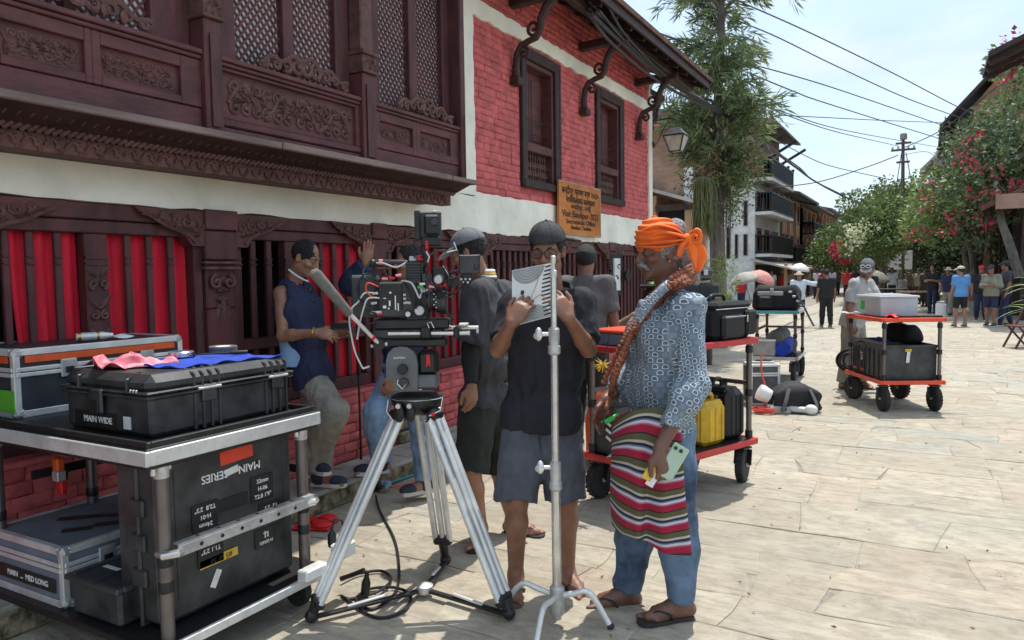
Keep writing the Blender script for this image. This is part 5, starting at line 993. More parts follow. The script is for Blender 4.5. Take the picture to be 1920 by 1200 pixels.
b2 = blob_bag('equipment_bag', 'long black equipment bag with grey flap on the red edged cart', on(T2, A69, .26, .15, 1.056), (.62, .26, .38), 'black_cloth', A69, 22, top=.10, amp=.015, sq=.25); part('flap', b2, M['bag'], ('box', (0, 0, .385), (.60, .27, .03), .012), ('box', (0, -.135, .34), (.60, .015, .09), .006)); part('clip', b2, M['alu_dull'], ('tube', [(.12, -.14, .28), (.16, -.15, .30), (.18, -.15, .27), (.14, -.14, .25), (.12, -.14, .28)], .006, 6))
wbt = thing('water_bottle', 'white and blue bottle standing between bags on the red edged cart', 'bottle', on(T2, A69, .10, -.12, 1.056)); part('body', wbt, M['shirt_blue'], ('lathe', [(.030, 0), (.036, .01), (.036, .17), (.033, .19)], (0, 0, 0), 16)); part('cap', wbt, M['white'], ('lathe', [(.034, .19), (.035, .23), (.028, .255), (.01, .262)], (0, 0, 0), 16))
cn = thing('bucket', 'dark canister with blue rim beside the bottle on the cart', 'canister', on(T2, A69, .12, .02, 1.056)); part('body', cn, M['black'], ('lathe', [(.07, 0), (.08, .01), (.085, .30), (.08, .31)], (0, 0, 0), 20)); part('rim', cn, M['blue_cloth'], ('lathe', [(.086, .29), (.089, .295), (.089, .312), (.07, .313)], (0, 0, 0), 20))
ob_ = blob_bag('orange_bag', 'orange waterproof bag seen through the cart frame', on(T2, A69, .30, .80, .0), (.55, .30, .55), 'orange_tape', A69, 31, top=.3, amp=.02); part('strap', ob_, M['black'], *[('box', (x, -.155, .36), (.05, .02, .3), .006) for x in (-.12, .12)])
cloth_obj('white_sack', 'white printed sack on the low end of the red edged cart', 'sack', M['white'], lambda s, t: ((s - .5) * .34, (t - .5) * .30, .01 + .08 * math.sin(s * 3.1) * math.sin(t * 3.1) + .01 * math.sin(12 * s + 7 * t)), 14, 14, on(T2, A69, -.42, -.04, .312), .004)
gb = thing('grip_box', 'stack of black grip boxes with white marks at the low end of the cart', 'box', on(T2, A69, -.45, .16, .312), A69); part('box', gb, M['black_plastic'], ('box', (0, 0, .17), (.22, .24, .34), .012)); part('marks', gb, M['ink_white'], *[('box', (-.112, -.06, .12 + .05 * q), (.003, .05, .018), 0, rotx(.5)) for q in range(3)]); part('red_dot', gb, M['red_bright'], ('ell', (-.112, -.05, .30), (.006, .018, .018), 8, 6))
otr = thing('orange_tray', 'orange topped tray with a grey case on the upper deck', 'tray', on(T2, A69, -.40, .05, 1.056), A69); part('tray', otr, M['deck_orange'], ('box', (0, 0, .10), (.36, .40, .02), .006)); part('box', otr, M['grey_panel'], ('box', (0, 0, .045), (.33, .37, .085), .008))
fb = flight_case('flight_case', 'small black flight case standing low in the middle of the red edged cart', on(T2, A69, -.12, .10, .312), .26, .30, .24, 'navy_panel', .17, None, rz=A69)
oc2 = thing('orange_case', 'orange plastic case with black straps on the low deck behind the jerrycans', 'case', on(T2, A69, .40, .42, .55), A69); part('shell', oc2, M['deck_orange'], ('box', (0, 0, .10), (.46, .26, .20), .025)); part('strap', oc2, M['black'], *[('box', (x, 0, .102), (.035, .27, .206), .006) for x in (-.13, .13)]); part('stand', oc2, M['dark_metal'], *[('box', (x, y, -.27), (.025, .025, .54), 0) for x in (-.2, .2) for y in (-.1, .1)])
for x_, y_, nm_2, m_2 in ((-.05, -.16, 'coil of black rope hung under the upper deck of the red edged cart', 'cable'),): coil('rope_coil', nm_2, on(T2, A69, x_, y_, .82), m_2, .09, 6, 8, .010, .008).rotation_euler = (1.5, 0, A69)
ylp = thing('yellow_pompom', 'small spiky yellow pompom hanging at the cart end', 'pompom', at(1130, 683, 4.75))
def pom(m_):
 r_ = random.Random(2)
 for q in range(34): d = unit(A3(r_.gauss(0, 1), r_.gauss(0, 1), r_.gauss(0, 1))); m_.tube([d * .006, d * .055], [.004, .0015], 4)
part('spikes', ylp, M['yellow_tape'], pom); part('cord', ylp, M['cable'], ('tube', [(0, 0, 0), (.03, .06, .2)], .003, 5))
cup = thing('paper_cup', 'white paper cup near the turbaned man\'s right hand', 'cup', on(T2, A69, -.52, -.22, .70)); part('cup', cup, M['white'], ('lathe', [(.026, 0), (.034, .085), (.036, .088), (.031, .086)], (0, 0, 0), 14)); part('holder', cup, M['black'], ('lathe', [(.036, .02), (.038, .03), (.036, .04)], (0, 0, 0), 14), ('bar', (-.05, -.02, -.3), (-.05, -.02, .05), .012), ('bar', (-.05, -.02, .03), (0, 0, .03), .012))
T4 = A3(-1.83, 11.1, 0); a4 = math.radians(92); t4 = platform('platform_cart', 'teal topped cart with a film bag standing behind the red edged cart', T4, a4, 1.0, .60, .33, .965, 'alu_dull', r=.14, post='pole_metal')
part('teal_edge', t4, M['teal'], ('box', (-.503, 0, .972), (.012, .60, .035), .004)); 
b3 = blob_bag('film_bag', 'big black film bag with silver clips on the teal topped cart', on(T4, a4, -.22, .02, .986), (.44, .62, .34), 'black_cloth', a4, 41, top=.2, amp=.02, sq=.3); part('clip_panel', b3, M['tee_pale'], ('box', (-.22, .06, .24), (.02, .34, .06), .01), ('box', (-.22, .04, .28), (.02, .05, .07), .01)); part('pouch', b3, M['bag'], ('box', (-.24, .12, .12), (.08, .2, .18), .03)); part('strap', b3, M['black'], ('tube', smooth_path([(-.2, -.28, .25), (-.22, -.36, .1), (-.2, -.44, -.08), (-.18, -.50, -.2)]), .03, 6, True, .3)); part('buckles', b3, M['alu_dull'], *[('box', (-.225, -.20 - .05 * q, .26 - .06 * q), (.02, .05, .03), .006) for q in range(4)])
for i, (mt, y, z, l) in enumerate((('blue_cloth', -.08, .46, 'rolled blue tarpaulin on the low shelf of the teal topped cart'), ('tee_grey', .02, .60, 'grey cloth roll above the blue tarpaulin'))): rr = thing('cloth_roll', l, 'roll', on(T4, a4, 0, y, z), a4); part('roll', rr, M[mt], ('lathe', [(.02, -.42), (.11, -.42), (.115, -.2), (.108, 0), (.115, .2), (.11, .42), (.02, .42)], (0, 0, 0), 16, roty(math.pi / 2))); part('band', rr, M['black'], ('lathe', [(.117, -.22), (.117, -.19)], (0, 0, 0), 16, roty(math.pi / 2)))
wbx = thing('storage_box', 'pale grey storage box at the end of the teal topped cart', 'box', on(T4, a4, -.30, .16, .352), a4); part('tub', wbx, M['tee_pale'], ('box', (0, 0, .11), (.36, .30, .22), .02)); part('lid', wbx, M['white'], ('box', (0, 0, .225), (.38, .32, .03), .01))
# things on the ground beside the carts
GB = G(1478, 772); gp = blob_bag('backpack', 'black backpack slumped on the paving beside the red cable', G(1487, 770), (.50, .36, .30), 'bag', .5, 51, top=.5, amp=.08); part('strap', gp, M['tee_grey'], ('tube', smooth_path([(.12, -.16, .26), (.16, -.24, .12), (.15, -.27, .01)]), .022, 6, True, .3), ('tube', smooth_path([(-.10, -.14, .27), (-.16, -.22, .14), (-.2, -.24, .03)]), .02, 6, True, .3))
blob_bag('pouch', 'small black pouch at the side of the slumped backpack', G(1516, 772), (.22, .18, .15), 'black_cloth', .2, 52, top=.3)
lamp = thing('lamp_head', 'white and silver lamp head lying in front of the backpack', 'lamp', G(1455, 772), .35); part('housing', lamp, M['white'], ('lathe', [(.02, 0), (.075, .01), (.09, .10), (.085, .14), (.05, .15)], (-.06, 0, .16), 18, roty(-1.1))); part('tube', lamp, M['alu_dull'], ('tube', [(-.10, -.05, .06), (.30, -.14, .045)], .035, 12), ('tube', [(-.02, .0, .09), (.12, -.05, .10)], .05, 12)); part('end_cap', lamp, M['white'], ('ell', (.33, -.15, .055), (.07, .05, .055), 12, 8)); part('yoke', lamp, M['tee_pale'], ('box', (.02, -.10, .04), (.22, .06, .08), .01))
coil('red_cable', 'loose coil of bright red cable beside the backpack on the paving', G(1432, 775), 'cable_red', .10, 5, 1, .008)
ob = obj('red_cable', MB().tube(smooth_path([(0, 0, .02), (.02, .03, .2), (-.03, .06, .38), (-.05, .1, .52), (-.04, .14, .62)]), .009, 6), M['cable_red'], None, G(1432, 768)); tag(ob, 'red cable hanging down from the silver case to the coil', 'cable')
sc2 = flight_case('flight_case', 'small silver case standing on the paving beside the backpack', G(1427, 757), .34, .28, .48, 'tee_grey', .36, None, rz=.5)
ob = obj('floor_cable', MB().tube(smooth_path([G(705, 935) + A3(0, 0, .02), G(712, 960) + A3(0, 0, .01), G(738, 1010) + A3(0, 0, .008), G(748, 1060) + A3(0, 0, .008), G(744, 1108) + A3(0, 0, .008), G(718, 1136) + A3(0, 0, .008), G(690, 1145) + A3(0, 0, .008), G(668, 1128) + A3(0, 0, .008), G(690, 1108) + A3(0, 0, .008), G(740, 1106) + A3(0, 0, .012), G(770, 1120) + A3(0, 0, .008), G(755, 1150) + A3(0, 0, .008), G(700, 1160) + A3(0, 0, .008), G(640, 1120) + A3(0, 0, .008)]) - CB * 0, .0075, 7), M['cable']); tag(ob, 'black power cable snaking from the kerb to the loops by the tripod', 'cable')
ob = obj('floor_cable', MB().tube(smooth_path([G(640, 1095) + A3(0, 0, .02), G(672, 1080) + A3(0, 0, .012), G(715, 1074) + A3(0, 0, .010), G(733, 1090) + A3(0, 0, .010), G(715, 1112) + A3(0, 0, .016), G(680, 1122) + A3(0, 0, .010), G(650, 1128) + A3(0, 0, .010)]), .0075, 7), M['cable']); tag(ob, 'short black cable loop lying beside the cart wheel', 'cable')
pl = thing('cable_plug', 'black plug standing upright in the cable loops beside the tripod', 'plug', G(684, 1118)); part('plug', pl, M['black'], ('lathe', [(.014, 0), (.022, .02), (.022, .07), (.012, .10), (.008, .13)], (0, 0, .0), 12, roty(.15))); part('lead', pl, M['cable'], ('tube', smooth_path([(.0, 0, .13), (-.06, -.01, .10), (-.13, -.02, .07)]), .012, 7))
so_ = thing('cable_splitter', 'pale cable splitter with teal and red leads on the kerb edge', 'splitter', G(727, 920)); part('body', so_, M['pale_blue'], ('box', (0, 0, .05), (.05, .045, .04), .008), ('box', (-.03, -.02, .06), (.025, .03, .03), .006), ('box', (.02, -.035, .045), (.03, .02, .03), .006)); part('teal_lead', so_, M['teal'], ('tube', [(.02, .02, .06), (.14, .16, .10), (.24, .28, .12)], .007, 6)); part('red_lead', so_, M['cable_red'], ('tube', smooth_path([(-.05, -.04, .03), (.05, .05, .025), (.18, .17, .06), (.26, .30, .13)]), .006, 6)); part('black_plug', so_, M['black'], ('box', (-.06, -.05, .03), (.07, .04, .04), .008))
rs = thing('red_slippers', 'pair of red slippers half hidden behind the cart post', 'slippers', G(585, 992))
for dx, dy, a in ((0, 0, .4), (-.05, .12, .2)): part('slipper', rs, M['red_bright'], ('box', (dx, dy, .012), (.24, .09, .018), .008, rotz(a)), ('ell', (dx + .06 * math.cos(a), dy + .06 * math.sin(a), .03), (.065, .05, .028), 12, 6, rotz(a)))
# ================================================================== FAR PUSHED CART
a3 = math.radians(116); T3 = A3(-.335, 9.40, 0); t3 = platform('platform_cart', 'orange edged cart pushed by the man in the grey cap', T3, a3, 1.0, .68, .315, .99, 'deck_orange', r=.135)
def crate(label, x, y, w, d, h, z=.336, strap=None):
 t = thing('crate', label, 'crate', on(T3, a3, x, y, z), a3)
 def sh(m_):
  for s in (-1, 1): m_.box((s * (w / 2 - .008), 0, h / 2), (.016, d, h), .004); m_.box((0, s * (d / 2 - .008), h / 2), (w - .036, .016, h), .004)
  m_.box((0, 0, .012), (w - .04, d - .04, .02))
 part('tub', t, M['black_plastic'], sh); part('rim', t, M['black_plastic'], ('box', (0, -d / 2, h - .015), (w + .02, .02, .03), .004), ('box', (0, d / 2, h - .015), (w + .02, .02, .03), .004), ('box', (-w / 2, 0, h - .015), (.02, d - .02, .03), .004), ('box', (w / 2, 0, h - .015), (.02, d - .02, .03), .004))
 part('rib', t, M['black_plastic'], *[('box', (x_ * w, d / 2 + .006, h * .45), (.02, .014, h * .8), .003) for x_ in (-.3, 0, .3)]); return t
ck = crate('big black crate with a taped note at the near end of the orange edged cart', -.20, .0, .40, .58, .38); part('note', ck, M['white_tape'], ('box', (-.215, .02, .25), (.004, .035, .12), .001, rotx(.12))); part('note_tape', ck, M['yellow_can'], ('box', (-.216, .02, .325), (.005, .07, .03), .001))
ck = crate('narrow black crate marked KIT in the middle of the orange edged cart', .09, .0, .16, .58, .36); part('red_mark', ck, M['red_bright'], ('box', (0, .30, .06), (.09, .004, .03)))
text('lettering', 'KIT', .07, M['ink_white'], ck, (0, .3045, .22), (0, 0, 1), (1, 0, 0))
ck = crate('narrow black crate holding blue cloth at the far end of the cart', .29, .0, .20, .58, .36); part('red_mark', ck, M['red_bright'], ('box', (0, .30, .06), (.09, .004, .03)))
for i, (x, y) in enumerate(((.28, .05), (.22, -.12), (.12, .1))): cloth_obj('blue_rag', ('crumpled blue rag on top of the far crate', 'second blue rag beside the crate rim', 'blue rag hanging in the middle crate')[i], 'rag', M['blue_cloth'], lambda s, t: ((s - .5) * .2, (t - .5) * .2, .02 + .05 * abs(math.sin(5 * s + 3 * t)) * math.sin(3.1 * s) * math.sin(3.1 * t)), 10, 10, on(T3, a3, x, y, .685), .004)
blob_bag('cable_bag', 'black cable bag on the crates below the orange edged top', on(T3, a3, .16, -.18, .70), (.55, .26, .20), 'black_cloth', a3, 61, top=.3)
coil('hose_coil', 'thick black hose coil hanging at the far end of the cart', on(T3, a3, .52, .22, .42), 'cable', .16, 4, 3, .018, .02).rotation_euler = (1.3, 0, a3 + 1.2)
pb_ = thing('plastic_bin', 'translucent plastic bin with green patch on the orange edged cart top', 'bin', on(T3, a3, .12, .02, 1.016), a3)
def binwall(m_):
 for s in (-1, 1): m_.box((s * .30, 0, .10), (.012, .40, .20), .004); m_.box((0, s * .20, .10), (.588, .012, .20), .004)
part('tub', pb_, M['clear_plastic'], binwall); part('lid', pb_, M['clear_plastic'], ('box', (0, 0, .215), (.64, .44, .03), .01), ('box', (0, 0, .235), (.5, .3, .012), .005)); part('contents', pb_, M['shirt_white'], ('box', (-.04, 0, .085), (.46, .34, .15), .03)); part('green_patch', pb_, M['green'], ('box', (.16, .208, .11), (.11, .004, .10), .001))
cloth_obj('red_cloth', 'small red cloth on the near edge of the orange edged cart', 'cloth', M['red_bright'], lambda s, t: ((s - .5) * .14, (t - .5) * .34, .008 + .03 * abs(math.sin(7 * t + 4 * s)) * math.sin(3.1 * s)), 10, 16, on(T3, a3, -.33, .16, 1.016), .004)
bp = thing('dark_board', 'dark brown board lying along the orange edged cart top', 'board', on(T3, a3, -.38, -.10, 1.016), a3); part('board', bp, M['wood_dark'], ('box', (0, 0, .012), (.14, .44, .022), .004)); part('cap', bp, M['alu_dull'], ('box', (0, -.225, .012), (.13, .008, .02), .002))
cloth_obj('clear_bag', 'crinkled clear plastic sheet under the translucent bin', 'plastic sheet', M['clear_plastic'], lambda s, t: ((s - .5) * .5, (t - .5) * .2, .008 + .025 * abs(math.sin(9 * t + 4 * s)) * abs(math.sin(11 * s))), 16, 10, on(T3, a3, .30, .25, 1.016), .002)
# ================================================================== PEOPLE: signed-distance bodies meshed with surface nets
_nr = np.random.RandomState(3); _LAT = _nr.rand(32, 32, 32).astype(np.float32)
def noise3(P):
 i = np.floor(P).astype(int); f = (P - i).astype(np.float32); f = f * f * (3 - 2 * f); i &= 31; j = (i + 1) & 31
 x0, y0, z0 = i.T; x1, y1, z1 = j.T; fx, fy, fz = f.T
 l = lambda a, b, t: a + (b - a) * t
 return l(l(l(_LAT[x0, y0, z0], _LAT[x1, y0, z0], fx), l(_LAT[x0, y1, z0], _LAT[x1, y1, z0], fx), fy), l(l(_LAT[x0, y0, z1], _LAT[x1, y0, z1], fx), l(_LAT[x0, y1, z1], _LAT[x1, y1, z1], fx), fy), fz) - .5
def smin(a, b, k):
 if k <= 0: return np.minimum(a, b)
 h = np.clip(.5 + .5 * (b - a) / k, 0, 1); return b + (a - b) * h - k * h * (1 - h)
class Fld:
 """list of primitives; each (kind, data, k, sign)"""
 def __init__(s): s.p = []; s.post = []
 def cap(s, a, b, ra, rb, k=.02, sub=False, flat=False): s.p.append(('f' if flat else 'c', np.array(a, float), np.array(b, float), ra, rb, k, sub)); return s
 def ell(s, c, r, R, k=.02, sub=False): s.p.append(('e', np.array(c, float), np.array(r, float), np.array(R, float), 0, k, sub)); return s
 def chain(s, pts, rad, k=.02):
  for i in range(len(pts) - 1): s.cap(pts[i], pts[i + 1], rad[i], rad[i + 1], k)
  return s
 def cut(s, p0, n): s.post.append((np.array(p0, float), unit(n))); return s
 def bounds(s, sel=None):
  lo = np.full(3, 1e9); hi = -lo
  for p in s.p:
   if p[6]: continue
   if p[0] in 'cf': lo = np.minimum(lo, np.minimum(p[1] - p[3], p[2] - p[4])); hi = np.maximum(hi, np.maximum(p[1] + p[3], p[2] + p[4]))
   else: m_ = max(p[2]); lo = np.minimum(lo, p[1] - m_); hi = np.maximum(hi, p[1] + m_)
  return lo, hi
 def ev(s, P, lo, hi):
  d = np.full(len(P), 1e3, np.float32); c0 = (lo + hi) / 2; hr = np.linalg.norm(hi - lo) / 2
  for kd, a, b, ra, rb, k, sub in s.p:
   if kd in 'cf':
    m_ = (a + b) / 2; br = np.linalg.norm(b - a) / 2 + max(ra, rb)
    if np.linalg.norm(m_ - c0) > hr + br + .06: continue
    ab = b - a; q = P - a.astype(np.float32); t = np.clip((q @ ab.astype(np.float32)) / (ab @ ab + 1e-12), 0, 1)
    dd = np.sqrt(((q - t[:, None] * ab.astype(np.float32)) ** 2).sum(1)) - (ra + (rb - ra) * t)
    if kd == 'f': dd = np.maximum(dd, (P - b.astype(np.float32)) @ unit(ab).astype(np.float32))
   else:
    if np.linalg.norm(a - c0) > hr + max(b) + .06: continue
    q = (P - a.astype(np.float32)) @ ra.astype(np.float32) / b.astype(np.float32); n0 = np.sqrt((q ** 2).sum(1)) + 1e-6; n1 = np.sqrt(((q / b.astype(np.float32)) ** 2).sum(1)) + 1e-6; dd = n0 * (n0 - 1) / n1
   d = -smin(-d, dd, k) if sub else smin(d, dd, k)
  for p0, n in s.post: d = np.maximum(d, (P - p0.astype(np.float32)) @ n.astype(np.float32))
  return d
def snet(fld, h, lo=None, hi=None, disp=None):
 """naive surface nets of a field inside a box -> verts, quads"""
 if lo is None: lo, hi = fld.bounds(); lo = lo - 2 * h - .01; hi = hi + 2 * h + .01
 n = np.maximum(2, np.ceil((hi - lo) / h).astype(int) + 1); gx = [lo[i] + h * np.arange(n[i]) for i in range(3)]
 P = np.stack(np.meshgrid(*gx, indexing='ij'), -1).reshape(-1, 3).astype(np.float32); d = fld.ev(P, lo, hi)
 if disp is not None:
  near = np.abs(d) < .05; d[near] -= disp(P[near])
 d = d.reshape(n); s = d < 0
 c = [s[i:n[0] - 1 + i, j:n[1] - 1 + j, k:n[2] - 1 + k] for i in (0, 1) for j in (0, 1) for k in (0, 1)]
 cnt = sum(x.astype(np.int8) for x in c); act = (cnt > 0) & (cnt < 8); idx = -np.ones(act.shape, int); idx[act] = np.arange(act.sum()); ci = np.argwhere(act)
 if len(ci) == 0: return np.zeros((0, 3)), []
 off = [(i, j, k) for i in (0, 1) for j in (0, 1) for k in (0, 1)]; vals = np.stack([d[ci[:, 0] + o[0], ci[:, 1] + o[1], ci[:, 2] + o[2]] for o in off], 1)
 acc = np.zeros((len(ci), 3)); w = np.zeros(len(ci))
 for a in range(8):
  for b in range(a + 1, 8):
   if sum(x != y for x, y in zip(off[a], off[b])) != 1: continue
   m_ = (vals[:, a] < 0) != (vals[:, b] < 0); t = np.where(m_, vals[:, a] / (vals[:, a] - vals[:, b] + 1e-12), 0)
   acc += m_[:, None] * (np.array(off[a]) + t[:, None] * (np.array(off[b]) - np.array(off[a]))); w += m_
 V = lo + h * (ci + acc / w[:, None]); Q = []
 for ax_ in range(3):
  o1, o2 = (ax_ + 1) % 3, (ax_ + 2) % 3; sl = [slice(0, n[i]) for i in range(3)]; sa = list(sl); sb = list(sl); sa[ax_] = slice(0, n[ax_] - 1); sb[ax_] = slice(1, n[ax_])
  A_, B_ = s[tuple(sa)], s[tuple(sb)]; e = np.argwhere(A_ != B_)
  e = e[(e[:, o1] > 0) & (e[:, o2] > 0) & (e[:, o1] < n[o1] - 1) & (e[:, o2] < n[o2] - 1)]
  if len(e) == 0: continue
  def cell(d1, d2): q = e.copy(); q[:, o1] -= d1; q[:, o2] -= d2; return idx[q[:, 0], q[:, 1], q[:, 2]]
  q = np.stack([cell(1, 1), cell(0, 1), cell(0, 0), cell(1, 0)], 1); fl = ~A_[e[:, 0], e[:, 1], e[:, 2]]; q[fl] = q[fl][:, ::-1]; Q.append(q)
 return V, np.concatenate(Q)
def mesh_vq(name, parts_, origin, mat_, parent=None, uv=None):
 V = []; Q = []; o = 0
 for v, q in parts_:
  if len(v) == 0: continue
  V.append(v - origin); Q.append(q + o); o += len(v)
 V = np.concatenate(V); Q = np.concatenate(Q); me = bpy.data.meshes.new(name); me.vertices.add(len(V)); me.vertices.foreach_set('co', V.astype(np.float32).ravel())
 me.loops.add(len(Q) * 4); me.loops.foreach_set('vertex_index', Q.ravel().astype(np.int32)); me.polygons.add(len(Q)); me.polygons.foreach_set('loop_start', np.arange(0, len(Q) * 4, 4, dtype=np.int32)); me.update(calc_edges=True); me.validate()
 me.shade_smooth(); me.materials.append(mat_)
 if uv is not None:
  a_ = me.attributes.new('pat', 'FLOAT_VECTOR', 'POINT'); a_.data.foreach_set('vector', uv(V + origin).astype(np.float32).ravel())
 ob = bpy.data.objects.new(name, me); COL.objects.link(ob); ob.parent = parent; return ob
def ik(a, c, l1, l2, hint):
 a, c = np.asarray(a, float), np.asarray(c, float); d = np.linalg.norm(c - a); d = min(d, (l1 + l2) * .999); x = unit(c - a); t = (l1 * l1 - l2 * l2 + d * d) / (2 * d); hgt = math.sqrt(max(0, l1 * l1 - t * t)); h = np.asarray(hint, float) - x * (x @ np.asarray(hint, float)); return a + x * t + unit(h) * hgt
def hand_field(f, w, d, th, curl=.5, s=1.0, spread=.12, thumb=.7, sg=1):
 """hand at wrist w: fingers along d, thumb on the th side; palm normal = d x th (fingers curl towards -n.. sign from order)"""
 w = np.asarray(w, float); d = unit(d); th = unit(np.asarray(th, float) - d * (d @ np.asarray(th, float))); n = np.cross(d, th) * sg; tips = []
 lens = (.070, .080, .074, .058); offs = (.030, .010, -.010, -.029)
 curls = curl if hasattr(curl, '__len__') else (curl,) * 4
 for i in range(4):
  kn = w + d * (.088 if i in (1, 2) else .082) * s + th * offs[i] * s; f.cap(w + th * offs[i] * .55 * s + d * .01, kn, .016 * s, .0125 * s, .016)
  a = .25 * curls[i]; p = kn; L_ = lens[i] * s; dir0 = unit(d + th * spread * (1.5 - i) * .6)
  for j, fr_ in enumerate((.45, .30, .25)):
   a += curls[i] * (.7, .95, .6)[j]; q = p + (dir0 * math.cos(a) + n * math.sin(a)) * L_ * fr_; f.cap(p, q, (.0098, .0088, .0080)[j] * s, (.0090, .0082, .0070)[j] * s, .003); p = q
  tips.append((p, unit(dir0 * math.cos(a) + n * math.sin(a)), unit(-dir0 * math.sin(a) + n * math.cos(a)) * -1))
 b = w + d * .022 * s + th * .018 * s; m1 = b + (d * .6 + th * .8) * .042 * s + n * .012 * s; m2 = m1 + (d * (1 - .35 * thumb) + th * .45 * (1 - thumb) + n * .35 * thumb) * .034 * s; m3 = m2 + (d * 1.0 + n * .5 * thumb - th * .15 * thumb) * .026 * s
 f.cap(b, m1, .017 * s, .0135 * s, .012).cap(m1, m2, .0122 * s, .0105 * s, .004).cap(m2, m3, .0105 * s, .0085 * s, .003)
 f.ell(w + d * .055 * s, (.046 * s, .042 * s, .017 * s), np.stack([d, th, n], 1), .012)
 return tips
def head_field(f, c, fw, up, s=1.0, jaw=1.0, nose=1.0, fine=True):
 fw = unit(fw); up = unit(np.asarray(up, float) - fw * (fw @ np.asarray(up, float))); lt = np.cross(fw, up); R_ = np.stack([lt, fw, up], 1); q = lambda x, y, z: c + (lt * x + fw * y + up * z) * s
 f.ell(q(0, -.012, .028), (.074 * s, .094 * s, .088 * s), R_, .02); f.ell(q(0, .030, -.045), (.058 * jaw * s, .062 * s, .075 * s), R_, .03)
 f.cap(q(-.035 * jaw, -.01, -.070), q(-.012, .070, -.098), .022 * s, .020 * s, .02); f.cap(q(.035 * jaw, -.01, -.070), q(.012, .070, -.098), .022 * s, .020 * s, .02)
 if not fine:
  f.ell(q(0, .098, -.02), (.014 * s, .018 * s, .028 * s), R_, .01); return R_
 f.cap(q(-.036, .072, .020), q(.036, .072, .020), .016 * s, .016 * s, .014)
 for x in (-1, 1):
  f.ell(q(x * .033, .103, .002), (.018 * s, .018 * s, .012 * s), R_, .012, True); f.ell(q(x * .033, .080, .000), (.015 * s, .013 * s, .012 * s), R_, .004)
  f.ell(q(x * .045, .060, -.030), (.024 * s, .026 * s, .020 * s), R_, .016); f.ell(q(x * .0105, .100, -.036), (.011 * nose * s, .012 * s, .009 * s), R_, .006)
  f.ell(q(x * .076, -.008, -.012), (.010 * s, .020 * s, .032 * s), R_ @ rotz(x * .35), .006); f.ell(q(x * .084, .0, -.012), (.007 * s, .011 * s, .018 * s), R_, .004, True)
 f.cap(q(0, .090, .008), q(0, .110, -.032), .009 * nose * s, .0135 * nose * s, .010)
 f.cap(q(-.020, .083, -.062), q(.020, .083, -.062), .007 * s, .007 * s, .004).cap(q(-.017, .083, -.074), q(.017, .083, -.074), .008 * s, .008 * s, .004); f.cap(q(-.024, .096, -.068), q(.024, .096, -.068), .0035 * s, .0035 * s, .003, True)
 return R_
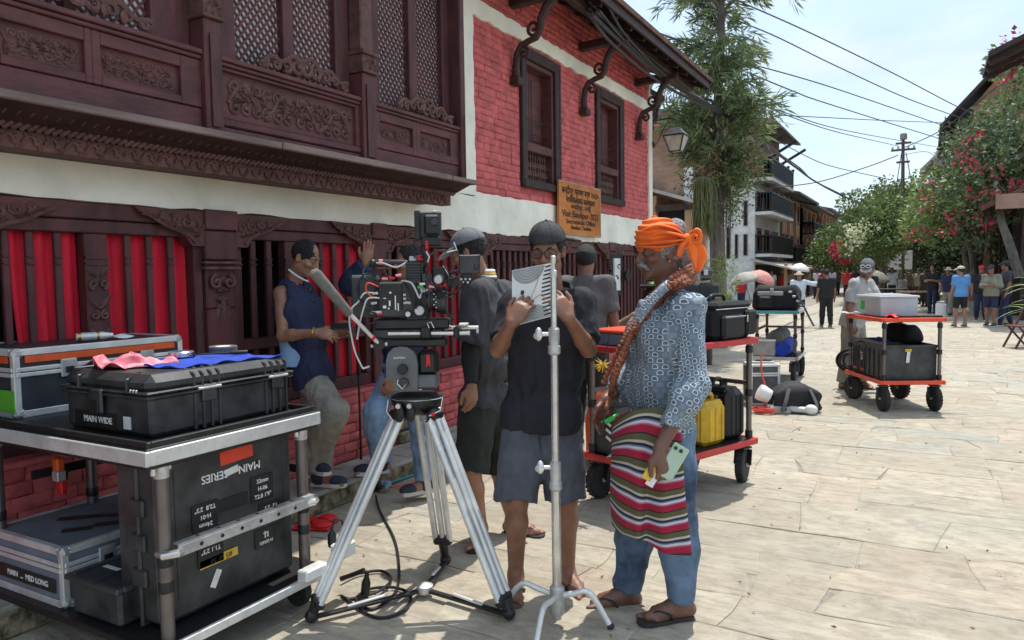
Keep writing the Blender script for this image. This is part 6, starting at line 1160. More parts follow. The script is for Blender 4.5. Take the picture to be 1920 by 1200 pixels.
def person(label, J, skin, clothes, hair=None, hands=None, feet=None, s=1.0, res=.010, fine=True, fat=0.0, head=None, group=None, skin_hands=True, face=True, gender=0):
 """J: world joints (pel, chest, neck, head, shL, elL, wrL, shR, elR, wrR, hipL, knL, anL, hipR, knR, anR); head=(forward, up)"""
 J = {k: np.asarray(v, float) for k, v in J.items()}; base = np.array([(J['anL'][0] + J['anR'][0]) / 2, (J['anL'][1] + J['anR'][1]) / 2, min(J['anL'][2], J['anR'][2]) - .08 * s])
 t = thing('person', label, 'person', base, 0, group); lat = unit(J['shL'] - J['shR']); hlat = unit(J['hipL'] - J['hipR']); spine = unit(J['neck'] - J['pel']); fwd = unit(np.cross(lat, spine))
 hf, hu = head if head else (fwd, A3(0, 0, 1)); hf = unit(hf); hu = unit(np.asarray(hu, float) - hf * (hf @ np.asarray(hu, float))); hl = np.cross(hf, hu); HR = np.stack([hl, hf, hu], 1); hq = lambda x, y, z: J['head'] + (hl * x + hf * y + hu * z) * s
 waist = J['pel'] * .55 + J['chest'] * .45 + fwd * fat * .35
 def torso(f, inf=0.0, k=.06):
  w = .090 * s
  f.cap(J['chest'] - lat * w, J['chest'] + lat * w, .098 * s + inf + fat * .3, .098 * s + inf + fat * .3, k); f.cap(waist - lat * w * .75, waist + lat * w * .75, .090 * s + inf + fat, .090 * s + inf + fat, k); f.cap(J['pel'] - hlat * w * .85, J['pel'] + hlat * w * .85, .095 * s + inf + fat * .4, .095 * s + inf + fat * .4, k)
  for q in (-1, 1): f.cap(J['chest'] + lat * q * w, waist + lat * q * w * .75, .094 * s + inf + fat * .4, .089 * s + inf + fat, k)
  nb = J['neck'] - spine * .035 * s
  for sh in ('shL', 'shR'): f.cap(nb, J[sh], .046 * s + inf, .047 * s + inf, k * .7); f.cap(J['chest'] + spine * .05 * s, J[sh], .075 * s + inf, .050 * s + inf, k * .7)
  return f
 def arm(f, S_, inf=0.0, upto=2.0, k=.02, flat=False):
  a, b, c = J['sh' + S_], J['el' + S_], J['wr' + S_]
  t1 = min(1, upto); f.cap(a, a + (b - a) * t1, .047 * s + inf, (.047 + (.038 - .047) * t1) * s + inf, k, flat=flat and upto <= 1)
  if upto > 1: t2 = min(1, upto - 1); m_ = b + (c - b) * .28; f.cap(b, m_, .038 * s + inf, .039 * s + inf, k); f.cap(m_, b + (c - b) * max(t2, .29), .039 * s + inf, (.039 + (.026 - .039) * t2) * s + inf, k, flat=flat)
  return f
 def leg(f, S_, inf=0.0, upto=2.0, k=.03, flare=0.0, flat=False):
  a, b, c = J['hip' + S_], J['kn' + S_], J['an' + S_]; t1 = min(1, upto); f.cap(a, a + (b - a) * t1, .080 * s + inf + fat * .2, (.080 + (.054 - .080) * t1) * s + inf + flare * t1, k, flat=flat and upto <= 1)
  if upto > 1: t2 = min(1, upto - 1); m_ = b + (c - b) * min(.3, t2); f.cap(b, m_, .054 * s + inf + flare * .8, .055 * s + inf + flare * .9, k, flat=flat and upto <= 1.3)
  if upto > 1.3: f.cap(m_, b + (c - b) * t2, .055 * s + inf + flare * .9, (.055 + (.037 - .055) * t2) * s + inf + flare, k, flat=flat)
  return f
 # skin: one field, meshed coarsely for limbs and finely for head and hands
 f = Fld(); torso(f, -.012)
 for S_ in 'LR': arm(f, S_); leg(f, S_, -.002)
 f.cap(J['neck'] - spine * .03 * s, J['head'] - hu * .05 * s - hf * .012 * s, .058 * s, .054 * s, .03)
 head_field(f, J['head'], hf, hu, s, fine=fine)
 tips = {}
 for S_ in 'LR':
  hd = (hands or {}).get(S_)
  if hd is None: d_ = unit(J['wr' + S_] - J['el' + S_]); hd = dict(d=d_, th=fwd, curl=.35)
  if fine: tips[S_] = hand_field(f, J['wr' + S_], hd['d'], hd['th'], hd.get('curl', .35), s, thumb=hd.get('thumb', .6), spread=hd.get('spread', .12), sg=1 if S_ == 'L' else -1)
  else: f.cap(J['wr' + S_], J['wr' + S_] + unit(hd['d']) * .09 * s, .030 * s, .026 * s, .02).cap(J['wr' + S_] + unit(hd['d']) * .08 * s, J['wr' + S_] + unit(hd['d']) * .16 * s, .024 * s, .014 * s, .01)
 ft = {}
 for S_ in 'LR':
  fd = (feet or {}).get(S_, fwd); fd = unit(A3(fd[0], fd[1], 0)); an = J['an' + S_]; ft[S_] = fd; g = an[2] - .075 * s
  zf = lambda z: A3(0, 0, g + z * s - an[2])
  f.cap(an - fd * .035 * s + zf(.035), an + fd * .10 * s + zf(.028), .034 * s, .030 * s, .03); f.cap(an, an + fd * .09 * s + zf(.04), .036 * s, .026 * s, .03); f.cap(an + fd * .10 * s + zf(.028), an + fd * .15 * s + zf(.024), .034 * s, .022 * s, .02)
  if fine:
   sd = np.cross(fd, (0, 0, 1)); sg = 1 if S_ == 'L' else -1        # inner side
   for i_ in range(5): o_ = (-.030 + .0145 * i_) * -sg * -1; f.cap(an + fd * .13 * s + sd * sg * (.030 - .0145 * i_) * s + zf(.02), an + fd * (.185 - .008 * i_ - .002 * i_ * i_) * s + sd * sg * (.032 - .0155 * i_) * s + zf(.017), (.0135 if i_ == 0 else .0100) * s, (.0115 if i_ == 0 else .008) * s, .004)
 lo, hi = f.bounds(); lo = lo - .02; hi = hi + .02; ps = []
 if fine:
  hz = J['neck'] + spine * .01; hb_lo = J['head'] - .17 * s; hb_hi = J['head'] + .17 * s; ps.append(snet(f, .0045, hb_lo, hb_hi))
  for S_ in 'LR':
   if S_ in ((hands or {}).get('skip', '')): continue
   w = J['wr' + S_]; hd = (hands or {}).get(S_); d_ = unit(hd['d']) if hd else unit(w - J['el' + S_]); c_ = w + d_ * .085 * s; ps.append(snet(f, .0042, c_ - .125 * s, c_ + .125 * s))
  for S_ in 'LR': an = J['an' + S_]; c_ = an + ft[S_] * .07 * s - A3(0, 0, .03); ps.append(snet(f, .007, c_ - A3(.16, .16, .055) * s, c_ + A3(.16, .16, .12) * s))
  ps.append(snet(f, .012, lo, hi))
 else: ps.append(snet(f, res, lo, hi))
 mesh_vq('body', ps, base, skin, t)
 # clothes
 seed_off = np.array([base[0] * 7.3, base[1] * 5.1, 1.7])
 def folds(amp, st=(9, 9, 5), fr=1.0):
  st = np.array(st, np.float32) * fr * 1.45; amp = amp * 2.0
  def f_(P):
   w = P + .05 * np.stack([noise3(P * 6 + 3), noise3(P * 6 + 11), noise3(P * 6 + 23)], 1).astype(np.float32)
   rg = .25 - np.abs(noise3(w * st * 1.15 + seed_off)); rg2 = .25 - np.abs(noise3(w * np.array((st[0] * 2.0, st[1] * 2.0, st[2] * .9), np.float32) + seed_off + 9))
   return amp * (1.6 * noise3(w * st * .7 + seed_off) + 1.9 * rg + 1.3 * rg2 + .5 * noise3(w * st * 3.1))
  return f_
 objs = {}
 for c in clothes:
  kd = c['kind']; cf = Fld(); inf = c.get('inf', .012) * .7; h = c.get('res', res)
  if kd in ('shirt', 'tank'):
   torso(cf, inf); hem = c.get('hem', .10)
   hp_ = J['pel'] - spine * hem * s
   if hem > .06: cf.cap(J['pel'] - hlat * .075 * s, J['pel'] - hlat * .075 * s - spine * hem * s, .100 * s + inf + fat * .4, .106 * s + inf + fat * .4, .05).cap(J['pel'] + hlat * .075 * s, J['pel'] + hlat * .075 * s - spine * hem * s, .100 * s + inf + fat * .4, .106 * s + inf + fat * .4, .05)
   if kd == 'shirt':
    for S_ in 'LR':
     u = c.get('sleeve', .75); u = u if not hasattr(u, 'get') else u[S_]; arm(cf, S_, inf + c.get('loose', .006), u, .035, flat=True)
   hd_ = c.get('hemdir', -spine); cf.cut(hp_, hd_)
   cf.cap(J['neck'] - spine * .02 * s, J['head'], c.get('collar', .066) * s, c.get('collar', .066) * s + .02, .004, True)
   if kd == 'tank':
    for S_ in 'LR': q = J['sh' + S_]; sg = 1 if S_ == 'L' else -1; cf.cap(q + lat * sg * .035 * s + spine * .05, q + lat * sg * .05 * s - spine * .16 * s, .060 * s, .062 * s, .004, True)
  elif kd == 'sleeves':
   for S_ in c.get('sides', 'LR'): arm(cf, S_, inf, c.get('upto', 1.95), .02, flat=True)
  elif kd == 'pants':
   cf.cap(J['pel'] - hlat * .075 * s + spine * .06 * s, J['pel'] + hlat * .075 * s + spine * .06 * s, .078 * s + inf + fat * .4, .078 * s + inf + fat * .4, .05); cf.cap(J['pel'] - hlat * .07 * s, J['pel'] + hlat * .07 * s, .094 * s + inf + fat * .3, .094 * s + inf + fat * .3, .05)
   for S_ in 'LR': leg(cf, S_, inf + c.get('loose', .012), c.get('length', 1.95), .03, c.get('flare', .0), flat=True)
   cf.cut(J['pel'] + spine * c.get('top', .02) * s, spine)
  if c.get('cuts'):
   for p0, n_ in c['cuts']: cf.cut(p0, n_)
  v, q = snet(cf, h, disp=folds(c.get('fold', .006), c.get('fst', (9, 9, 5))) if h < .015 else None)
  objs['f_' + kd] = cf; objs[kd + c.get('tag', '')] = mesh_vq(c.get('name', {'shirt': 'shirt', 'tank': 'vest', 'sleeves': 'sleeves', 'pants': 'trousers'}[kd]), [(v, q)], base, c['mat'], t, c.get('uv'))
 # footwear
 def shoe(S_, kind_, m1, m2):
  fd = ft[S_]; an = J['an' + S_] - base; g = an[2] - .075 * s; sd = np.cross(fd, (0, 0, 1)); R_ = np.stack([fd, sd, A3(0, 0, 1)], 1); c_ = A3(an[0], an[1], g) + fd * .062 * s
  out_ = [(-.11, .030), (-.10, .034), (-.04, .032), (.03, .040), (.09, .046), (.125, .036), (.137, .015)]; poly = [(x * s, y * s) for x, y in out_] + [(x * s, -y * s) for x, y in out_[::-1]]; z0 = .002
  so__ = obj('sole' if kind_ == 'shoe' else 'sandal', MB().prism(poly, c_ + A3(0, 0, z0 - .006), fd, sd, (0, 0, .016 * s if kind_ != 'shoe' else .026 * s)), m2, t)
  if kind_ == 'shoe':
   sf = Fld(); o_ = base; b_ = c_ + base
   sf.ell(b_ + fd * .07 * s + A3(0, 0, .035) * s, (.075 * s, .046 * s, .038 * s), R_, .03).ell(b_ - fd * .05 * s + A3(0, 0, .045) * s, (.068 * s, .040 * s, .055 * s), R_, .03).cap(b_ - fd * .06 * s + A3(0, 0, .05), J['an' + S_] + A3(0, 0, .012), .040 * s, .047 * s, .03); sf.cut(b_ + A3(0, 0, .012), (0, 0, -1)); sf.cut(J['an' + S_] + A3(0, 0, .022) , (fd[0] * -.3, fd[1] * -.3, 1)); mesh_vq('shoe', [snet(sf, .007 if fine else .014)], base, m1, t)
  else:
   for q in (-1, 1):
    P_ = [c_ + fd * .085 * s + A3(0, 0, .012), c_ + fd * .06 * s + sd * q * .018 * s + A3(0, 0, .052 * s), c_ + fd * .01 * s + sd * q * .042 * s + A3(0, 0, .04 * s), c_ - fd * .01 * s + sd * q * .038 * s + A3(0, 0, .012)]; obj('sandal_strap', MB().tube(smooth_path(P_, 5), .009 * s, 6, True, .5), m1, t)
 for S_ in 'LR':
  spec = (feet or {}).get('wear')
  if spec: shoe(S_, *spec)
 # hair, caps, eyes
 hh = .0055 if fine else res
 def mk(name, hfld, m_, amp=.0): return mesh_vq(name, [snet(hfld, hh, disp=(lambda P: amp * noise3(P * 90)) if amp else None)], base, m_, t)
 hr = hair or {}
 if hr.get('mat') is not None:
  g = Fld(); kd = hr.get('kind', 'short'); th = hr.get('th', .010) * s
  g.ell(hq(0, -.014, .030), (.076 * s + th, .096 * s + th, .088 * s + th), HR, .01)
  if kd == 'short': g.cut(hq(0, .058, .05), hf * .85 + hu * -.35); g.cut(hq(0, -.03, -.04), -hu * 1.0 + hf * .35)
  if kd == 'bald': g.cut(hq(0, .052, .075), hf * .75 + hu * .55); g.cut(hq(0, -.03, -.035), -hu * 1.0 + hf * .4)
  if kd in ('long', 'bun'): g.cut(hq(0, .06, .05), hf * .9 - hu * .2); g.cap(hq(0, -.06, 0), hq(0, -.085, -.12), .075 * s, .06 * s, .04); g.cut(hq(0, 0, -.16), -hu)
  if kd == 'bun': g.ell(hq(0, -.12, .0), (.045 * s, .045 * s, .05 * s), HR, .02)
  if kd == 'side': g.cut(hq(0, .05, .05), hf * .9 - hu * .3); g.cut(hq(0, 0, .045), hu); g.cut(hq(0, -.03, -.055), -hu + hf * .3)
  mk('hair', g, hr['mat'], .012 if fine else 0)
 cp2 = hr.get('cap')
 if cp2:
  m_, bw, kd = cp2; bd = unit(bw); bd = unit(bd - hu * (bd @ hu)); bl = np.cross(bd, hu); BR = np.stack([bl, bd, hu], 1); g = Fld(); c0 = hq(0, -.010, .046)
  g.ell(c0, (.089 * s, .108 * s, .090 * s), HR, .01); g.cut(c0 + hu * -.002 * s, -hu)
  if kd == 'cap': 
   mk('cap', g, m_); b_ = Fld(); b_.ell(c0 + bd * .115 * s - hu * .012 * s, (.076 * s, .085 * s, .010 * s + (0 if fine else .012)), BR @ rotx(-.28), .01); mk('cap_brim', b_, hr.get('brim', m_))
   if fine:
    for q in range(6): a = q * math.pi / 3; P_ = [c0 - base + HR @ (A3(.0895 * math.cos(a) * math.cos(e), .1085 * math.sin(a) * math.cos(e), .0905 * math.sin(e)) * s) for e in np.linspace(-.1, 1.5, 9)]; obj('cap_seam', MB().tube(P_, .0016, 4), m_, t)
    obj('cap_button', MB().ell(c0 - base + hu * .091 * s, .007, 8, 5), m_, t)
  else:
   mk('hat', g, m_); b_ = Fld(); b_.ell(c0 - hu * .012 * s, (.155 * s, .170 * s, .012 * s + (0 if fine else .012)), HR, .01); mk('hat_brim', b_, m_)
 if fine and face:
  for x in (-1, 1):
   obj('eye', MB().ell(hq(x * .033, .0835, .0015) - base, (.0105 * s, .0100 * s, .0048 * s), 10, 6, HR), M['sclera'] if not hr.get('closed') else M['eye'], t)
   if not hr.get('closed'): obj('iris', MB().ell(hq(x * .033, .0905, .0005) - base, (.0050 * s, .004 * s, .0044 * s), 8, 5, HR), M['eye'], t)
   obj('eyebrow', MB().tube([hq(x * (.017 + .032 * q), .0905 - .016 * q * q, .019 + .006 * math.sin(q * 3)) - base for q in np.linspace(0, 1, 6)], [.003, .0045, .0045, .004, .003, .0015], 5, True, .8), hr.get('brow', M['hair_black']), t)
   obj('lash_line', MB().tube([hq(x * (.023 + .020 * q), .0925 - .004 * q, .0035 + .003 * math.sin(q * 3.1) - (.006 if hr.get('closed') else 0)) - base for q in np.linspace(0, 1, 6)], .0016, 4), M['eye'], t)
  obj('lips', MB().tube([hq(x, .0905 - 9 * x * x, -.067) - base for x in np.linspace(-.021, .021, 7)], .0035, 5), hr.get('lips', skin), t)
 if fine:
  for S_, tl in tips.items():
   if S_ in ((hands or {}).get('skip', '')): continue
   for p, d_, b_ in tl: sd = np.cross(d_, b_); obj('fingernail', MB().ell(p + b_ * .0058 * s - d_ * .001 - base, (.0058 * s, .0042 * s, .0016 * s), 8, 4, np.stack([d_, sd, b_], 1)), M['nail'], t)
 return t, base, objs, hq, HR
FH = unit(A3(FW[0], FW[1], 0)); RH = unit(A3(RT[0], RT[1], 0)); UZ = A3(0, 0, 1)
P3 = lambda d: {k: at(*v) for k, v in d.items()}
def gdir(a, b): return G(*b) - G(*a)
# ------------------------------------------------ the reader
J = P3(dict(head=(1026, 468, 3.49), neck=(1036, 545, 3.58), chest=(1027, 625, 3.56), pel=(1018, 770, 3.58), shL=(1087, 572, 3.57), shR=(969, 575, 3.55), elL=(1103, 655, 3.46), elR=(934, 655, 3.42), wrL=(1066, 596, 3.25), wrR=(958, 606, 3.23),
   hipL=(1052, 800, 3.58), hipR=(985, 800, 3.58), knL=(1062, 935, 3.58), knR=(969, 938, 3.54), anL=(1064, 1072, 3.68), anR=(967, 1078, 3.60)))
reader, rb_, ro, rq, rR = person('man in dark cap, glasses and dark polo shirt reading a notebook', J, M['skin'], [
 dict(kind='shirt', mat=M['polo'], inf=.012, sleeve=.80, hem=.09, loose=.014, fold=.008, res=.009, collar=.070), dict(kind='pants', name='shorts', mat=M['shorts_grey'], inf=.014, length=1.0, loose=.010, flare=.024, fold=.007, res=.009)],
 hair=dict(mat=M['hair_black'], kind='short', th=.006, cap=(M['cap_dark'], FH * .6 + RH * .8, 'cap'), closed=True), head=(-FH * .93 - RH * .22 - UZ * .22, UZ),
 hands=dict(L=dict(d=-RT * .50 + UP * .83 + FW * .10, th=RT * .8 + UP * .5 + FW * .35, curl=(.42, .46, .5, .55), thumb=.2), R=dict(d=RT * .55 + UP * .80 + FW * .12, th=-RT * .75 + UP * .5 + FW * .4, curl=(.30, .34, .38, .42), thumb=.2)),
 feet=dict(L=gdir((1062, 1080), (1108, 1118)), R=gdir((968, 1090), (962, 1130)), wear=('sandal', M['sandal'], M['sandal'])), s=.99)
# collar of the polo, glasses
cpts = [rb_ * 0 + J['neck'] - rb_ + RH * a * .085 - FH * b * .075 + UZ * c for a, b, c in ((-.2, -.9, .05), (-.95, -.1, .035), (-.75, .75, -.01), (-.12, 1.25, -.06))]
for q in (1, -1): mb = MB(); up_ = [c if q > 0 else A3(*(c - 2 * RH * ((c - (J['neck'] - rb_)) @ RH))) for c in cpts]; mb.grid([[u, u + UZ * -.045 + (u - (J['neck'] - rb_)) * .30] for u in smooth_path(up_, 5)]); o_ = obj('shirt_collar', mb, M['polo'], reader, smooth=180); o_.modifiers.new('t', 'SOLIDIFY').thickness = .006
for x in (-1, 1):
 ring = [rq(x * .034 + .027 * math.cos(a), .102 - .008 * math.cos(a) * x, .0 + .0215 * math.sin(a)) - rb_ for a in np.linspace(0, 2 * math.pi, 22, endpoint=False)]
 gl = obj('glasses_rim', MB().tube(ring, .0026, 6, closed=True), M['wood_dark'], reader); mb = MB(); mb.add(ring, [tuple(range(22))]); obj('glasses_lens', mb, M['glasses_lens'], gl); obj('glasses_arm', MB().tube([rq(x * .061, .098, .006) - rb_, rq(x * .080, .04, .006) - rb_, rq(x * .080, -.02, -.002) - rb_], .0024, 5), M['wood_dark'], gl)
obj('glasses_bridge', MB().tube([rq(-.009, .104, .004) - rb_, rq(0, .107, .008) - rb_, rq(.009, .104, .004) - rb_], .0022, 5), M['wood_dark'], reader)
# notebook
NA, NB, NC, ND = at(960, 507, 3.30), at(1033, 493, 3.27), at(1033, 593, 3.25), at(960, 612, 3.28); nc = (NA + NB + NC + ND) / 4
nb_ = thing('notebook', 'white notebook with grey circles and black edge stripes held by the reading man', 'notebook', nc); nn = unit(np.cross(NB - NA, ND - NA)); nn = nn if nn @ FW < 0 else -nn
mb = MB(); mb.add([p - nc for p in (NA, NB, NC, ND)] + [p - nc - nn * .012 for p in (NA, NB, NC, ND)], [(0, 1, 2, 3), (7, 6, 5, 4), (0, 4, 5, 1), (1, 5, 6, 2), (2, 6, 7, 3), (3, 7, 4, 0)]); obj('cover', mb, M['white'], nb_, smooth=0)
nq = lambda a, b, e=.0012: (NA * (1 - a) * (1 - b) + NB * a * (1 - b) + NC * a * b + ND * (1 - a) * b) - nc + nn * e
def ndisc(ca, cb, ra, rb2, m_, a0, a1, e=.0012, name='print_circle'): mb = MB(); P_ = [nq(np.clip(ca + ra * math.cos(t), .01, .99), np.clip(cb + rb2 * math.sin(t), .01, .99), e) for t in np.linspace(a0, a1, 26)]; mb.add(P_, [tuple(range(26))]); obj(name, mb, m_, nb_, smooth=0)
ndisc(.42, .0, .42, .30, M['tee_pale'], 0, math.pi); ndisc(.5, 1.0, .48, .30, M['tee_pale'], math.pi, 2 * math.pi)
for q in range(5):
 for cb, a0, a1 in ((.0, 0.05, math.pi - .05), (1.0, math.pi + .05, 2 * math.pi - .05)): obj('print_line', MB().tube([nq(np.clip((.42 if cb < .5 else .5) + (.38 - .07 * q) * math.cos(t), .01, .99), np.clip(cb + (.27 - .05 * q) * math.sin(t), .012, .988), .0014) for t in np.linspace(a0, a1, 16)], .0009, 4), M['tee_grey'], nb_)
for q in range(13): b0_ = .03 + q * .074; mb = MB(); mb.add([nq(.99 - .13 - .10 * math.sin(b0_ * 3.1), b0_ + .015, .0016), nq(.995, b0_, .0016), nq(.995, b0_ + .035, .0016), nq(.99 - .13 - .10 * math.sin(b0_ * 3.1), b0_ + .04, .0016)], [(0, 1, 2, 3)]); obj('edge_stripe', mb, M['ink_black'], nb_, smooth=0)
M['ochre'] = mat('ochre', (.62, .30, .13), .7)
for pts in (((.42, .66), (.60, .40), (.70, .20)), ((.45, .68), (.62, .58), (.80, .56), (.85, .74)), ((.28, .50), (.36, .60), (.46, .68), (.30, .72))): obj('print_stroke', MB().tube(smooth_path([nq(a, b, .0012) for a, b in pts], 4), .0035, 5, True, .3), M['ochre'], nb_)
ndisc(.27, .44, .05, .045, M['wood'], 0, 2 * math.pi, .0018, 'print_dot')
# ------------------------------------------------ turbaned man
def scallop():
 M_ = bpy.data.materials.new('scallop_print'); M_.use_nodes = True; n = M_.node_tree.nodes; l = M_.node_tree.links; p = n['Principled BSDF']; p.inputs['Roughness'].default_value = .85
 a = n.new('ShaderNodeAttribute'); a.attribute_name = 'pat'; sp = n.new('ShaderNodeSeparateXYZ'); l.new(a.outputs['Vector'], sp.inputs[0])
 def mt(op, x, y=None, z=None):
  q = n.new('ShaderNodeMath'); q.operation = op
  for i, v in enumerate((x, y, z)):
   if v is None: continue
   if isinstance(v, (int, float)): q.inputs[i].default_value = v
   else: l.new(v, q.inputs[i])
  return q.outputs[0]
 u = mt('DIVIDE', sp.outputs['X'], .036); v = mt('DIVIDE', sp.outputs['Y'], .0255); row = mt('FLOOR', v); par = mt('MODULO', mt('ADD', row, 400.0), 2.0); u2 = mt('ADD', u, mt('MULTIPLY', par, .5)); x = mt('ABSOLUTE', mt('SUBTRACT', mt('FRACT', u2), .5)); y = mt('MULTIPLY', mt('SUBTRACT', mt('FRACT', v), .5), .74)
 rt = mt('SQRT', mt('ADD', mt('MULTIPLY', x, x), mt('MULTIPLY', y, y))); rb2 = mt('MAXIMUM', x, mt('MULTIPLY', mt('ABSOLUTE', y), 1.15)); top = mt('GREATER_THAN', y, 0.0); r = mt('ADD', mt('MULTIPLY', rt, top), mt('MULTIPLY', rb2, mt('SUBTRACT', 1.0, top)))
 line = mt('LESS_THAN', mt('ABSOLUTE', mt('SUBTRACT', r, .275)), .042); ins = mt('LESS_THAN', r, .24)
 wn = n.new('ShaderNodeTexWhiteNoise'); wn.noise_dimensions = '2D'; cb = n.new('ShaderNodeCombineXYZ'); l.new(mt('FLOOR', u2), cb.inputs[0]); l.new(row, cb.inputs[1]); l.new(cb.outputs[0], wn.inputs['Vector']); filled = mt('GREATER_THAN', wn.outputs['Value'], .78)
 def mx_(f, A_, B_):
  q = n.new('ShaderNodeMix'); q.data_type = 'RGBA'; l.new(f, q.inputs['Factor'])
  for s_, c in (('A', A_), ('B', B_)):
   if isinstance(c, tuple): q.inputs[s_].default_value = (*c, 1)
   else: l.new(c, q.inputs[s_])
  return q.outputs['Result']
 c = mx_(ins, (.145, .195, .245), (.11, .125, .15)); c = mx_(line, c, (.60, .68, .74)); c2 = mx_(mt('LESS_THAN', r, .33), c, (.21, .25, .30)); c = mx_(filled, c, c2)
 nz = n.new('ShaderNodeTexNoise'); nz.inputs['Scale'].default_value = 5; l.new(a.outputs['Vector'], nz.inputs['Vector']); hs = n.new('ShaderNodeHueSaturation'); l.new(c, hs.inputs['Color']); mr = n.new('ShaderNodeMapRange'); mr.inputs['To Min'].default_value = .8; mr.inputs['To Max'].default_value = 1.2; l.new(nz.outputs['Fac'], mr.inputs['Value']); l.new(mr.outputs['Result'], hs.inputs['Value'])
 l.new(hs.outputs['Color'], p.inputs['Base Color']); return M_
M['scallop'] = scallop()
J = P3(dict(head=(1240, 470, 3.36), neck=(1259, 546, 3.38), chest=(1245, 630, 3.37), pel=(1240, 800, 3.37), shL=(1287, 580, 3.19), shR=(1222, 585, 3.56), elL=(1303, 716, 3.10), wrL=(1238, 838, 3.03), elR=(1190, 705, 3.62), wrR=(1137, 748, 3.42),
   hipL=(1262, 815, 3.29), hipR=(1225, 812, 3.46), knL=(1268, 970, 3.26), knR=(1196, 965, 3.42), anL=(1277, 1126, 3.29), anR=(1176, 1106, 3.46)))
ctr = J['chest']
def puv(V):
 q = V - ctr; a_ = np.arctan2(q @ FH, q @ RH); u = a_ * .165; v = q[:, 2].copy()
 for s1, e1, off in (('shL', 'elL', 0.0), ('elL', 'wrL', .31), ('shR', 'elR', 0.0), ('elR', 'wrR', .31)):
  A_, B_ = J[s1], J[e1]; d_ = unit(B_ - A_); t_ = np.clip((V - A_) @ d_, 0, np.linalg.norm(B_ - A_)); r_ = V - A_ - t_[:, None] * d_; dist = np.linalg.norm(r_, axis=1); x_ = unit(RH - d_ * (RH @ d_)); y_ = np.cross(d_, x_); m_ = (dist < .088) & ((V - A_) @ d_ > .02); u = np.where(m_, np.arctan2(r_ @ y_, r_ @ x_) * .068 + .3, u); v = np.where(m_, -((V - A_) @ d_) - off, v)
 return np.stack([u, v, np.zeros(len(V))], 1)
tm, tb, to, tq, tR = person('man in orange turban and scallop print shirt with striped waist cloth', J, M['skin_dark'], [
 dict(kind='shirt', mat=M['scallop'], inf=.008, sleeve=1.70, hem=.04, loose=.010, fold=.009, res=.008, collar=.074, uv=puv), dict(kind='pants', name='jeans', mat=M['jeans'], inf=.010, length=1.97, loose=.002, flare=.014, fold=.007, res=.009)],
 hair=dict(mat=M['hair_grey'], kind='side', th=.012, closed=True, brow=M['hair_grey']), head=(-RH * .97 - FH * .14 - UZ * .10, UZ), s=1.04, fat=.022,
 hands=dict(L=dict(d=-UZ * .93 + RH * .18 - FH * .2, th=-RH * .8 - FH * .5, curl=(.55, .65, .7, .7), thumb=.5), R=dict(d=-UZ * .85 - RH * .4, th=-RH * .5 - FH * .6 + UZ * .3, curl=(.5, .45, .4, .35), thumb=.4)),
 feet=dict(L=-RH - FH * .25, R=-RH - FH * .1, wear=('sandal', M['sandal_dark'], M['sandal_dark'])))
# moustache, beard stubble, earring, pony tail
g = Fld(); 
for x in (-1, 1): g.cap(tq(0, .102, -.046), tq(x * .024, .097, -.052), .011, .0125, .004).cap(tq(x * .024, .097, -.052), tq(x * .040, .080, -.074), .0125, .006, .004)
mesh_vq('moustache', [snet(g, .004, disp=lambda P: .004 * noise3(P * 120))], tb, M['hair_grey'], tm)
obj('ear_stud', MB().ell(tq(-.092, .002, -.048) - tb, .006, 8, 6), M['gold'], tm); obj('ear_stud', MB().ell(tq(.092, .002, -.048) - tb, .006, 8, 6), M['gold'], tm)
g = Fld().cap(tq(0, -.085, -.02), tq(-.01, -.125, -.09), .042, .036, .02).cap(tq(-.01, -.125, -.09), tq(-.015, -.135, -.15), .036, .020, .02); mesh_vq('pony_tail', [snet(g, .006, disp=lambda P: .010 * noise3(P * np.array((60, 60, 18), np.float32)))], tb, M['hair_grey'], tm)
g = Fld().ell(tq(0, -.075, .095), (.05, .045, .04), tR, .01); mesh_vq('hair_tuft', [snet(g, .005, disp=lambda P: .010 * noise3(P * 80))], tb, M['hair_grey'], tm)
# turban
ca, sa = math.cos(.20), math.sin(.20)
def wrapfold(P):
 q = (P - tq(0, 0, .04)) @ tR; a_ = q[:, 2] * .95 + q[:, 1] * -.28; return .0055 * np.sin(a_ * 230 + 3.0 * np.sin(q[:, 1] * 22 + q[:, 0] * 9)) + .007 * noise3(P * 22)
g = Fld().ell(tq(0, -.004, .050), (.099, .116, .090), tR, .01).ell(tq(0, .02, .075), (.085, .080, .075), tR, .03); g.cut(tq(0, .100, .012), -tR[:, 2] * .94 - tR[:, 1] * -.16); g.cut(tq(0, -.066, .08), -tR[:, 1] * .9 + tR[:, 2] * .25); tu = mesh_vq('turban', [snet(g, .005, disp=wrapfold)], tb, M['turban'], tm)
for a0, b0_, c0_, d0_, r_ in ((tq(-.045, .085, .060), tq(-.098, .02, .075), tq(-.105, -.05, .055), tq(-.075, -.088, .040), .020), (tq(-.06, .085, .035), tq(-.104, .02, .035), tq(-.108, -.04, .035), tq(-.080, -.085, .035), .014), (tq(-.03, .09, .09), tq(-.085, .04, .108), tq(-.098, -.03, .085), tq(-.078, -.085, .05), .018), (tq(0, .105, .03), tq(-.07, .08, .022), tq(-.10, .02, .016), tq(-.085, -.075, .025), .012)):
 obj('turban_fold', MB().tube([p - tb for p in smooth_path([a0, b0_, c0_, d0_], 6)], [r_ * (.35 + .65 * math.sin(math.pi * min(1, .15 + i / 18 * .8))) for i in range(len(smooth_path([a0, b0_, c0_, d0_], 6)))], 10, True, .42), M['turban'], tm)
kn = tq(-.085, -.092, .038); g = Fld().ell(kn, (.022, .026, .024), tR, .01); mesh_vq('turban_knot', [snet(g, .005, disp=lambda P: .006 * noise3(P * 60))], tb, M['turban'], tm)
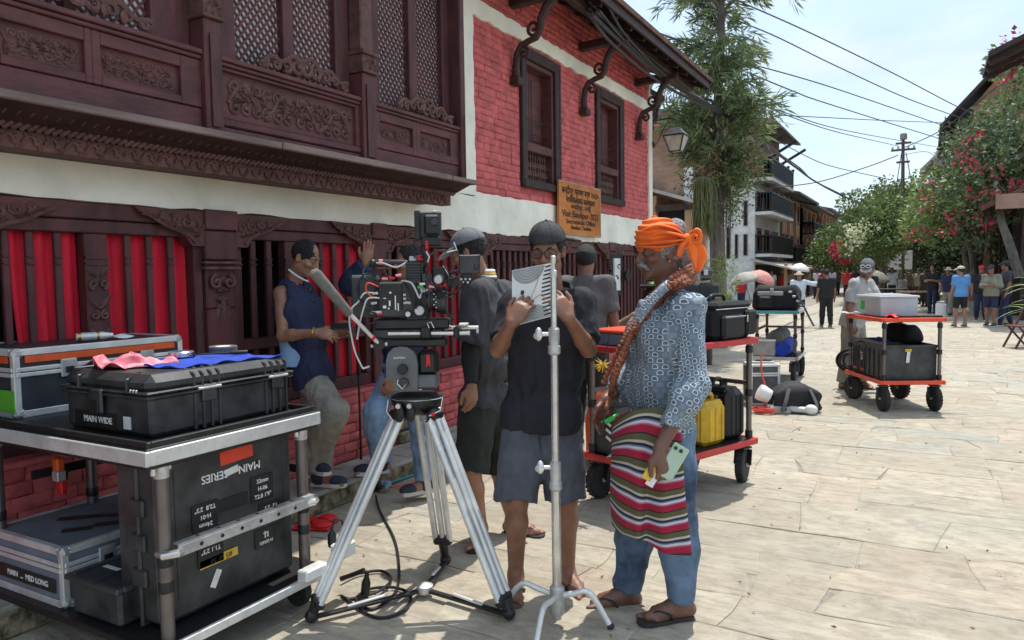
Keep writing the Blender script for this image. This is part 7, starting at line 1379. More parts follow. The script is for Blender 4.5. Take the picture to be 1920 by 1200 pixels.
def ribbon(name, pts, wid, th=.006):
 """broad flat strip of cloth in the head's side plane"""
 P_ = [kn - tb + tR @ A3(*p) for p in pts]; P_ = np.array(smooth_path(P_, 6)); k = len(P_); T_ = np.gradient(P_, axis=0); T_ /= np.linalg.norm(T_, axis=1, keepdims=True); N2 = np.cross(T_, tR[:, 0]); W_ = np.interp(np.linspace(0, 1, k), np.linspace(0, 1, len(wid)), wid); Pg = []
 for i in range(k): Pg.append([P_[i] + N2[i] * W_[i] * q + tR[:, 0] * (-.010 * math.cos(q * 4.5 + i * .25) + .008 * q) for q in np.linspace(-1, 1, 9)])
 mb = MB(); mb.grid(Pg); o_ = obj(name, mb, M['turban'], tm, smooth=180); o_.modifiers.new('t', 'SOLIDIFY').thickness = th
ribbon('turban_tail', ((0, 0, 0), (-.018, -.020, -.04), (-.022, -.030, -.085), (-.014, -.022, -.15)), (.014, .036, .042, .012)); ribbon('turban_tail', ((0, .004, -.004), (-.012, .03, -.03), (-.008, .062, -.075)), (.010, .018, .004))
ribbon('turban_loop', ((0, 0, .0), (-.014, -.018, .018), (-.022, -.034, .020), (-.022, -.042, .0), (-.018, -.034, -.020), (-.012, -.016, -.022), (0, -.004, -.01)), (.013, .019, .020, .019, .018, .015, .011));
# bead necklaces laid on the shirt
def onto(fld, px, py, off, start=2.6, end=3.9):
 d = ray(px, py); ts = np.linspace(start, end, 260); P = CAM + d * ts[:, None]; v = fld.ev(P.astype(np.float32), P.min(0) - .1, P.max(0) + .1); k = np.argmax(v < off); return P[k] if v[k] < off else None
beadm = MB().ell((0, 0, 0), (.0128, .0128, .0115), 9, 6).mesh('bead'); beadm.materials.append(M['beads'])
def mala(pix, step=.0225, off=.012, lab=None):
 P_ = []
 for px, py, dep in pix:
  h_ = onto(to['f_shirt'], px, py, off); P_.append(h_ if h_ is not None and abs((h_ - CAM) @ FW - dep) < .25 else at(px, py, dep))
 P_ = np.array(smooth_path(P_, 8)); sg_ = np.r_[0, np.cumsum(np.linalg.norm(np.diff(P_, axis=0), axis=1))]; cord = obj('bead_necklace', MB().tube(P_ - tb, .003, 5), M['wood_dark'], tm); n_ = int(sg_[-1] / step)
 for i in range(n_):
  s_ = (i + .5) * step; p = np.array([np.interp(s_, sg_, P_[:, k]) for k in range(3)]); o_ = obj('bead', beadm, None, cord, p - tb); o_.rotation_euler = (i * 1.3, i * .7, i * 2.1); q = 1 + .12 * math.sin(i * 2.7); o_.scale = (q, q, q)
mala([(1302, 512, 3.30), (1288, 520, 3.22), (1262, 534, 3.17), (1235, 556, 3.17), (1208, 588, 3.19), (1187, 625, 3.22), (1168, 665, 3.24), (1152, 705, 3.26), (1144, 745, 3.28)])
mala([(1300, 520, 3.28), (1280, 532, 3.18), (1250, 552, 3.16), (1222, 580, 3.17), (1198, 618, 3.19), (1178, 655, 3.22), (1160, 692, 3.24), (1148, 730, 3.27), (1137, 765, 3.30)])
mala([(1300, 505, 3.32), (1278, 512, 3.24), (1248, 528, 3.2), (1215, 562, 3.22), (1190, 600, 3.26), (1168, 640, 3.29), (1148, 680, 3.31), (1132, 716, 3.33), (1124, 726, 3.34)])
mala([(1296, 498, 3.33), (1284, 505, 3.27), (1262, 518, 3.24), (1240, 536, 3.22)])
mala([(1304, 508, 3.32), (1292, 515, 3.25), (1270, 524, 3.2), (1243, 545, 3.18), (1214, 572, 3.2), (1192, 612, 3.22), (1172, 650, 3.25), (1156, 688, 3.27), (1146, 715, 3.29)])
mala([(1306, 522, 3.26), (1290, 530, 3.2), (1262, 545, 3.16), (1236, 566, 3.16), (1210, 600, 3.18)])
# striped waist cloth
def stripes():
 M_ = bpy.data.materials.new('striped_cloth'); M_.use_nodes = True; n = M_.node_tree.nodes; l = M_.node_tree.links; p = n['Principled BSDF']; p.inputs['Roughness'].default_value = .9
 a = n.new('ShaderNodeAttribute'); a.attribute_name = 'pat'; sp = n.new('ShaderNodeSeparateXYZ'); l.new(a.outputs['Vector'], sp.inputs[0])
 nz = n.new('ShaderNodeTexNoise'); nz.inputs['Scale'].default_value = 6; l.new(a.outputs['Vector'], nz.inputs['Vector']); ad = n.new('ShaderNodeMath'); ad.operation = 'MULTIPLY_ADD'; ad.inputs[1].default_value = .006; l.new(nz.outputs['Fac'], ad.inputs[0]); l.new(sp.outputs['Y'], ad.inputs[2])
 dv = n.new('ShaderNodeMath'); dv.operation = 'DIVIDE'; dv.inputs[1].default_value = .062; l.new(ad.outputs[0], dv.inputs[0]); fr_ = n.new('ShaderNodeMath'); fr_.operation = 'FRACT'; l.new(dv.outputs[0], fr_.inputs[0])
 cr_ = n.new('ShaderNodeValToRGB'); cr_.color_ramp.interpolation = 'CONSTANT'; e = cr_.color_ramp.elements; cols = [(0, (.36, .012, .045)), (.28, (.44, .16, .26)), (.34, (.60, .56, .60)), (.44, (.14, .17, .30)), (.50, (.018, .02, .035)), (.60, (.48, .44, .36)), (.70, (.105, .095, .045)), (.94, (.02, .02, .02))]
 e[0].position = 0; e[0].color = (*cols[0][1], 1); e[1].position = cols[1][0]; e[1].color = (*cols[1][1], 1)
 for po, c in cols[2:]: x = e.new(po); x.color = (*c, 1)
 l.new(fr_.outputs[0], cr_.inputs['Fac']); l.new(cr_.outputs['Color'], p.inputs['Base Color']); nb2 = n.new('ShaderNodeTexNoise'); nb2.inputs['Scale'].default_value = 260; b_ = n.new('ShaderNodeBump'); b_.inputs['Strength'].default_value = .3; b_.inputs['Distance'].default_value = .002; l.new(nb2.outputs['Fac'], b_.inputs['Height']); l.new(b_.outputs['Normal'], p.inputs['Normal']); return M_
M['stripes'] = stripes()
NU, NV = 44, 46; top_px = [(1162, 800, 3.62), (1150, 792, 3.45), (1154, 784, 3.30), (1175, 774, 3.18), (1205, 766, 3.12), (1240, 764, 3.10), (1272, 772, 3.12)]; bot_px = [(1172, 975, 3.58), (1150, 985, 3.42), (1152, 992, 3.31), (1185, 1005, 3.20), (1215, 1016, 3.16), (1250, 1035, 3.10), (1291, 1040, 3.07)]
tp_ = np.array(smooth_path([at(*p) for p in top_px], 12)); bt2 = np.array(smooth_path([at(*p) for p in bot_px], 12)); rs_ = lambda A_, n: np.stack([np.interp(np.linspace(0, 1, n), np.linspace(0, 1, len(A_)), A_[:, k]) for k in range(3)], 1); tp_, bt2 = rs_(tp_, NU), rs_(bt2, NU)
Pg = np.zeros((NV, NU, 3)); UVs = np.zeros((NV, NU, 3))
for j in range(NV):
 t_ = j / (NV - 1)
 for i in range(NU):
  u = i / (NU - 1); fo = .020 * t_ ** .6 * (math.sin(u * 15 + .8 * t_) + .5 * math.sin(u * 31 + 2)) ; wv_ = .010 * math.sin(u * 6.5 + 4.5 * t_ + .5); Pg[j, i] = tp_[i] * (1 - t_) + bt2[i] * t_ - FH * fo - FH * .015 * math.sin(math.pi * t_) + RH * .010 * math.sin(t_ * 5 + u * 9) * t_; UVs[j, i] = (u * .5, .36 * (1 - t_) + wv_ * 1.6 + .02 * math.sin(u * 3), 0)
mb = MB(); mb.grid(Pg - tb); me = mb.mesh('waist_cloth', 180); a_ = me.attributes.new('pat', 'FLOAT_VECTOR', 'POINT'); a_.data.foreach_set('vector', UVs.reshape(-1).astype(np.float32)); wc = obj('waist_cloth', me, M['stripes'], tm); wc.modifiers.new('t', 'SOLIDIFY').thickness = .006
# collar strip and things in his hands
cl_ = [(1190, 592, 3.13), (1212, 562, 3.13), (1240, 533, 3.15), (1258, 520, 3.2)]; mb = MB(); mb.grid([[a, a + RH * .022 - UZ * .034 + FH * .004 - FH * .006] for a in [x - tb for x in smooth_path([at(*p) for p in cl_], 5)]]); me = mb.mesh('shirt_collar', 180); a_ = me.attributes.new('pat', 'FLOAT_VECTOR', 'POINT'); a_.data.foreach_set('vector', np.array([(v.co.x * 1.4 + v.co.z, v.co.z, 0) for v in me.vertices], np.float32).ravel()); co_ = obj('shirt_collar', me, M['scallop'], tm); co_.modifiers.new('t', 'SOLIDIFY').thickness = .006
hw = J['wrL']; M['phone_green'] = mat('phone_green', (.42, .55, .42), .35, var=.05)
ph = thing('phone', 'pale green phone held in the turbaned man\'s lowered hand', 'phone', at(1262, 866, 3.01)); Rp = np.stack([unit(RT * .85 - UP * .5), unit(FW + RT * .2), unit(UP * .85 + RT * .5)], 1); part('case', ph, M['phone_green'], ('box', (0, 0, 0), (.070, .010, .150), .006, Rp)); part('lens_ring', ph, M['dark_metal'], *[('tube', [Rp @ A3(x, -.0055, .055) , Rp @ A3(x, -.009, .055)], .008, 10) for x in (-.02, .005)])
pp = thing('paper_note', 'folded yellow and white paper in the turbaned man\'s lowered hand', 'paper', at(1219, 890, 3.01)); part('paper', pp, M['yellow_tape'], ('box', (0, 0, .01), (.04, .003, .07), .001, Rp)); part('paper_back', pp, M['white'], ('box', (.008, .004, -.02), (.035, .003, .06), .001, Rp))
lg_ = thing('lighter', 'small bright green lighter beside the turbaned man\'s belly', 'lighter', at(1147, 785, 3.30)); part('body', lg_, M['green'], ('box', (0, 0, 0), (.022, .014, .075), .005, np.stack([unit(UP + RT * -.6), FW, unit(RT * .85 + UP * .45)], 1))); part('top', lg_, M['black'], ('box', -unit(RT * .85 + UP * .45) * .045, (.022, .014, .02), .003, np.stack([unit(UP + RT * -.6), FW, unit(RT * .85 + UP * .45)], 1)))
# ------------------------------------------------ man in grey cap behind the reader
J = P3(dict(head=(879, 472, 4.26), neck=(905, 522, 4.33), chest=(916, 595, 4.33), pel=(912, 750, 4.34), shL=(896, 552, 4.17), shR=(940, 550, 4.50), elL=(880, 655, 4.14), wrL=(884, 722, 4.06), elR=(955, 650, 4.5), wrR=(940, 720, 4.42), hipL=(893, 775, 4.27), hipR=(928, 775, 4.42), knL=(884, 885, 4.20), knR=(938, 885, 4.42), anL=(902, 990, 4.28), anR=(962, 976, 4.42)))
gm, gb_, go, gq, gR = person('man in light grey cap and dark tee standing behind the film camera', J, M['skin_mid'], [
 dict(kind='shirt', mat=M['tee_dark'], inf=.018, sleeve=.85, hem=.06, loose=.020, fold=.008, res=.010), dict(kind='sleeves', mat=M['shirt_black'], inf=.006, upto=1.97, res=.010, fold=.003), dict(kind='pants', name='shorts', mat=M['shorts_dark'], inf=.016, length=1.0, loose=.010, flare=.022, res=.010)],
 hair=dict(mat=M['hair_black'], kind='short', th=.006, cap=(M['cap_grey'], -RH + FH * .15 - UZ * .3, 'cap'), brim=M['tee_pale']), head=(-RH * .9 + FH * .25 - UZ * .30, UZ), hands=dict(L=dict(d=-UZ, th=-RH * .6 - FH * .6, curl=.4), R=dict(d=-UZ, th=-RH, curl=.4)), feet=dict(L=-RH * .2 - FH * .9, R=RH * .9 - FH * .4, wear=('sandal', M['sandal_dark'], M['sandal_dark'])))
for q, mt in ((.012, 'white'), (.030, 'yellow_can'), (.046, 'white'), (.060, 'tee_dark')): P_ = [J['neck'] - gb_ + UZ * (.055 - q) + (RH * math.cos(a) + FH * math.sin(a)) * (.062 + q * .25) for a in np.linspace(0, 2 * math.pi, 20, endpoint=False)]; obj('neck_scarf', MB().tube(P_, .011, 7, closed=True), M[mt], gm)
# ------------------------------------------------ man in navy vest leaning by the door
J = P3(dict(head=(573, 483, 4.98), neck=(548, 523, 5.02), chest=(560, 582, 5.02), pel=(585, 690, 5.02), shR=(526, 550, 4.90), shL=(573, 548, 5.18), elR=(530, 630, 4.80), wrR=(592, 624, 4.72), elL=(598, 622, 5.16), wrL=(632, 618, 5.00), hipR=(582, 712, 4.97), hipL=(594, 706, 5.10), knR=(626, 772, 4.78), anR=(582, 862, 4.95), knL=(598, 800, 5.02), anL=(597, 890, 4.93)))
nm_, nb2_, no_, nq2, nR = person('balding man in navy sleeveless vest looking at a phone by the screen', J, M['skin_mid'], [
 dict(kind='tank', mat=M['navy'], inf=.014, hem=.12, fold=.007, res=.009, collar=.072), dict(kind='pants', mat=M['khaki'], inf=.014, length=1.97, loose=.010, flare=.024, fold=.009, res=.010)],
 hair=dict(mat=M['hair_black'], kind='bald', th=.006, closed=True), head=(RH * .86 - FH * .22 - UZ * .42, UZ * .9 + RH * .3), hands=dict(R=dict(d=RH * .95 - UZ * .1 - FH * .1, th=UZ * .7 + FH * .6, curl=(.5, .55, .6, .6), thumb=.3), L=dict(d=RH - FH * .4, th=UZ, curl=.6)), feet=dict(L=RH - FH * .15, R=RH * .5 - FH * .4, wear=('shoe', M['shoe_navy'], M['sole'])), s=.97)
pts_ = [(529, 695, 4.86), (545, 693, 4.82), (560, 690, 4.84)]
g = Fld().cap(at(545, 640, 4.93), at(552, 688, 4.93), .075, .085, .03); g.cut(at(540, 688, 4.9), -UZ); g.cut(at(545, 630, 4.9), UZ); mesh_vq('vest_side_panel', [snet(g, .008, disp=lambda P: .006 * noise3(P * 14))], nb2_, M['pale_blue'], nm_)
for S_, pp_ in (('N', [(541, 505), (552, 514), (565, 522), (578, 528)]),):
 P_ = [];
 for px, py in pp_: h_ = onto(no_['f_tank'], px, py, .004, 4.3, 5.6); P_.append(h_ if h_ is not None else at(px, py, 4.85))
 obj('vest_piping', MB().tube(smooth_path([p - nb2_ for p in P_], 5), .006, 6), M['shirt_white'], nm_)
for dy in (0, 20): P_ = onto(no_['f_tank'], 582 + dy * .25, 545 + dy, .004, 4.3, 5.6); P_ = P_ if P_ is not None else at(582, 545 + dy, 4.8); obj('hanging_sunglasses', MB().ell(P_ - nb2_, (.012, .022, .024), 10, 6), M['black'], nm_)
obj('bracelet', MB().tube([J['wrR'] - nb2_ - RH * .012 + (UZ * math.cos(a) + FH * math.sin(a)) * .034 for a in np.linspace(0, 6.283, 16, endpoint=False)], .006, 6, closed=True), M['gold'], nm_)
obj('ring', MB().tube([J['wrR'] - nb2_ + RH * .12 - UZ * .03 + (UZ * math.cos(a) + FH * math.sin(a)) * .011 for a in np.linspace(0, 6.283, 10, endpoint=False)], .003, 5, closed=True), M['gold'], nm_)
ph2 = thing('phone', 'dark phone in the hands of the man in navy vest', 'phone', at(640, 612, 4.76)); part('body', ph2, M['black'], ('box', (0, 0, 0), (.14, .07, .009), .003, rotz(PSI) @ rotx(.5)))
# ------------------------------------------------ person in pale jeans behind the film camera
J = P3(dict(head=(768, 492, 5.2), neck=(762, 538, 5.22), chest=(757, 592, 5.22), pel=(748, 690, 5.22), shR=(735, 556, 5.38), shL=(782, 556, 5.06), elR=(654, 534, 5.30), wrR=(687, 494, 5.22), elL=(752, 640, 4.95), wrL=(738, 706, 4.98), hipL=(752, 706, 5.14), hipR=(742, 706, 5.32), knR=(705, 772, 5.15), anR=(716, 866, 5.22), knL=(795, 800, 5.18), anL=(800, 902, 5.12)))
jm, jb, jo, jq, jR = person('person in pale blue jeans and navy top behind the tripod with one palm raised', J, M['skin_mid'], [
 dict(kind='shirt', mat=M['navy'], inf=.016, sleeve=1.9, hem=.06, loose=.018, res=.012), dict(kind='pants', name='jeans', mat=M['jeans_pale'], inf=.012, length=1.97, loose=.006, flare=.014, fold=.008, res=.010)],
 hair=dict(mat=M['hair_black'], kind='short'), head=(-RH * .9 - FH * .3, UZ), hands=dict(R=dict(d=UZ * .97 + RH * .15, th=-RH * .9 - UZ * .2, curl=(.06, .08, .1, .12), thumb=.0, spread=.05), L=dict(d=-UZ * .8 - RH * .3 - FH * .2, th=-RH * .6 - FH * .5, curl=.4)), feet=dict(L=-RH * .9 - FH * .5, R=-RH - FH * .35, wear=('shoe', M['shoe_navy'], M['sole'])), s=.97)
# ------------------------------------------------ simple standing figures
def stand(base, fd, hgt, arms='down', stride=.0, sit=False, lean=0.0):
 base = np.asarray(base, float); fd = unit(A3(fd[0], fd[1], 0)); lt = np.cross(UZ, fd); k = hgt / 1.72; q = lambda l, f_, z: base + (lt * l + fd * f_ + UZ * z) * k
 J = dict(pel=q(0, 0, .95), chest=q(0, .02 + lean * .5, 1.25), neck=q(0, .01 + lean, 1.46), head=q(0, .035 + lean * 1.2, 1.605), shL=q(.175, 0 + lean * .9, 1.40), shR=q(-.175, 0 + lean * .9, 1.40), hipL=q(.085, 0, .90), hipR=q(-.085, 0, .90), knL=q(.10, .02 + stride * .5, .50), knR=q(-.10, .02 - stride * .3, .50), anL=q(.11, stride, .08), anR=q(-.11, -stride, .08))
 A_ = dict(down=((.23, .0, 1.12), (.24, .08, .87)), folded=((.22, .08, 1.14), (-.02, .20, 1.18)), phone=((.24, .0, 1.14), (.06, .26, 1.16)), point=((.42, .08, 1.34), (.66, .14, 1.32)), hip=((.33, -.08, 1.15), (.19, .08, 1.0)), fwd=((.24, .16, 1.16), (.20, .40, 1.05)))
 aL, aR = (arms if isinstance(arms, tuple) else (arms, arms))
 for S_, sg, nm in (('L', 1, aL), ('R', -1, aR)): e, w = A_[nm]; J['el' + S_] = q(sg * e[0], e[1] + lean * .8, e[2]); J['wr' + S_] = q(sg * w[0], w[1] + lean * .8, w[2])
 if sit:
  for k_2 in J: J[k_2] = J[k_2] - UZ * .42 * k
  for S_, sg in (('L', 1), ('R', -1)): J['kn' + S_] = q(sg * .12, .40, .48); J['an' + S_] = q(sg * .12, .38, .08); 
 return J, fd, k
def bystander(label, px, py, fd, hgt, top, bottom, arms='down', sleeve=.8, length=1.97, hair='hair_black', cap=None, skin='skin', wear=('shoe', 'black', 'sole'), res=.018, group=None, stride=.06, sit=False, z=0.0, base=None, hk='short', lean=0.0, hf=None):
 b_ = G(px, py, z) if base is None else base; J, fd, k = stand(b_, fd, hgt, arms, stride, sit, lean)
 hr = dict(mat=M[hair] if hair else None, kind=hk)
 if cap: hr['cap'] = (M[cap[0]], hf if hf is not None else fd, cap[1])
 return person(label, J, M[skin], [dict(kind='shirt', mat=M[top], inf=.016, sleeve=sleeve, hem=.10, loose=.012, res=res), dict(kind='pants', mat=M[bottom], inf=.012, length=length, loose=.014, res=res)], hair=hr, s=k, res=res, fine=False, group=group, feet=dict(L=fd, R=fd, wear=(wear[0], M[wear[1]], M[wear[2]])), head=(hf if hf is not None else fd, UZ))
bystander('person in grey tee seen from behind beside the white wall plate', 1098, 0, FH * .95 + RH * .3, 1.78, 'tee_grey', 'shorts_dark', base=A3(*(at(1098, 512, 6.3)[:2]), 0), res=.012, hk='short')
bystander('person in green safety vest half hidden behind the turbaned man', 0, 0, -RH, 1.70, 'hivis', 'navy', arms=('down', 'fwd'), sleeve=.12, base=A3(*(at(1240, 510, 7.0)[:2]), 0), res=.014)
# cart pusher
Jp, fdp, kp = stand(G(1598, 728), -FH * .75 + RH * .65, 1.66, 'fwd', .08, lean=.10); Jp['wrR'] = at(1592, 612, 9.35); Jp['elR'] = ik(Jp['shR'], Jp['wrR'], .28, .26, -RH - UZ * .3); Jp['head'] = Jp['head'] + RH * .02
pm, pmb, pmo, pq, pR = person('man in grey cap with white sunglasses pushing the orange edged cart', Jp, M['skin'], [dict(kind='shirt', mat=M['tee_pale'], inf=.016, sleeve=.8, hem=.10, loose=.018, fold=.008, res=.011), dict(kind='pants', mat=M['khaki'], inf=.014, length=1.97, loose=.008, flare=.024, res=.012)], hair=dict(mat=M['hair_black'], kind='short', th=.005, cap=(M['cap_grey'], -FH * .7 - RH * .45 - UZ * .3, 'cap')), head=(-FH * .75 - RH * .5 - UZ * .40, UZ), feet=dict(L=-FH + RH * .5, R=-FH * .8 + RH * .2, wear=('sandal', M['sandal'], M['sandal'])), s=kp, hands=dict(R=dict(d=-FH * .6 + RH * .3 - UZ * .6, th=UZ * .5 + RH * .5, curl=.8)))
for x in (-1, 1): obj('cap_sunglasses', MB().tube([pq(x * .034 + .026 * math.cos(a), .124, .088 + .018 * math.sin(a)) - pmb for a in np.linspace(0, 6.283, 14, endpoint=False)], .005, 6, closed=True), M['white'], pm); obj('sunglass_lens', MB().ell(pq(x * .034, .120, .088) - pmb, (.024, .006, .016), 10, 6, pR), M['black'], pm)
toward = lambda px, py: -unit(A3(*(G(px, py)[:2]), 0))
GR = 'bystanders by the dark arcade'
R6 = .020
bystander('man in black polo with folded arms beside the tan hat', 1748, 588, toward(1748, 588) - RH * .6, 1.66, 'shirt_black', 'navy', ('folded', 'folded'), res=R6, group=GR, skin='skin_mid')
bystander('person in floppy tan hat next to the man in the blue shirt', 1777, 592, toward(1777, 590) - RH * .5, 1.56, 'navy', 'khaki', cap=('cap_tan', 'hat'), res=R6, group=GR)
bystander('man in bright blue shirt and black shorts seen from behind', 1800, 612, FH, 1.58, 'shirt_blue', 'shirt_black', length=.92, cap=('cap_tan', 'cap'), res=.016, group=GR, hf=FH - RH * .9, skin='skin_mid', wear=('sandal', 'sandal_dark', 'sandal_dark'))
bystander('man in dark red cap and black clothes behind the olive shirt', 1838, 601, toward(1838, 600), 1.60, 'shirt_black', 'navy', cap=('shirt_red', 'cap'), res=R6, group=GR)
bystander('man in olive shirt and dark shorts looking at his phone', 1857, 612, toward(1857, 612) - RH * .5, 1.60, 'shirt_olive', 'navy', 'phone', length=.92, cap=('cap_dark', 'cap'), res=R6, group=GR, sleeve=1.6)
bystander('man in dark tee and navy trousers at the edge of the palm leaves', 1885, 611, -RH + FH * .3, 1.70, 'tee_dark', 'navy', stride=.16, cap=('cap_dark', 'cap'), res=R6, group=GR)
GS = 'people walking up the street'
bystander('person in sun hat and pale blue shirt pointing along the street', 1497, 613, toward(1497, 612) + RH * .1, 1.50, 'shirt_white', 'shirt_black', ('point', 'down'), sleeve=1.7, length=.9, cap=('cap_tan', 'hat'), res=.018, group=GS, wear=('sandal', 'sandal_dark', 'sandal_dark'))
bystander('man in black shirt and black trousers in the middle of the street', 1549, 614, FH + RH * .2, 1.56, 'shirt_black', 'shirt_black', res=.018, group=GS)
bystander('person in pale shirt near the pink parasol', 1447, 563, toward(1447, 563), 1.55, 'shirt_white', 'navy', res=.03, group=GS)
bystander('person in red shirt near the pink parasol', 1467, 561, toward(1467, 561), 1.5, 'shirt_red', 'navy', res=.03, group=GS, cap=('cap_tan', 'hat'))
bystander('person in white shirt walking behind the man in black', 1532, 560, FH, 1.6, 'shirt_white', 'navy', res=.03, group=GS)
bystander('person in dark red top beside the man in black', 1541, 566, FH - RH * .4, 1.55, 'shirt_red', 'shorts_dark', res=.03, group=GS)
bystander('child in red shirt under the grey parasol', 1390, 585, toward(1390, 585) - RH * .6, 1.45, 'shirt_red', 'navy', res=.025, group=GS)
bystander('person in olive hat and dark jacket just behind the cart pusher', 1632, 600, toward(1632, 600) - RH, 1.56, 'shirt_black', 'shorts_dark', cap=('shirt_olive', 'hat'), res=.02, group=GS)
GC = 'people in the shade under the trees'
for px, py, h_, tp2, lb in ((1612, 566, 1.6, 'shirt_black', 'person in black standing left of the seated group'), (1646, 564, 1.62, 'tee_dark', 'person in charcoal tee in the shaded group'), (1658, 560, 1.58, 'navy', 'person in navy among the shaded group'), (1672, 566, 1.6, 'shirt_white', 'person in pale shirt beside the utility pole'), (1706, 566, 1.5, 'tee_grey', 'person in grey just right of the utility pole'), (1722, 570, 1.55, 'shirt_olive', 'person in olive right of the utility pole'), (1588, 564, 1.6, 'shirt_red', 'person in red behind the grey cap'), (1734, 575, 1.5, 'shorts_dark', 'person in dark clothes left of the black polo')):
 bystander(lb, px, py, toward(px, py) + RH * (px % 3 - 1), h_, tp2, 'shorts_dark', res=.034, group=GC, cap=('cap_tan', 'cap') if px % 2 else None)
GF = 'far figures along the street'
for px, py, h_, tp2, lb in ((1478, 556, 1.6, 'shirt_white', 'tiny figure in white below the white parasol'), (1488, 553, 1.6, 'navy', 'tiny figure in navy below the white parasol'), (1512, 556, 1.58, 'shirt_olive', 'tiny figure in olive between the hat wearer and the man in black'), (1560, 556, 1.6, 'shirt_white', 'tiny figure in white just right of the man in black'), (1570, 554, 1.6, 'tee_grey', 'tiny figure in grey left of the grey cap'), (1600, 556, 1.6, 'navy', 'tiny figure in navy behind the grey cap'), (1422, 560, 1.55, 'shirt_white', 'tiny figure in white left of the pink parasol')):
 bystander(lb, px, py, toward(px, py) + RH * (px % 5 - 2) * .4, h_, tp2, 'navy', res=.04, group=GF)
# ================================================================== BACKGROUND
def brick_mat(name, c1, c2, mo, sc=1.0):
 M_ = bpy.data.materials.new(name); M_.use_nodes = True; n = M_.node_tree.nodes; l = M_.node_tree.links; p = n['Principled BSDF']; p.inputs['Roughness'].default_value = .85
 g = n.new('ShaderNodeNewGeometry'); sp = n.new('ShaderNodeSeparateXYZ'); l.new(g.outputs['Position'], sp.inputs[0]); ad = n.new('ShaderNodeMath'); ad.operation = 'ADD'; l.new(sp.outputs['X'], ad.inputs[0]); l.new(sp.outputs['Y'], ad.inputs[1]); cb = n.new('ShaderNodeCombineXYZ'); l.new(ad.outputs[0], cb.inputs[0]); l.new(sp.outputs['Z'], cb.inputs[1])
 b = n.new('ShaderNodeTexBrick'); b.inputs['Color1'].default_value = (*c1, 1); b.inputs['Color2'].default_value = (*c2, 1); b.inputs['Mortar'].default_value = (*mo, 1); b.inputs['Scale'].default_value = 1.0; b.inputs['Brick Width'].default_value = .25 * sc; b.inputs['Row Height'].default_value = .08 * sc; b.inputs['Mortar Size'].default_value = .008 * sc; l.new(cb.outputs[0], b.inputs['Vector'])
 nz = n.new('ShaderNodeTexNoise'); nz.inputs['Scale'].default_value = 1.3; nz.inputs['Detail'].default_value = 8; l.new(g.outputs['Position'], nz.inputs['Vector']); mr = n.new('ShaderNodeMapRange'); mr.inputs['From Min'].default_value = .3; mr.inputs['From Max'].default_value = .7; mr.inputs['To Min'].default_value = .65; mr.inputs['To Max'].default_value = 1.2; l.new(nz.outputs['Fac'], mr.inputs['Value']); hs = n.new('ShaderNodeHueSaturation'); l.new(b.outputs['Color'], hs.inputs['Color']); l.new(mr.outputs['Result'], hs.inputs['Value']); l.new(hs.outputs['Color'], p.inputs['Base Color'])
 bu = n.new('ShaderNodeBump'); bu.inputs['Strength'].default_value = .5; bu.inputs['Distance'].default_value = .02; l.new(b.outputs['Fac'], bu.inputs['Height']); bu.invert = True; l.new(bu.outputs['Normal'], p.inputs['Normal']); return M_
M['brick_tan'] = brick_mat('brick_tan', (.44, .26, .17), (.37, .21, .14), (.32, .25, .19)); M['brick_orange'] = brick_mat('brick_orange', (.50, .25, .14), (.42, .20, .11), (.34, .23, .16)); M['brick_dull'] = brick_mat('brick_dull', (.40, .24, .18), (.34, .19, .145), (.30, .23, .19))
def bbox(mb, x0, x1, y0, y1, z0, z1, b=0.0): return addb(mb, min(x0, x1), max(x0, x1), min(y0, y1), max(y0, y1), z0, z1, b)
def house_at(name, label, o): t = thing(name, label, 'house', o); return t, np.asarray(o, float)
def prt(name, t, o, m_, mb, par=None, smooth=0): mb.v = [(a - o[0], b - o[1], c - o[2]) for a, b, c in mb.v]; return obj(name, mb, M[m_], par or t, smooth=smooth)
def win_x(t, o, X, y0, y1, z0, z1, fm='wood_dark', arch=False):
 """window in a wall that faces +X"""
 f = MB(); e = (y1 - y0) * .16; bbox(f, X - .05, X + .05, y0, y0 + e, z0, z1); bbox(f, X - .05, X + .05, y1 - e, y1, z0, z1); bbox(f, X - .05, X + .052, y0 + e, y1 - e, z1 - e, z1); bbox(f, X - .05, X + .07, y0 + e, y1 - e, z0, z0 + e); w = prt('window', t, o, fm, f); prt('pane', t, o, 'dark_inside', bbox(MB(), X - .04, X + .012, y0 + e, y1 - e, z0 + e, z1 - e), w); return w
def win_y(t, o, Y, x0, x1, z0, z1, fm='wood_dark'):
 f = MB(); e = (x1 - x0) * .16; bbox(f, x0, x0 + e, Y - .05, Y + .05, z0, z1); bbox(f, x1 - e, x1, Y - .05, Y + .05, z0, z1); bbox(f, x0 + e, x1 - e, Y - .05, Y + .05, z1 - e, z1); bbox(f, x0 + e, x1 - e, Y - .06, Y + .05, z0, z0 + e); w = prt('window', t, o, fm, f); prt('pane', t, o, 'dark_inside', bbox(MB(), x0 + e, x1 - e, Y - .012, Y + .04, z0 + e, z1 - e), w)
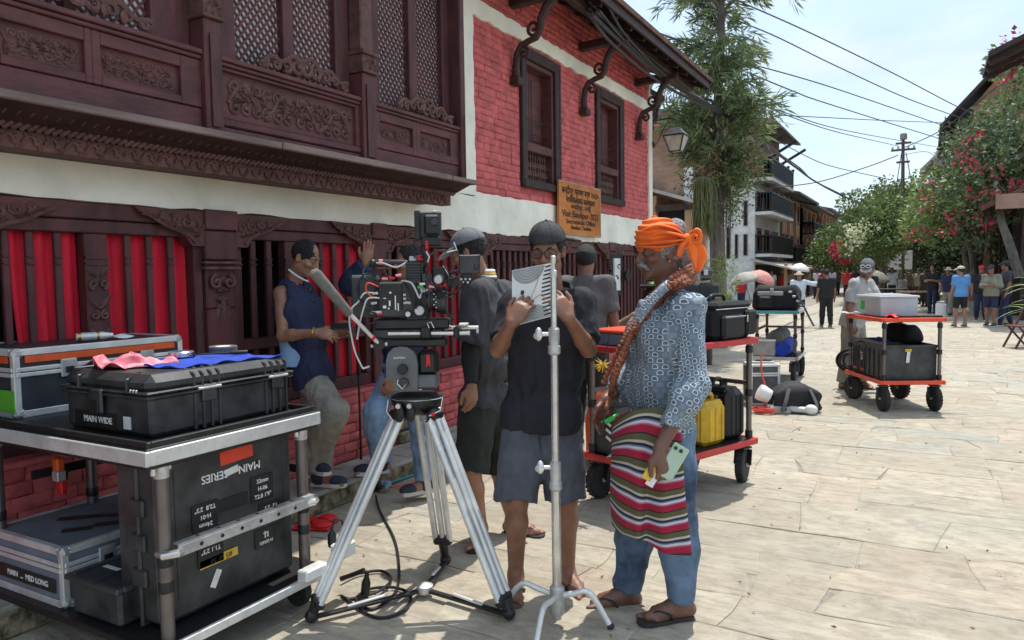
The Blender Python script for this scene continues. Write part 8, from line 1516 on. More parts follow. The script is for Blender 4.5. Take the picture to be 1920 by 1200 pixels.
def balcony_x(t, o, X, y0, y1, z, out=.9, h=.95, base='wall_white'):
 b = prt('balcony_floor', t, o, base, bbox(MB(), X, X + out, y0, y1, z - .16, z)); mb = MB(); bbox(mb, X, X + out + .02, y0 - .02, y1 + .02, z + h - .06, z + h); bbox(mb, X, X + out, y0, y1, z + .02, z + .10)
 prt('hand_rail', t, o, 'black', mb, b); mb = MB(); y = y0
 while y <= y1 + .01: bbox(mb, X + out - .05, X + out, y - .02, y + .02, z, z + h - .05); y += .16
 x = X + .1
 while x < X + out: bbox(mb, x - .02, x + .02, y0, y0 + .04, z, z + h - .05); x += .16
 prt('balusters', t, o, 'black', mb, b)
 for k in range(5): yy = y0 + (y1 - y0) * k / 4; prt('flower_pot', t, o, 'tile_roof', MB().lathe([(.06, z + h), (.09, z + h + .16), (.08, z + h + .17)], (X + out - .04, yy, 0), 8), b)
 return b
def pitched_y(t, o, x0, x1, y0, y1, z, rise, m_, over=.5):
 """roof sloping to +X and -X, ridge along Y"""
 xm = (x0 + x1) / 2; mb = MB(); mb.prism([(x0 - over, z - over * rise / (xm - x0)), (xm, z + rise), (x1 + over, z - over * rise / (xm - x0)), (x1 + over, z - over * rise / (xm - x0) + .14), (xm, z + rise + .14), (x0 - over, z - over * rise / (xm - x0) + .14)], (0, y0 - over, 0), (1, 0, 0), (0, 0, 1), (0, y1 - y0 + 2 * over, 0)); return prt('roof', t, o, m_, mb)
# --- brick gable house with lean-to, behind the tree
t, o = house_at('gable_house', 'tan brick house with a pale lean-to roof behind the spiky tree', (-10, 26, 0)); YG = 23.2
mb = MB(); bbox(mb, -16, -6.7, YG, 25.2, 0, 6.1); prt('wall', t, o, 'brick_tan', mb); mb = MB(); mb.prism([(-16.3, 6.1), (-6.2, 6.1), (-6.4, 6.35), (-16.3, 7.5)], (0, YG - .4, 0), (1, 0, 0), (0, 0, 1), (0, 2.8, 0)); prt('roof', t, o, 'tile_roof', mb)
prt('eave_board', t, o, 'deck_red', bbox(MB(), -16, -6.2, YG - .48, YG - .41, 5.98, 6.12)); prt('corner_post', t, o, 'wall_white', bbox(MB(), -6.74, -6.45, YG - .06, YG + .3, 0, 5.3)); win_y(t, o, YG, -6.40, -6.0, 4.0, 5.2)
mb = MB(); mb.prism([(-12, 5.5), (-5.7, 3.45), (-5.7, 3.55), (-12, 5.6)], (0, YG - 2.6, 0), (1, 0, 0), (0, 0, 1), (0, 2.55, 0)); prt('lean_to_roof', t, o, 'tin_roof', mb); prt('lean_to_wall', t, o, 'brick_orange', bbox(MB(), -12, -6.9, YG - 2.3, YG - .02, 0, 3.75)); mb = MB(); bbox(mb, -6.86, -6.0, YG - 2.1, YG - .05, 0, 3.3); prt('shop_opening', t, o, 'dark_inside', mb); prt('shop_post', t, o, 'wood_pale', bbox(MB(), -6.05, -5.86, YG - 2.35, YG - 2.15, 0, 3.4)); prt('shop_beam', t, o, 'wood_dark', bbox(MB(), -6.9, -5.8, YG - 2.4, YG - 2.2, 3.3, 3.48))  # shop_opening is a solid block, its interior shade put into the colour
# --- white house with three balconies
XF2 = -8.0; t, o = house_at('white_house', 'tall white plastered house with narrow windows and three dark balconies', (XF2 - 2, 44, 0)); Y0, Y1 = WX(1415, 420, XF2)[1], WX(1462, 420, XF2)[1]
zt = lambda py, px=1440: WX(px, py, XF2)[2]
prt('wall', t, o, 'wall_white', bbox(MB(), XF2 - 5.5, XF2, Y0, Y1, 0, zt(350))); prt('upper_wall', t, o, 'brick_dull', bbox(MB(), XF2 - 5.4, XF2 - .05, Y0 + .05, Y1 - .05, zt(350), zt(248))); prt('band', t, o, 'tin_roof', bbox(MB(), XF2 - 5.6, XF2 + .3, Y0 - .3, Y1, zt(352), zt(349)))
for px0, px1, rows in ((1362, 1370, ((445, 425), (485, 440))), (1378, 1384, ((485, 440),)), (1394, 1402, ((425, 378), (480, 440)))):
 for pb2, pt in rows:
  a, b = [CAM + ray(px, 440) * (Y0 / ray(px, 440)[1]) for px in (px0, px1)]; win_y(t, o, Y0, a[0], b[0], H + (509 - pb2) / F * 39.5, H + (509 - pt) / F * 39.5, 'wood_grey')
for py, mt in ((346, 'white'), (405, 'white'), (478, 'white')): balcony_x(t, o, XF2, Y0 + .1, Y1 - .4, zt(py), .85, 1.0)
for py0, py1 in ((340, 300), (400, 368), (472, 432)):
 for k in range(3): a = Y0 + .5 + k * (Y1 - Y0 - 1) / 3; win_x(t, o, XF2 + .01, a, a + 1.1, zt(py0), zt(py1), 'wood')
mb = MB(); zr = zt(262); mb.prism([(XF2 - 6, zr + 1.6), (XF2 + 1.1, zr + .2), (XF2 + 1.1, zr + .32), (XF2 - 6, zr + 1.75)], (0, Y0 - .7, 0), (1, 0, 0), (0, 0, 1), (0, Y1 - Y0 + 1.2, 0)); prt('roof', t, o, 'slate_roof', mb); prt('roof_tower', t, o, 'brick_orange', bbox(MB(), XF2 - 3.2, XF2 - .6, Y0 + .2, Y0 + 2.4, zt(262), zt(215))); mb = MB(); bbox(mb, XF2 - 3.5, XF2 - .3, Y0, Y0 + 2.7, zt(215), zt(207)); prt('tower_roof', t, o, 'tile_roof', mb)
for k in range(3): yy = Y0 + .3 + k * (Y1 - Y0 - .6) / 2; prt('roof_strut', t, o, 'wood_dark', MB().bar((XF2, yy, zt(296)), (XF2 + 1.5, yy, zt(268)), .14))
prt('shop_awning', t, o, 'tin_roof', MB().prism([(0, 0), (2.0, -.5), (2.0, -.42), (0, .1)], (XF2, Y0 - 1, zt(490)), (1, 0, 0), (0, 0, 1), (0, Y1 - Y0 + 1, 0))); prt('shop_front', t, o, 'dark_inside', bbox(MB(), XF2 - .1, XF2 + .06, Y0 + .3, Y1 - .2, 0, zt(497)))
for k in range(4): yy = Y0 + k * (Y1 - Y0) / 3; prt('shop_post', t, o, 'wood_pale', bbox(MB(), XF2 + 1.5, XF2 + 1.65, yy - .08, yy + .08, 0, zt(497)))
# --- brick houses further along
def row_house(name, label, px0, px1, pyt, floors, m_, roofm, balc=(), X=XF2, porch='tile_roof'):
 Y0, Y1 = WX(px0, 440, X)[1], WX(px1, 440, X)[1]; zt_ = WX(px0, pyt, X)[2]; t, o = house_at(name, label, (X - 2, (Y0 + Y1) / 2, 0)); prt('wall', t, o, m_, bbox(MB(), X - 6, X, Y0, Y1, 0, zt_)); fh = zt_ / floors
 mb = MB(); mb.prism([(X - 6, zt_ + 1.6), (X + 1.2, zt_ - .15), (X + 1.2, zt_ - .02), (X - 6, zt_ + 1.75)], (0, Y0 - .5, 0), (1, 0, 0), (0, 0, 1), (0, Y1 - Y0 + .9, 0)); prt('roof', t, o, roofm, mb)
 nw = max(2, int((Y1 - Y0) / 2.2))
 for fl in range(floors):
  for k in range(nw):
   a = Y0 + (k + .25) * (Y1 - Y0) / nw; win_x(t, o, X + .01, a, a + (Y1 - Y0) / nw * .5, fl * fh + fh * .25, fl * fh + fh * .85, 'wood' if fl else 'wood_dark')
 for fl in balc: balcony_x(t, o, X, Y0 + .4, Y1 - .4, fl * fh, .9, .9, 'wood_grey')
 for k in range(nw + 1): yy = Y0 + k * (Y1 - Y0) / nw; prt('corner_post', t, o, 'wood_pale', bbox(MB(), X + .002, X + .16, yy - .12, yy + .12, 0, zt_ - .2))
 mb = MB(); mb.prism([(0, 0), (1.7, -.5), (1.7, -.40), (0, .1)], (X, Y0 + .2, fh * 1.02), (1, 0, 0), (0, 0, 1), (0, Y1 - Y0 - .4, 0)); prt('porch_roof', t, o, porch, mb); return t
row_house('brick_house', 'orange brick house with slate roof beside the white house', 1463, 1500, 362, 3, 'brick_orange', 'slate_roof', (1,))
row_house('brick_house', 'brick house with pink shuttered balcony, third along the street', 1500, 1532, 385, 3, 'brick_dull', 'slate_roof', (1, 2))
row_house('brick_house', 'long brick house with overhanging roof at the end of the row', 1532, 1576, 392, 2, 'brick_dull', 'slate_roof', (1,), porch='slate_roof')
row_house('brick_house', 'far small brick house beyond the red flowers', 1580, 1618, 440, 2, 'brick_orange', 'slate_roof')
# --- right side
t, o = house_at('arcade_house', 'dark timber arcade house half hidden by flowering creepers', (4.5, 33, 0)); XR = 2.25
prt('wall', t, o, 'wood_dark', bbox(MB(), XR + 1.4, XR + 6, 26, 39, 0, 5.4)); prt('upper_wall', t, o, 'brick_dull', bbox(MB(), XR + .3, XR + 1.38, 26.2, 39, 3.6, 5.4)); prt('fascia', t, o, 'tile_roof', MB().prism([(-.9, -.35), (.4, .3), (.4, .42), (-.9, -.2)], (XR, 25.4, 3.55), (1, 0, 0), (0, 0, 1), (0, 21, 0))); prt('end_fascia', t, o, 'brick_dull', bbox(MB(), XR - .6, XR + 6, 25.3, 25.42, 3.2, 3.62)); prt('arcade_back', t, o, 'dark_inside', bbox(MB(), XR + 1.2, XR + 1.38, 25.9, 46, 0, 3.3))
for k in range(8): prt('arcade_post', t, o, 'wood_dark', bbox(MB(), XR + .1, XR + .34, 25.8 + k * 2.6, 26.04 + k * 2.6, 0, 3.4))
for k in range(3): prt('end_post', t, o, 'wood_dark', bbox(MB(), XR + .8 + k * 1.6, XR + 1.0 + k * 1.6, 25.7, 25.9, 0, 3.3))
prt('red_door', t, o, 'red_cloth', bbox(MB(), XR + 1.0, XR + 1.15, 35, 38.5, .1, 3.0)); prt('pale_post', t, o, 'wood_pale', bbox(MB(), XR + .9, XR + 1.1, 34.3, 34.7, 0, 3.1))
mb = MB(); mb.prism([(-.95, 0), (5, 2.6), (5, 2.75), (-.95, .14)], (XR, 23.6, 7.1), (1, 0, 0), (0, 0, 1), (0, 2.6, 0)); prt('roof', t, o, 'wood_dark', mb)
for k in range(3): prt('rafter', t, o, 'wood_dark', MB().bar((XR - .9, 24 + k * .9, 7.02), (XR + 2, 24 + k * .9, 8.28), .1, .14))
t, o = house_at('flower_house', 'brick gabled house rising above the flowering creeper', (4, 44, 0)); prt('wall', t, o, 'brick_orange', bbox(MB(), 1.7, 7, 40.5, 52, 0, 9.0)); prt('front_balcony', t, o, 'wood_dark', bbox(MB(), .9, 1.68, 40.6, 48, 6.2, 6.5)); mb = MB(); mb.prism([(.35, 7.9), (3.0, 10.9), (8.2, 8.2), (8.2, 8.4), (3.0, 11.1), (.35, 8.1)], (0, 39.8, 0), (1, 0, 0), (0, 0, 1), (0, 13, 0)); prt('roof', t, o, 'wood_dark', mb); mb = MB(); mb.prism([(1.72, 9.0), (3.0, 10.6), (6.8, 8.9)], (0, 40.45, 0), (1, 0, 0), (0, 0, 1), (0, .2, 0)); prt('gable', t, o, 'brick_orange', mb)
for k in range(3): win_y(t, o, 40.48, 2.2 + k * 1.3, 2.9 + k * 1.3, 6.9, 8.4, 'wood_pale')
prt('end_post', t, o, 'wall_white', bbox(MB(), 3.0, 3.25, 40.2, 40.4, 5.0, 8.6))
t, o = house_at('tin_shed', 'pale tin sided shed above the trees by the utility pole', (.8, 62, 0)); prt('wall', t, o, 'tin_roof', bbox(MB(), .2, 4, 60, 66, 0, 9.2)); mb = MB(); mb.prism([(-.6, 8.2), (4, 13), (4, 13.2), (-.6, 8.4)], (0, 59, 0), (1, 0, 0), (0, 0, 1), (0, 7, 0)); prt('roof', t, o, 'tin_roof', mb)
# ---------------------------------------------------------------- foliage
def leaf_mat(name, col, tr=.25):
 M_ = bpy.data.materials.new(name); M_.use_nodes = True; n = M_.node_tree.nodes; l = M_.node_tree.links; p = n['Principled BSDF']; p.inputs['Roughness'].default_value = .55; p.inputs['Base Color'].default_value = (*col, 1)
 a = n.new('ShaderNodeAttribute'); a.attribute_name = 'tint'; mx_ = n.new('ShaderNodeMix'); mx_.data_type = 'RGBA'; mx_.blend_type = 'MULTIPLY'; mx_.inputs['Factor'].default_value = 1; mx_.inputs['A'].default_value = (*col, 1); l.new(a.outputs['Color'], mx_.inputs['B']); l.new(mx_.outputs['Result'], p.inputs['Base Color'])
 t_ = n.new('ShaderNodeBsdfTranslucent'); l.new(mx_.outputs['Result'], t_.inputs['Color']); ms = n.new('ShaderNodeMixShader'); ms.inputs['Fac'].default_value = tr; l.new(p.outputs[0], ms.inputs[1]); l.new(t_.outputs[0], ms.inputs[2]); l.new(ms.outputs[0], n['Material Output'].inputs['Surface']); return M_
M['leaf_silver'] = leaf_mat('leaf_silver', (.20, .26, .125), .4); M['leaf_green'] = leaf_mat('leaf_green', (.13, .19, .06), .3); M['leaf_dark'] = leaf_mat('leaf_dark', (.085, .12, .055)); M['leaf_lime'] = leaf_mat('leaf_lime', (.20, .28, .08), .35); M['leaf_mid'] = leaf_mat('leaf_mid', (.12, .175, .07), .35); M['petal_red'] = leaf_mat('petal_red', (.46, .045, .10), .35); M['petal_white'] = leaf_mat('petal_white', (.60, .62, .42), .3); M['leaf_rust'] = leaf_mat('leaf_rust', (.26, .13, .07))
def leaves_mesh(name, pos, dirs, ln, wd, seed, fold=.25, tv=.35):
 """leaf-sized two-quad blades at pos along dirs"""
 r = np.random.RandomState(seed); n = len(pos); d = dirs / (np.linalg.norm(dirs, axis=1, keepdims=True) + 1e-9); a = r.randn(n, 3); s = np.cross(d, a); s /= (np.linalg.norm(s, axis=1, keepdims=True) + 1e-9); u = np.cross(s, d)
 L_ = ln * r.uniform(.6, 1.3, (n, 1)); W_ = wd * r.uniform(.7, 1.3, (n, 1)); V = np.stack([pos, pos + d * L_ * .45 + s * W_ + u * W_ * fold, pos + d * L_, pos + d * L_ * .45 - s * W_ + u * W_ * fold], 1).reshape(-1, 3); i = np.arange(n) * 4; Fq = np.stack([i, i + 1, i + 2, i, i + 2, i + 3], 1).reshape(-1, 3)
 me = bpy.data.meshes.new(name); me.vertices.add(len(V)); me.vertices.foreach_set('co', V.astype(np.float32).ravel()); me.loops.add(len(Fq) * 3); me.loops.foreach_set('vertex_index', Fq.ravel().astype(np.int32)); me.polygons.add(len(Fq)); me.polygons.foreach_set('loop_start', np.arange(0, len(Fq) * 3, 3, dtype=np.int32)); me.update(calc_edges=True)
 t_ = np.repeat(r.uniform(1 - tv, 1 + tv, n), 2); hue = np.repeat(r.uniform(.88, 1.14, n), 2); c = np.stack([t_ * hue, t_, t_ * (2 - hue), np.ones_like(t_)], 1).astype(np.float32); at_ = me.attributes.new('tint', 'FLOAT_COLOR', 'FACE'); at_.data.foreach_set('color', c.ravel()); return me
def clump_points(clumps, per, seed, shell=.55):
 """clumps: (x,y,z,r) -> leaf positions thick near each clump's surface, outward directions"""
 r = np.random.RandomState(seed); P_, D_ = [], []
 for x, y, z, rad in clumps:
  n = max(4, int(per * rad ** 2)); d = r.randn(n, 3); d /= np.linalg.norm(d, axis=1, keepdims=True); q = rad * (shell + (1 - shell) * r.rand(n, 1) ** .5); P_.append(np.array([x, y, z]) + d * q * np.array([1, 1, .85])); D_.append(d + r.randn(n, 3) * .7 + np.array([0, 0, -.15]))
 return np.concatenate(P_), np.concatenate(D_)
def foliage(name, par, o, clumps, per, ln, wd, m_, seed, tv=.35): P_, D_ = clump_points(clumps, per, seed); return obj(name, leaves_mesh(name, P_ - o, D_, ln, wd, seed, tv=tv), M[m_], par, smooth=0, kind='stuff')
def limb(mb, pts, r0, r1, n=8): P_ = smooth_path(pts, 5); k = len(P_); mb.tube(P_, [r0 + (r1 - r0) * i / (k - 1) for i in range(k)], n)
def rand_clumps(seed, n, c, ext, rr): r = random.Random(seed); out_ = []; 
def cl_in(seed, n, boxf, rmin, rmax):
 r = random.Random(seed); return [(*boxf(r), r.uniform(rmin, rmax)) for _ in range(n)]
# spiky silver tree
TT = A3(-3.72, 15.15, 0); tr_ = thing('spiky_tree', 'grey green tree with drooping spiky sprays beside the brick house corner', 'tree', TT); r = random.Random(77)
mb = MB(); limb(mb, [(0, 0, -.1), (.02, 0, 1.2), (-.03, .03, 2.6), (.05, 0, 3.6), (-.02, .04, 4.6), (.05, .05, 6.4), (0, 0, 8.4)], .19, .05, 12); 
for k in range(9): a = k * .9; limb(mb, [(.15 * math.cos(a), .15 * math.sin(a), -.02), (.12 * math.cos(a), .12 * math.sin(a), .8), (.10 * math.cos(a + .3), .10 * math.sin(a + .3), 2.4)], .06, .04, 6)
tips_ = []
for k in range(84):
 z = r.uniform(3.3, 8.6); a = r.uniform(0, 6.283); L_ = r.uniform(.30, 1.05) * (1.15 if 4.2 < z < 7.2 else .75) * (1.15 if z > 5 else 1); e = A3(L_ * math.cos(a), L_ * math.sin(a), z + r.uniform(-.15, .45)); s0 = A3(.02, .03, z - .25); m_ = (s0 + e) / 2 + A3(0, 0, .15); limb(mb, [s0, m_, e], .035, .010, 5)
 for q in range(9): t_ = r.uniform(.35, 1.05); b_ = s0 + (e - s0) * t_; tips_.append((b_ + A3(r.gauss(0, .09), r.gauss(0, .09), r.gauss(0, .10)), unit(e - s0)))
for k in range(60): z = r.uniform(2.9, 8.3); a = r.uniform(0, 6.283); tips_.append((A3(.25 * math.cos(a), .25 * math.sin(a), z), A3(math.cos(a), math.sin(a), .2)))
obj('trunk', mb, M['bark'], tr_); P_, D_ = [], []
fd_ = MB()
for k in range(120): a = r.uniform(0, 6.283); z = r.uniform(3.0, 3.9); q = r.uniform(.15, .26); fd_.tube([(q * .7 * math.cos(a), q * .7 * math.sin(a), z), (q * 1.2 * math.cos(a), q * 1.2 * math.sin(a), z - .25), (q * 1.15 * math.cos(a), q * 1.15 * math.sin(a), z - r.uniform(.6, 1.2))], [.006, .010, .004], 4)
obj('dead_fronds', fd_, M['foam'], tr_, kind='stuff')
for b_, d_ in tips_:
 ax2 = unit(d_ + A3(r.gauss(0, .5), r.gauss(0, .5), r.uniform(-.5, .6)))
 for q in range(21): t_ = r.random(); P_.append(b_ + ax2 * t_ * .42 + A3(r.gauss(0, .03), r.gauss(0, .03), r.gauss(0, .03) - .20 * t_ * t_)); D_.append(ax2 * .8 + A3(r.gauss(0, .40), r.gauss(0, .40), r.gauss(0, .35) - .55 * t_ - .1))
obj('crown', leaves_mesh('crown', np.array(P_), np.array(D_), .25, .0155, 5, tv=.5), M['leaf_silver'], tr_, smooth=0, kind='stuff')
P_, D_ = clump_points(cl_in(3, 16, lambda r: (r.gauss(.25, .35), r.gauss(0, .4), r.uniform(2.9, 3.8)), .15, .28), 800, 9); obj('creeper', leaves_mesh('creeper', P_, D_, .08, .018, 6), M['leaf_rust'], tr_, smooth=0, kind='stuff')
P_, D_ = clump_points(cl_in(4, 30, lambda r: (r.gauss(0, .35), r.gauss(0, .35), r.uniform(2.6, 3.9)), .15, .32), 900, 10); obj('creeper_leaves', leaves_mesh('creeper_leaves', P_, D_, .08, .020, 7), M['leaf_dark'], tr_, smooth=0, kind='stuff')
# hanging cascade on its post, bush below
hpn = thing('hanging_plant', 'long green hanging cactus curtain on a pale post beside the trunk', 'plant', at(1318, 509, 13.6) * A3(1, 1, 0)); zz = lambda py: H + (509 - py) / F * 13.6; r = random.Random(5); mb = MB()
for k in range(330):
 a = r.uniform(0, 6.283); q = r.uniform(.02, .16) * (1 + .25 * math.sin(3 * a)); x, y = q * math.cos(a), q * math.sin(a); zb = zz(r.triangular(375, 455, 432)); w_ = r.uniform(.85, 1.45); mb.tube(smooth_path([(x * .4, y * .4, zz(333 + r.uniform(0, 6))), (x * 1.0, y * 1.0, zz(342)), (x * w_ + r.gauss(0, .012), y * w_, zz(375)), (x * w_ * 1.02 + r.gauss(0, .03), y * w_ + r.gauss(0, .03), zb)], 3), .0065, 4)
M['leaf_cactus'] = mat('leaf_cactus', (.12, .14, .05), .6, var=.5, vs=30, stretch=(1, 1, .2)); obj('strands', mb, M['leaf_cactus'], hpn, kind='stuff'); part('post', hpn, M['wood_pale'], ('box', (0, 0, zz(425) / 2), (.13, .13, zz(425)), .01))
bsh = thing('green_bush', 'bright green feathery bush at the foot of the spiky tree', 'bush', at(1330, 509, 12.2) * A3(1, 1, 0)); bo = np.array(bsh.location); c_ = cl_in(8, 34, lambda r: (bo[0] + r.gauss(0, .17), bo[1] + r.gauss(0, .17), r.uniform(.5, 1.68)), .12, .22); P_, D_ = clump_points(c_, 2600, 3); obj('leaves', leaves_mesh('leaves', P_ - bo, D_ + A3(0, 0, .5), .09, .010, 4), M['leaf_lime'], bsh, smooth=0, kind='stuff'); part('stem', bsh, M['bark'], ('tube', [(0, 0, 0), (.02, 0, .6), (0, .02, 1.2)], [.05, .04, .02], 8))
# flowering creeper on the right
fo = A3(2.2, 29, 0); fl = thing('flowering_creeper', 'huge green creeper with crimson flowers climbing the arcade house', 'creeper', fo)
def pxbox(px0, px1, py0, py1, d0, d1):
 def f_(r): px, py, d = r.uniform(px0, px1), r.uniform(py0, py1), r.uniform(d0, d1); return tuple(at(px, py, d))
 return f_
cA = cl_in(21, 80, pxbox(1800, 1935, 262, 400, 22, 27), .3, .65) + cl_in(22, 60, pxbox(1735, 1860, 310, 440, 24, 30), .3, .7) + cl_in(23, 18, pxbox(1880, 1945, 90, 230, 21, 25), .3, .6) + cl_in(24, 16, pxbox(1830, 1900, 170, 260, 25, 30), .3, .6); foliage('leaves', fl, fo, cA, 240, .19, .055, 'leaf_mid', 2, .55)
cB = cl_in(25, 40, pxbox(1715, 1790, 335, 450, 25, 31), .4, .7); foliage('lime_leaves', fl, fo, cB, 260, .16, .05, 'leaf_lime', 3, .45)
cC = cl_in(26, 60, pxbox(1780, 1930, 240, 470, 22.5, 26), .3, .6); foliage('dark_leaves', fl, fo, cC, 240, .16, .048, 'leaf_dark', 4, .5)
cD = [(*at(px, py, d), rr) for px, py, d, rr in ((1812, 282, 22, .30), (1808, 300, 22, .26), (1815, 312, 22, .24), (1823, 245, 22.5, .28), (1908, 82, 21, .5), (1900, 110, 21, .4), (1880, 140, 22, .25), (1745, 362, 24, .3), (1752, 345, 24, .22), (1790, 410, 22.5, .3), (1835, 365, 22, .3), (1850, 370, 22, .25), (1900, 352, 21.5, .3), (1886, 360, 21.5, .25), (1775, 430, 23, .25), (1860, 320, 22, .3), (1840, 420, 22, .3), (1870, 400, 22, .25), (1800, 395, 23, .2), (1720, 440, 25, .3), (1735, 395, 25, .2))]; foliage('flowers', fl, fo, cD, 260, .15, .06, 'petal_red', 5, .35)
for pts in ([(1912, 520, 21), (1892, 455, 21.2), (1878, 415, 21.5), (1872, 370, 22), (1865, 330, 23)], [(1828, 515, 26), (1822, 470, 26), (1806, 430, 26), (1790, 380, 27)], [(1832, 515, 26.2), (1838, 460, 26), (1850, 410, 25.5), (1862, 350, 25)], [(1815, 512, 26.5), (1810, 470, 26.5), (1818, 420, 26)]): mb = MB(); limb(mb, [at(*p) - fo for p in pts], .14, .07, 8); obj('trunk', mb, M['bark'], fl)
def tree_px(name, label, px, dep, specs, tw=.14, top=None):
 b_ = at(px, 509, dep) * A3(1, 1, 0); t = thing(name, label, 'tree', b_); mb = MB(); zt2 = H + (509 - (top or 430)) / F * dep; limb(mb, [(0, 0, 0), (.1, 0, zt2 * .5), (0, .1, zt2)], tw, tw * .5)
 for k in range(5): a = k * 1.3; limb(mb, [(.05, .02, zt2 * .6), (.6 * math.cos(a), .6 * math.sin(a), zt2 * .85), (1.1 * math.cos(a), 1.1 * math.sin(a), zt2 * 1.05)], tw * .5, .03, 6)
 obj('trunk', mb, M['bark'], t)
 for i, (nm, n, bx, r0, r1, per, ln, wd, mt) in enumerate(specs): foliage(nm, t, b_, cl_in(hash(label) % 1000 * 0 + px + i, n, pxbox(*bx), r0, r1), per, ln, wd, mt, px + i, .45)
 return t
tree_px('street_tree', 'green tree with pale blossom in front of the far brick row', 1650, 34, [('crown', 46, (1600, 1672, 380, 470, 32, 36), .5, .9, 220, .20, .06, 'leaf_green'), ('dark_leaves', 30, (1610, 1668, 405, 480, 33, 37), .5, .9, 180, .2, .06, 'leaf_mid'), ('blossom', 10, (1595, 1640, 420, 460, 31, 32), .25, .4, 300, .13, .06, 'petal_white')], .16, 440)
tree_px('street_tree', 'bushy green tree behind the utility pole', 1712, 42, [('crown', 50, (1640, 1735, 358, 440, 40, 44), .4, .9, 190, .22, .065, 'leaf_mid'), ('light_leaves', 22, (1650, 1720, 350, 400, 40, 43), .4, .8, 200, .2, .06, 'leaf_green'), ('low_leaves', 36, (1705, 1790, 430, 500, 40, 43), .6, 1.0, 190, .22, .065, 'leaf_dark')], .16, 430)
tree_px('street_tree', 'small tree with red blossom below the far roofs', 1590, 46, [('crown', 26, (1540, 1610, 430, 480, 44, 50), .7, 1.2, 150, .25, .08, 'leaf_green'), ('blossom', 20, (1570, 1640, 462, 482, 42, 45), .35, .6, 260, .18, .08, 'petal_red'), ('low_leaves', 14, (1520, 1640, 470, 500, 46, 52), .7, 1.1, 150, .25, .08, 'leaf_mid')], .15, 460)
# wooded end of the street
fw_o = A3(-2, 100, 0); wd = cl_in(51, 150, lambda r: (r.uniform(-26, 24), r.uniform(92, 120), r.uniform(.5, 7.5)), 1.4, 2.8); P_, D_ = clump_points(wd, 40, 8); ob = obj('far_woods', leaves_mesh('far_woods', P_ - fw_o, D_, .7, .22, 8, tv=.5), M['leaf_mid'], None, fw_o, smooth=0); tag(ob, 'dark green wooded end of the street beyond the houses', 'woods', kind='stuff')
hl = MB(); N_h = 40; Pg = [[(-160 + 320 * i / N_h, 130 + 60 * j / 6, -1 + (math.sin(j / 6 * 1.57)) * (6 + 3 * math.sin(i * .5) + 2 * math.sin(i * 1.3))) for i in range(N_h + 1)] for j in range(7)]; hl.grid(Pg); M['hill'] = mat('hill', (.07, .10, .045), .9, var=.4, vs=.3, bump=.5, bs=1.0); obj('hills', hl, M['hill'], None, smooth=180, kind='structure')
M['leaf_plain'] = mat('leaf_plain', (.17, .26, .07), .5, var=.3)
# palm-like plant on the right edge
po = A3(1.95, 17.6, 0); pt_ = thing('spiky_plant', 'pale green spiky leaved plant at the picture edge by the bystanders', 'plant', po); r = random.Random(9)
for k in range(38):
 a = r.uniform(0, 6.283); el = r.uniform(.15, 1.35); L_ = r.uniform(.6, 1.0); pz = r.uniform(.5, 1.15); d = A3(math.cos(a) * math.cos(el), math.sin(a) * math.cos(el), math.sin(el)); pts = [A3(0, 0, pz) + d * L_ * t_ + A3(0, 0, -.40 * L_ * t_ ** 2.2) for t_ in np.linspace(0, 1, 6)]; mb = MB(); mb.tube(pts, [.008, .022, .026, .022, .014, .002], 4, True, .25); o_ = obj('leaf', mb, M['leaf_plain'], pt_)
part('stem', pt_, M['bark'], ('tube', [(0, 0, 0), (.02, .01, .6), (0, 0, 1.15)], [.05, .04, .03], 8)); part('pot', pt_, M['concrete'], ('lathe', [(.16, 0), (.22, .02), (.26, .36), (.23, .37)], (0, 0, 0), 16))
# ---------------------------------------------------------------- utility pole and wires
PB = A3(-1.16, 42.4, 0); up = thing('utility_pole', 'slim brown utility pole with crossarms and white notice board', 'utility pole', PB); zp = lambda py: H + (506 - py) / F * 38.2
part('shaft', up, M['pole_metal'], ('tube', [(0, 0, 0), (0, 0, zp(430)), (-.04, 0, zp(268))], [.12, .10, .07], 12)); part('base', up, M['concrete'], ('lathe', [(.28, 0), (.26, .9), (.20, 1.0)], (0, 0, 0), 16)); part('notice_board', up, M['white'], ('box', (-.32, -.12, zp(490)), (.62, .05, .95), .01), ('box', (.30, -.12, zp(490)), (.34, .05, .92), .01))
part('crossarm', up, M['pole_metal'], *[('box', (-.02, -.08, zp(py)), (w, .10, .10), .01) for py, w in ((278, .7), (290, 1.1), (312, .6))]); part('insulator', up, M['white'], *[('lathe', [(.03, 0), (.06, .05), (.04, .14)], (x, -.08, zp(290) + .05), 8) for x in (-.5, -.25, .2, .45)]); part('transformer', up, M['concrete'], ('lathe', [(.14, 0), (.16, .05), (.16, .28), (.1, .32)], (-.02, -.1, zp(272)), 10))
part('stay_wire', up, M['wire'], ('tube', [(-.1, 0, zp(295)), (-.55, .1, zp(420))], .02, 4), ('tube', [(.1, 0, zp(295)), (.6, .1, zp(400))], .02, 4))
WG = 'overhead wires across the street'
def wire(label, pts, r=.016, n=1, sp=0.0, seed=0):
 P_ = [at(*p) for p in pts]; o = P_[len(P_) // 2]; ob = obj('overhead_wire', MB().tube([p - o for p in smooth_path(P_, 8)], r, 5), M['wire'], None, o); tag(ob, label, 'wire', WG); return ob
wire('topmost overhead wire crossing the sky towards the flowering creeper', [(1380, 0, 15), (1520, 62, 18), (1680, 140, 22), (1793, 199, 26), (1863, 230, 28), (1960, 268, 30)]); wire('second overhead wire from the top in the open sky', [(1330, 20, 16), (1445, 64, 18), (1560, 120, 21), (1690, 180, 24), (1778, 213, 28), (1830, 230, 30)])
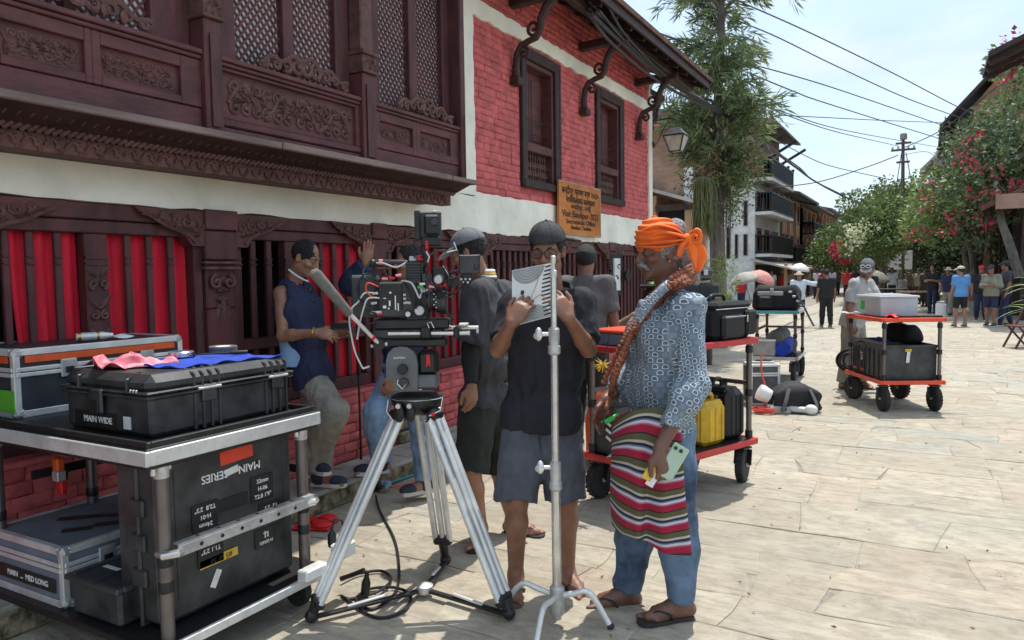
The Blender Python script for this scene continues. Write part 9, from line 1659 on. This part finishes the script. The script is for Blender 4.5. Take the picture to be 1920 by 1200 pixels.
wire('third overhead wire running behind the spiky tree crown', [(1235, 62, 13), (1380, 112, 16), (1560, 164, 21), (1770, 236, 30), (1800, 246, 31)]); wire('fourth overhead wire leaving the spiky tree at mid height', [(1400, 135, 16), (1490, 172, 18), (1560, 197, 21), (1765, 261, 31), (1790, 268, 32)])
wire('nearly level overhead wire right of the spiky tree', [(1440, 215, 18), (1560, 221, 22), (1660, 226, 25), (1770, 230, 30), (1830, 231, 32)], .013); wire('upper of the two close wires sagging towards the pole', [(1440, 200, 18), (1480, 214, 19), (1560, 239, 23), (1650, 257, 29), (1742, 273, 38), (1760, 276, 40)], .014); wire('lower of the two close wires sagging towards the pole', [(1440, 202, 18), (1480, 218, 19), (1560, 245, 23), (1640, 264, 30), (1685, 274, 38)], .014)
wire('wire rising from the balcony house to the utility pole', [(1440, 352, 38), (1530, 342, 38), (1620, 315, 38), (1684, 291, 38)], .025); wire('wire climbing from the utility pole to the top right eave', [(1692, 278, 38), (1765, 244, 32), (1850, 178, 28), (1919, 118, 25), (1960, 85, 24)], .022); wire('low wire passing from the eave of the balcony house', [(1455, 262, 34), (1510, 292, 35), (1560, 312, 36), (1670, 337, 38)], .02); wire('wire crossing low in front of the creeper leaves', [(1690, 292, 38), (1740, 285, 30), (1790, 330, 22), (1850, 310, 20), (1960, 270, 18)], .012)
r = random.Random(12)
LB = ['straight strand', 'sagging strand', 'thick strand', 'loose strand', 'thin strand', 'lowest strand', 'twisted strand']
for k in range(7): a, b, c = r.uniform(-7, 7), r.uniform(-5, 5), r.uniform(-4, 4); ob = wire(LB[k] + ' of the dark cable bundle running down from the red brick eave', [(1120 + a * 3, 18 + b * 3, 8.2), (1168 + a * 2, 62 + b * 2 + k * 4, 9.2), (1260 + a, 145 + b + k * 3, 11.5), (1368 + a * .4, 222 + b * .4, 14.8), (1455, 285 + c, 19), (1500 + c, 318 + b * .8 + (k == 5) * 8, 23), (1525, 338, 26), (1570, 362 + c * .6, 31), (1608, 380, 36), (1640, 396, 39)], (.020, .018, .030, .016, .015, .016, .022)[k])
# ---------------------------------------------------------------- parasols, benches, chair
def parasol(label, px, py, dep, m_, rr=.55, tilt=(.3, .2)):
 b_ = at(px, py, dep); t = thing('parasol', label, 'parasol', b_); Rm = rotx(tilt[0]) @ roty(tilt[1]); n = 8; V = [Rm @ A3(0, 0, .26)]; Fs = []
 for j, (q, z) in enumerate(((.5, .19), (.85, .06), (1, -.03))):
  for i in range(n * 2): a = i * math.pi / n; k = q * rr * (1 if i % 2 == 0 else .95); V.append(Rm @ A3(k * math.cos(a), k * math.sin(a), z))
 m2 = n * 2; Fs = [(0, 1 + i, 1 + (i + 1) % m2) for i in range(m2)] + [(1 + j * m2 + i, 1 + (j + 1) * m2 + i, 1 + (j + 1) * m2 + (i + 1) % m2, 1 + j * m2 + (i + 1) % m2) for j in range(2) for i in range(m2)]
 c = obj('canopy', MB().add(V, Fs), M[m_], t, smooth=60); c.modifiers.new('t', 'SOLIDIFY').thickness = .006; part('shaft', t, M['dark_metal'], ('tube', [Rm @ A3(0, 0, .27), Rm @ A3(0, 0, -.75)], .012, 6))
 part('rib', t, M['dark_metal'], *[('tube', [Rm @ A3(0, 0, .24), Rm @ A3(.5 * rr * math.cos(a), .5 * rr * math.sin(a), .17), Rm @ A3(rr * math.cos(a), rr * math.sin(a), -.035)], .006, 4) for a in [i * math.pi / 4 for i in range(8)]])
M['parasol_pink'] = mat('parasol_pink', (.62, .27, .24), .7, var=.15); M['parasol_grey'] = mat('parasol_grey', (.36, .34, .30), .7, var=.15)
parasol('pink parasol tilted over the crowd beyond the film bag', 1428, 521, 26, 'parasol_pink', .50, (.25, .45)); parasol('grey parasol beside the pink one', 1396, 524, 25, 'parasol_grey', .50, (.3, -.2)); parasol('white parasol held up in the distance', 1500, 505, 30, 'white', .40, (.1, .2)); parasol('dull green parasol over the seated group', 1642, 520, 27, 'khaki', .5, (.2, .3))
for i, (px, py, rz) in enumerate(((1668, 575, .2), (1725, 585, -.1))):
 t = thing('market_table', ('dark low table left of the utility pole', 'dark low table right of the utility pole')[i], 'table', G(px, py), rz); part('top', t, M['wood_pale' if i else 'dark_metal'], ('box', (0, 0, .72), (1.3, .6, .05), .01)); 
 for sx in (-1, 1):
  for sy in (-1, 1): part('leg', t, M['wood_dark'], ('box', (sx * .55, sy * .22, .35), (.07, .07, .70), .005))
ch = thing('wooden_chair', 'brown folding chair cut by the picture edge beside the spiky plant', 'chair', G(1914, 652), .5); part('seat', ch, M['wood'], ('box', (0, 0, .42), (.42, .40, .03), .008)); part('backrest', ch, M['wood'], ('box', (.18, 0, .72), (.025, .38, .16), .006)); 
for s in (-1, 1): part('leg', ch, M['wood'], ('bar', (-.22, s * .18, 0), (.20, s * .18, .80), .03, .03)); part('leg', ch, M['wood'], ('bar', (.22, s * .16, 0), (-.16, s * .16, .42), .03, .03))
# bottle carried in the bystander group
wbx2 = thing('white_container', 'tall white container standing by the tan hatted person', 'container', G(1764, 596)); part('body', wbx2, M['white'], ('lathe', [(.14, 0), (.15, .02), (.15, .42), (.12, .46)], (0, 0, 0), 14)); part('cap', wbx2, M['tee_pale'], ('lathe', [(.12, .46), (.13, .50), (.05, .53)], (0, 0, 0), 14))
# scattered litter on the paving
r = np.random.RandomState(21); n_ = 420; xy = np.stack([r.uniform(-3.3, 2.4, n_), 1.6 + 16 * r.rand(n_) ** 1.6, np.full(n_, .004)], 1); dd = np.stack([r.randn(n_), r.randn(n_), r.uniform(-.02, .12, n_)], 1); lo_ = A3(-.5, 8, 0)
lt_ = obj('litter', leaves_mesh('litter', xy - lo_, dd, .028, .006, 22, tv=.5), M['leaf_rust'], None, lo_, smooth=0); tag(lt_, 'small dry leaves and twigs scattered over the paving', 'litter', kind='stuff')
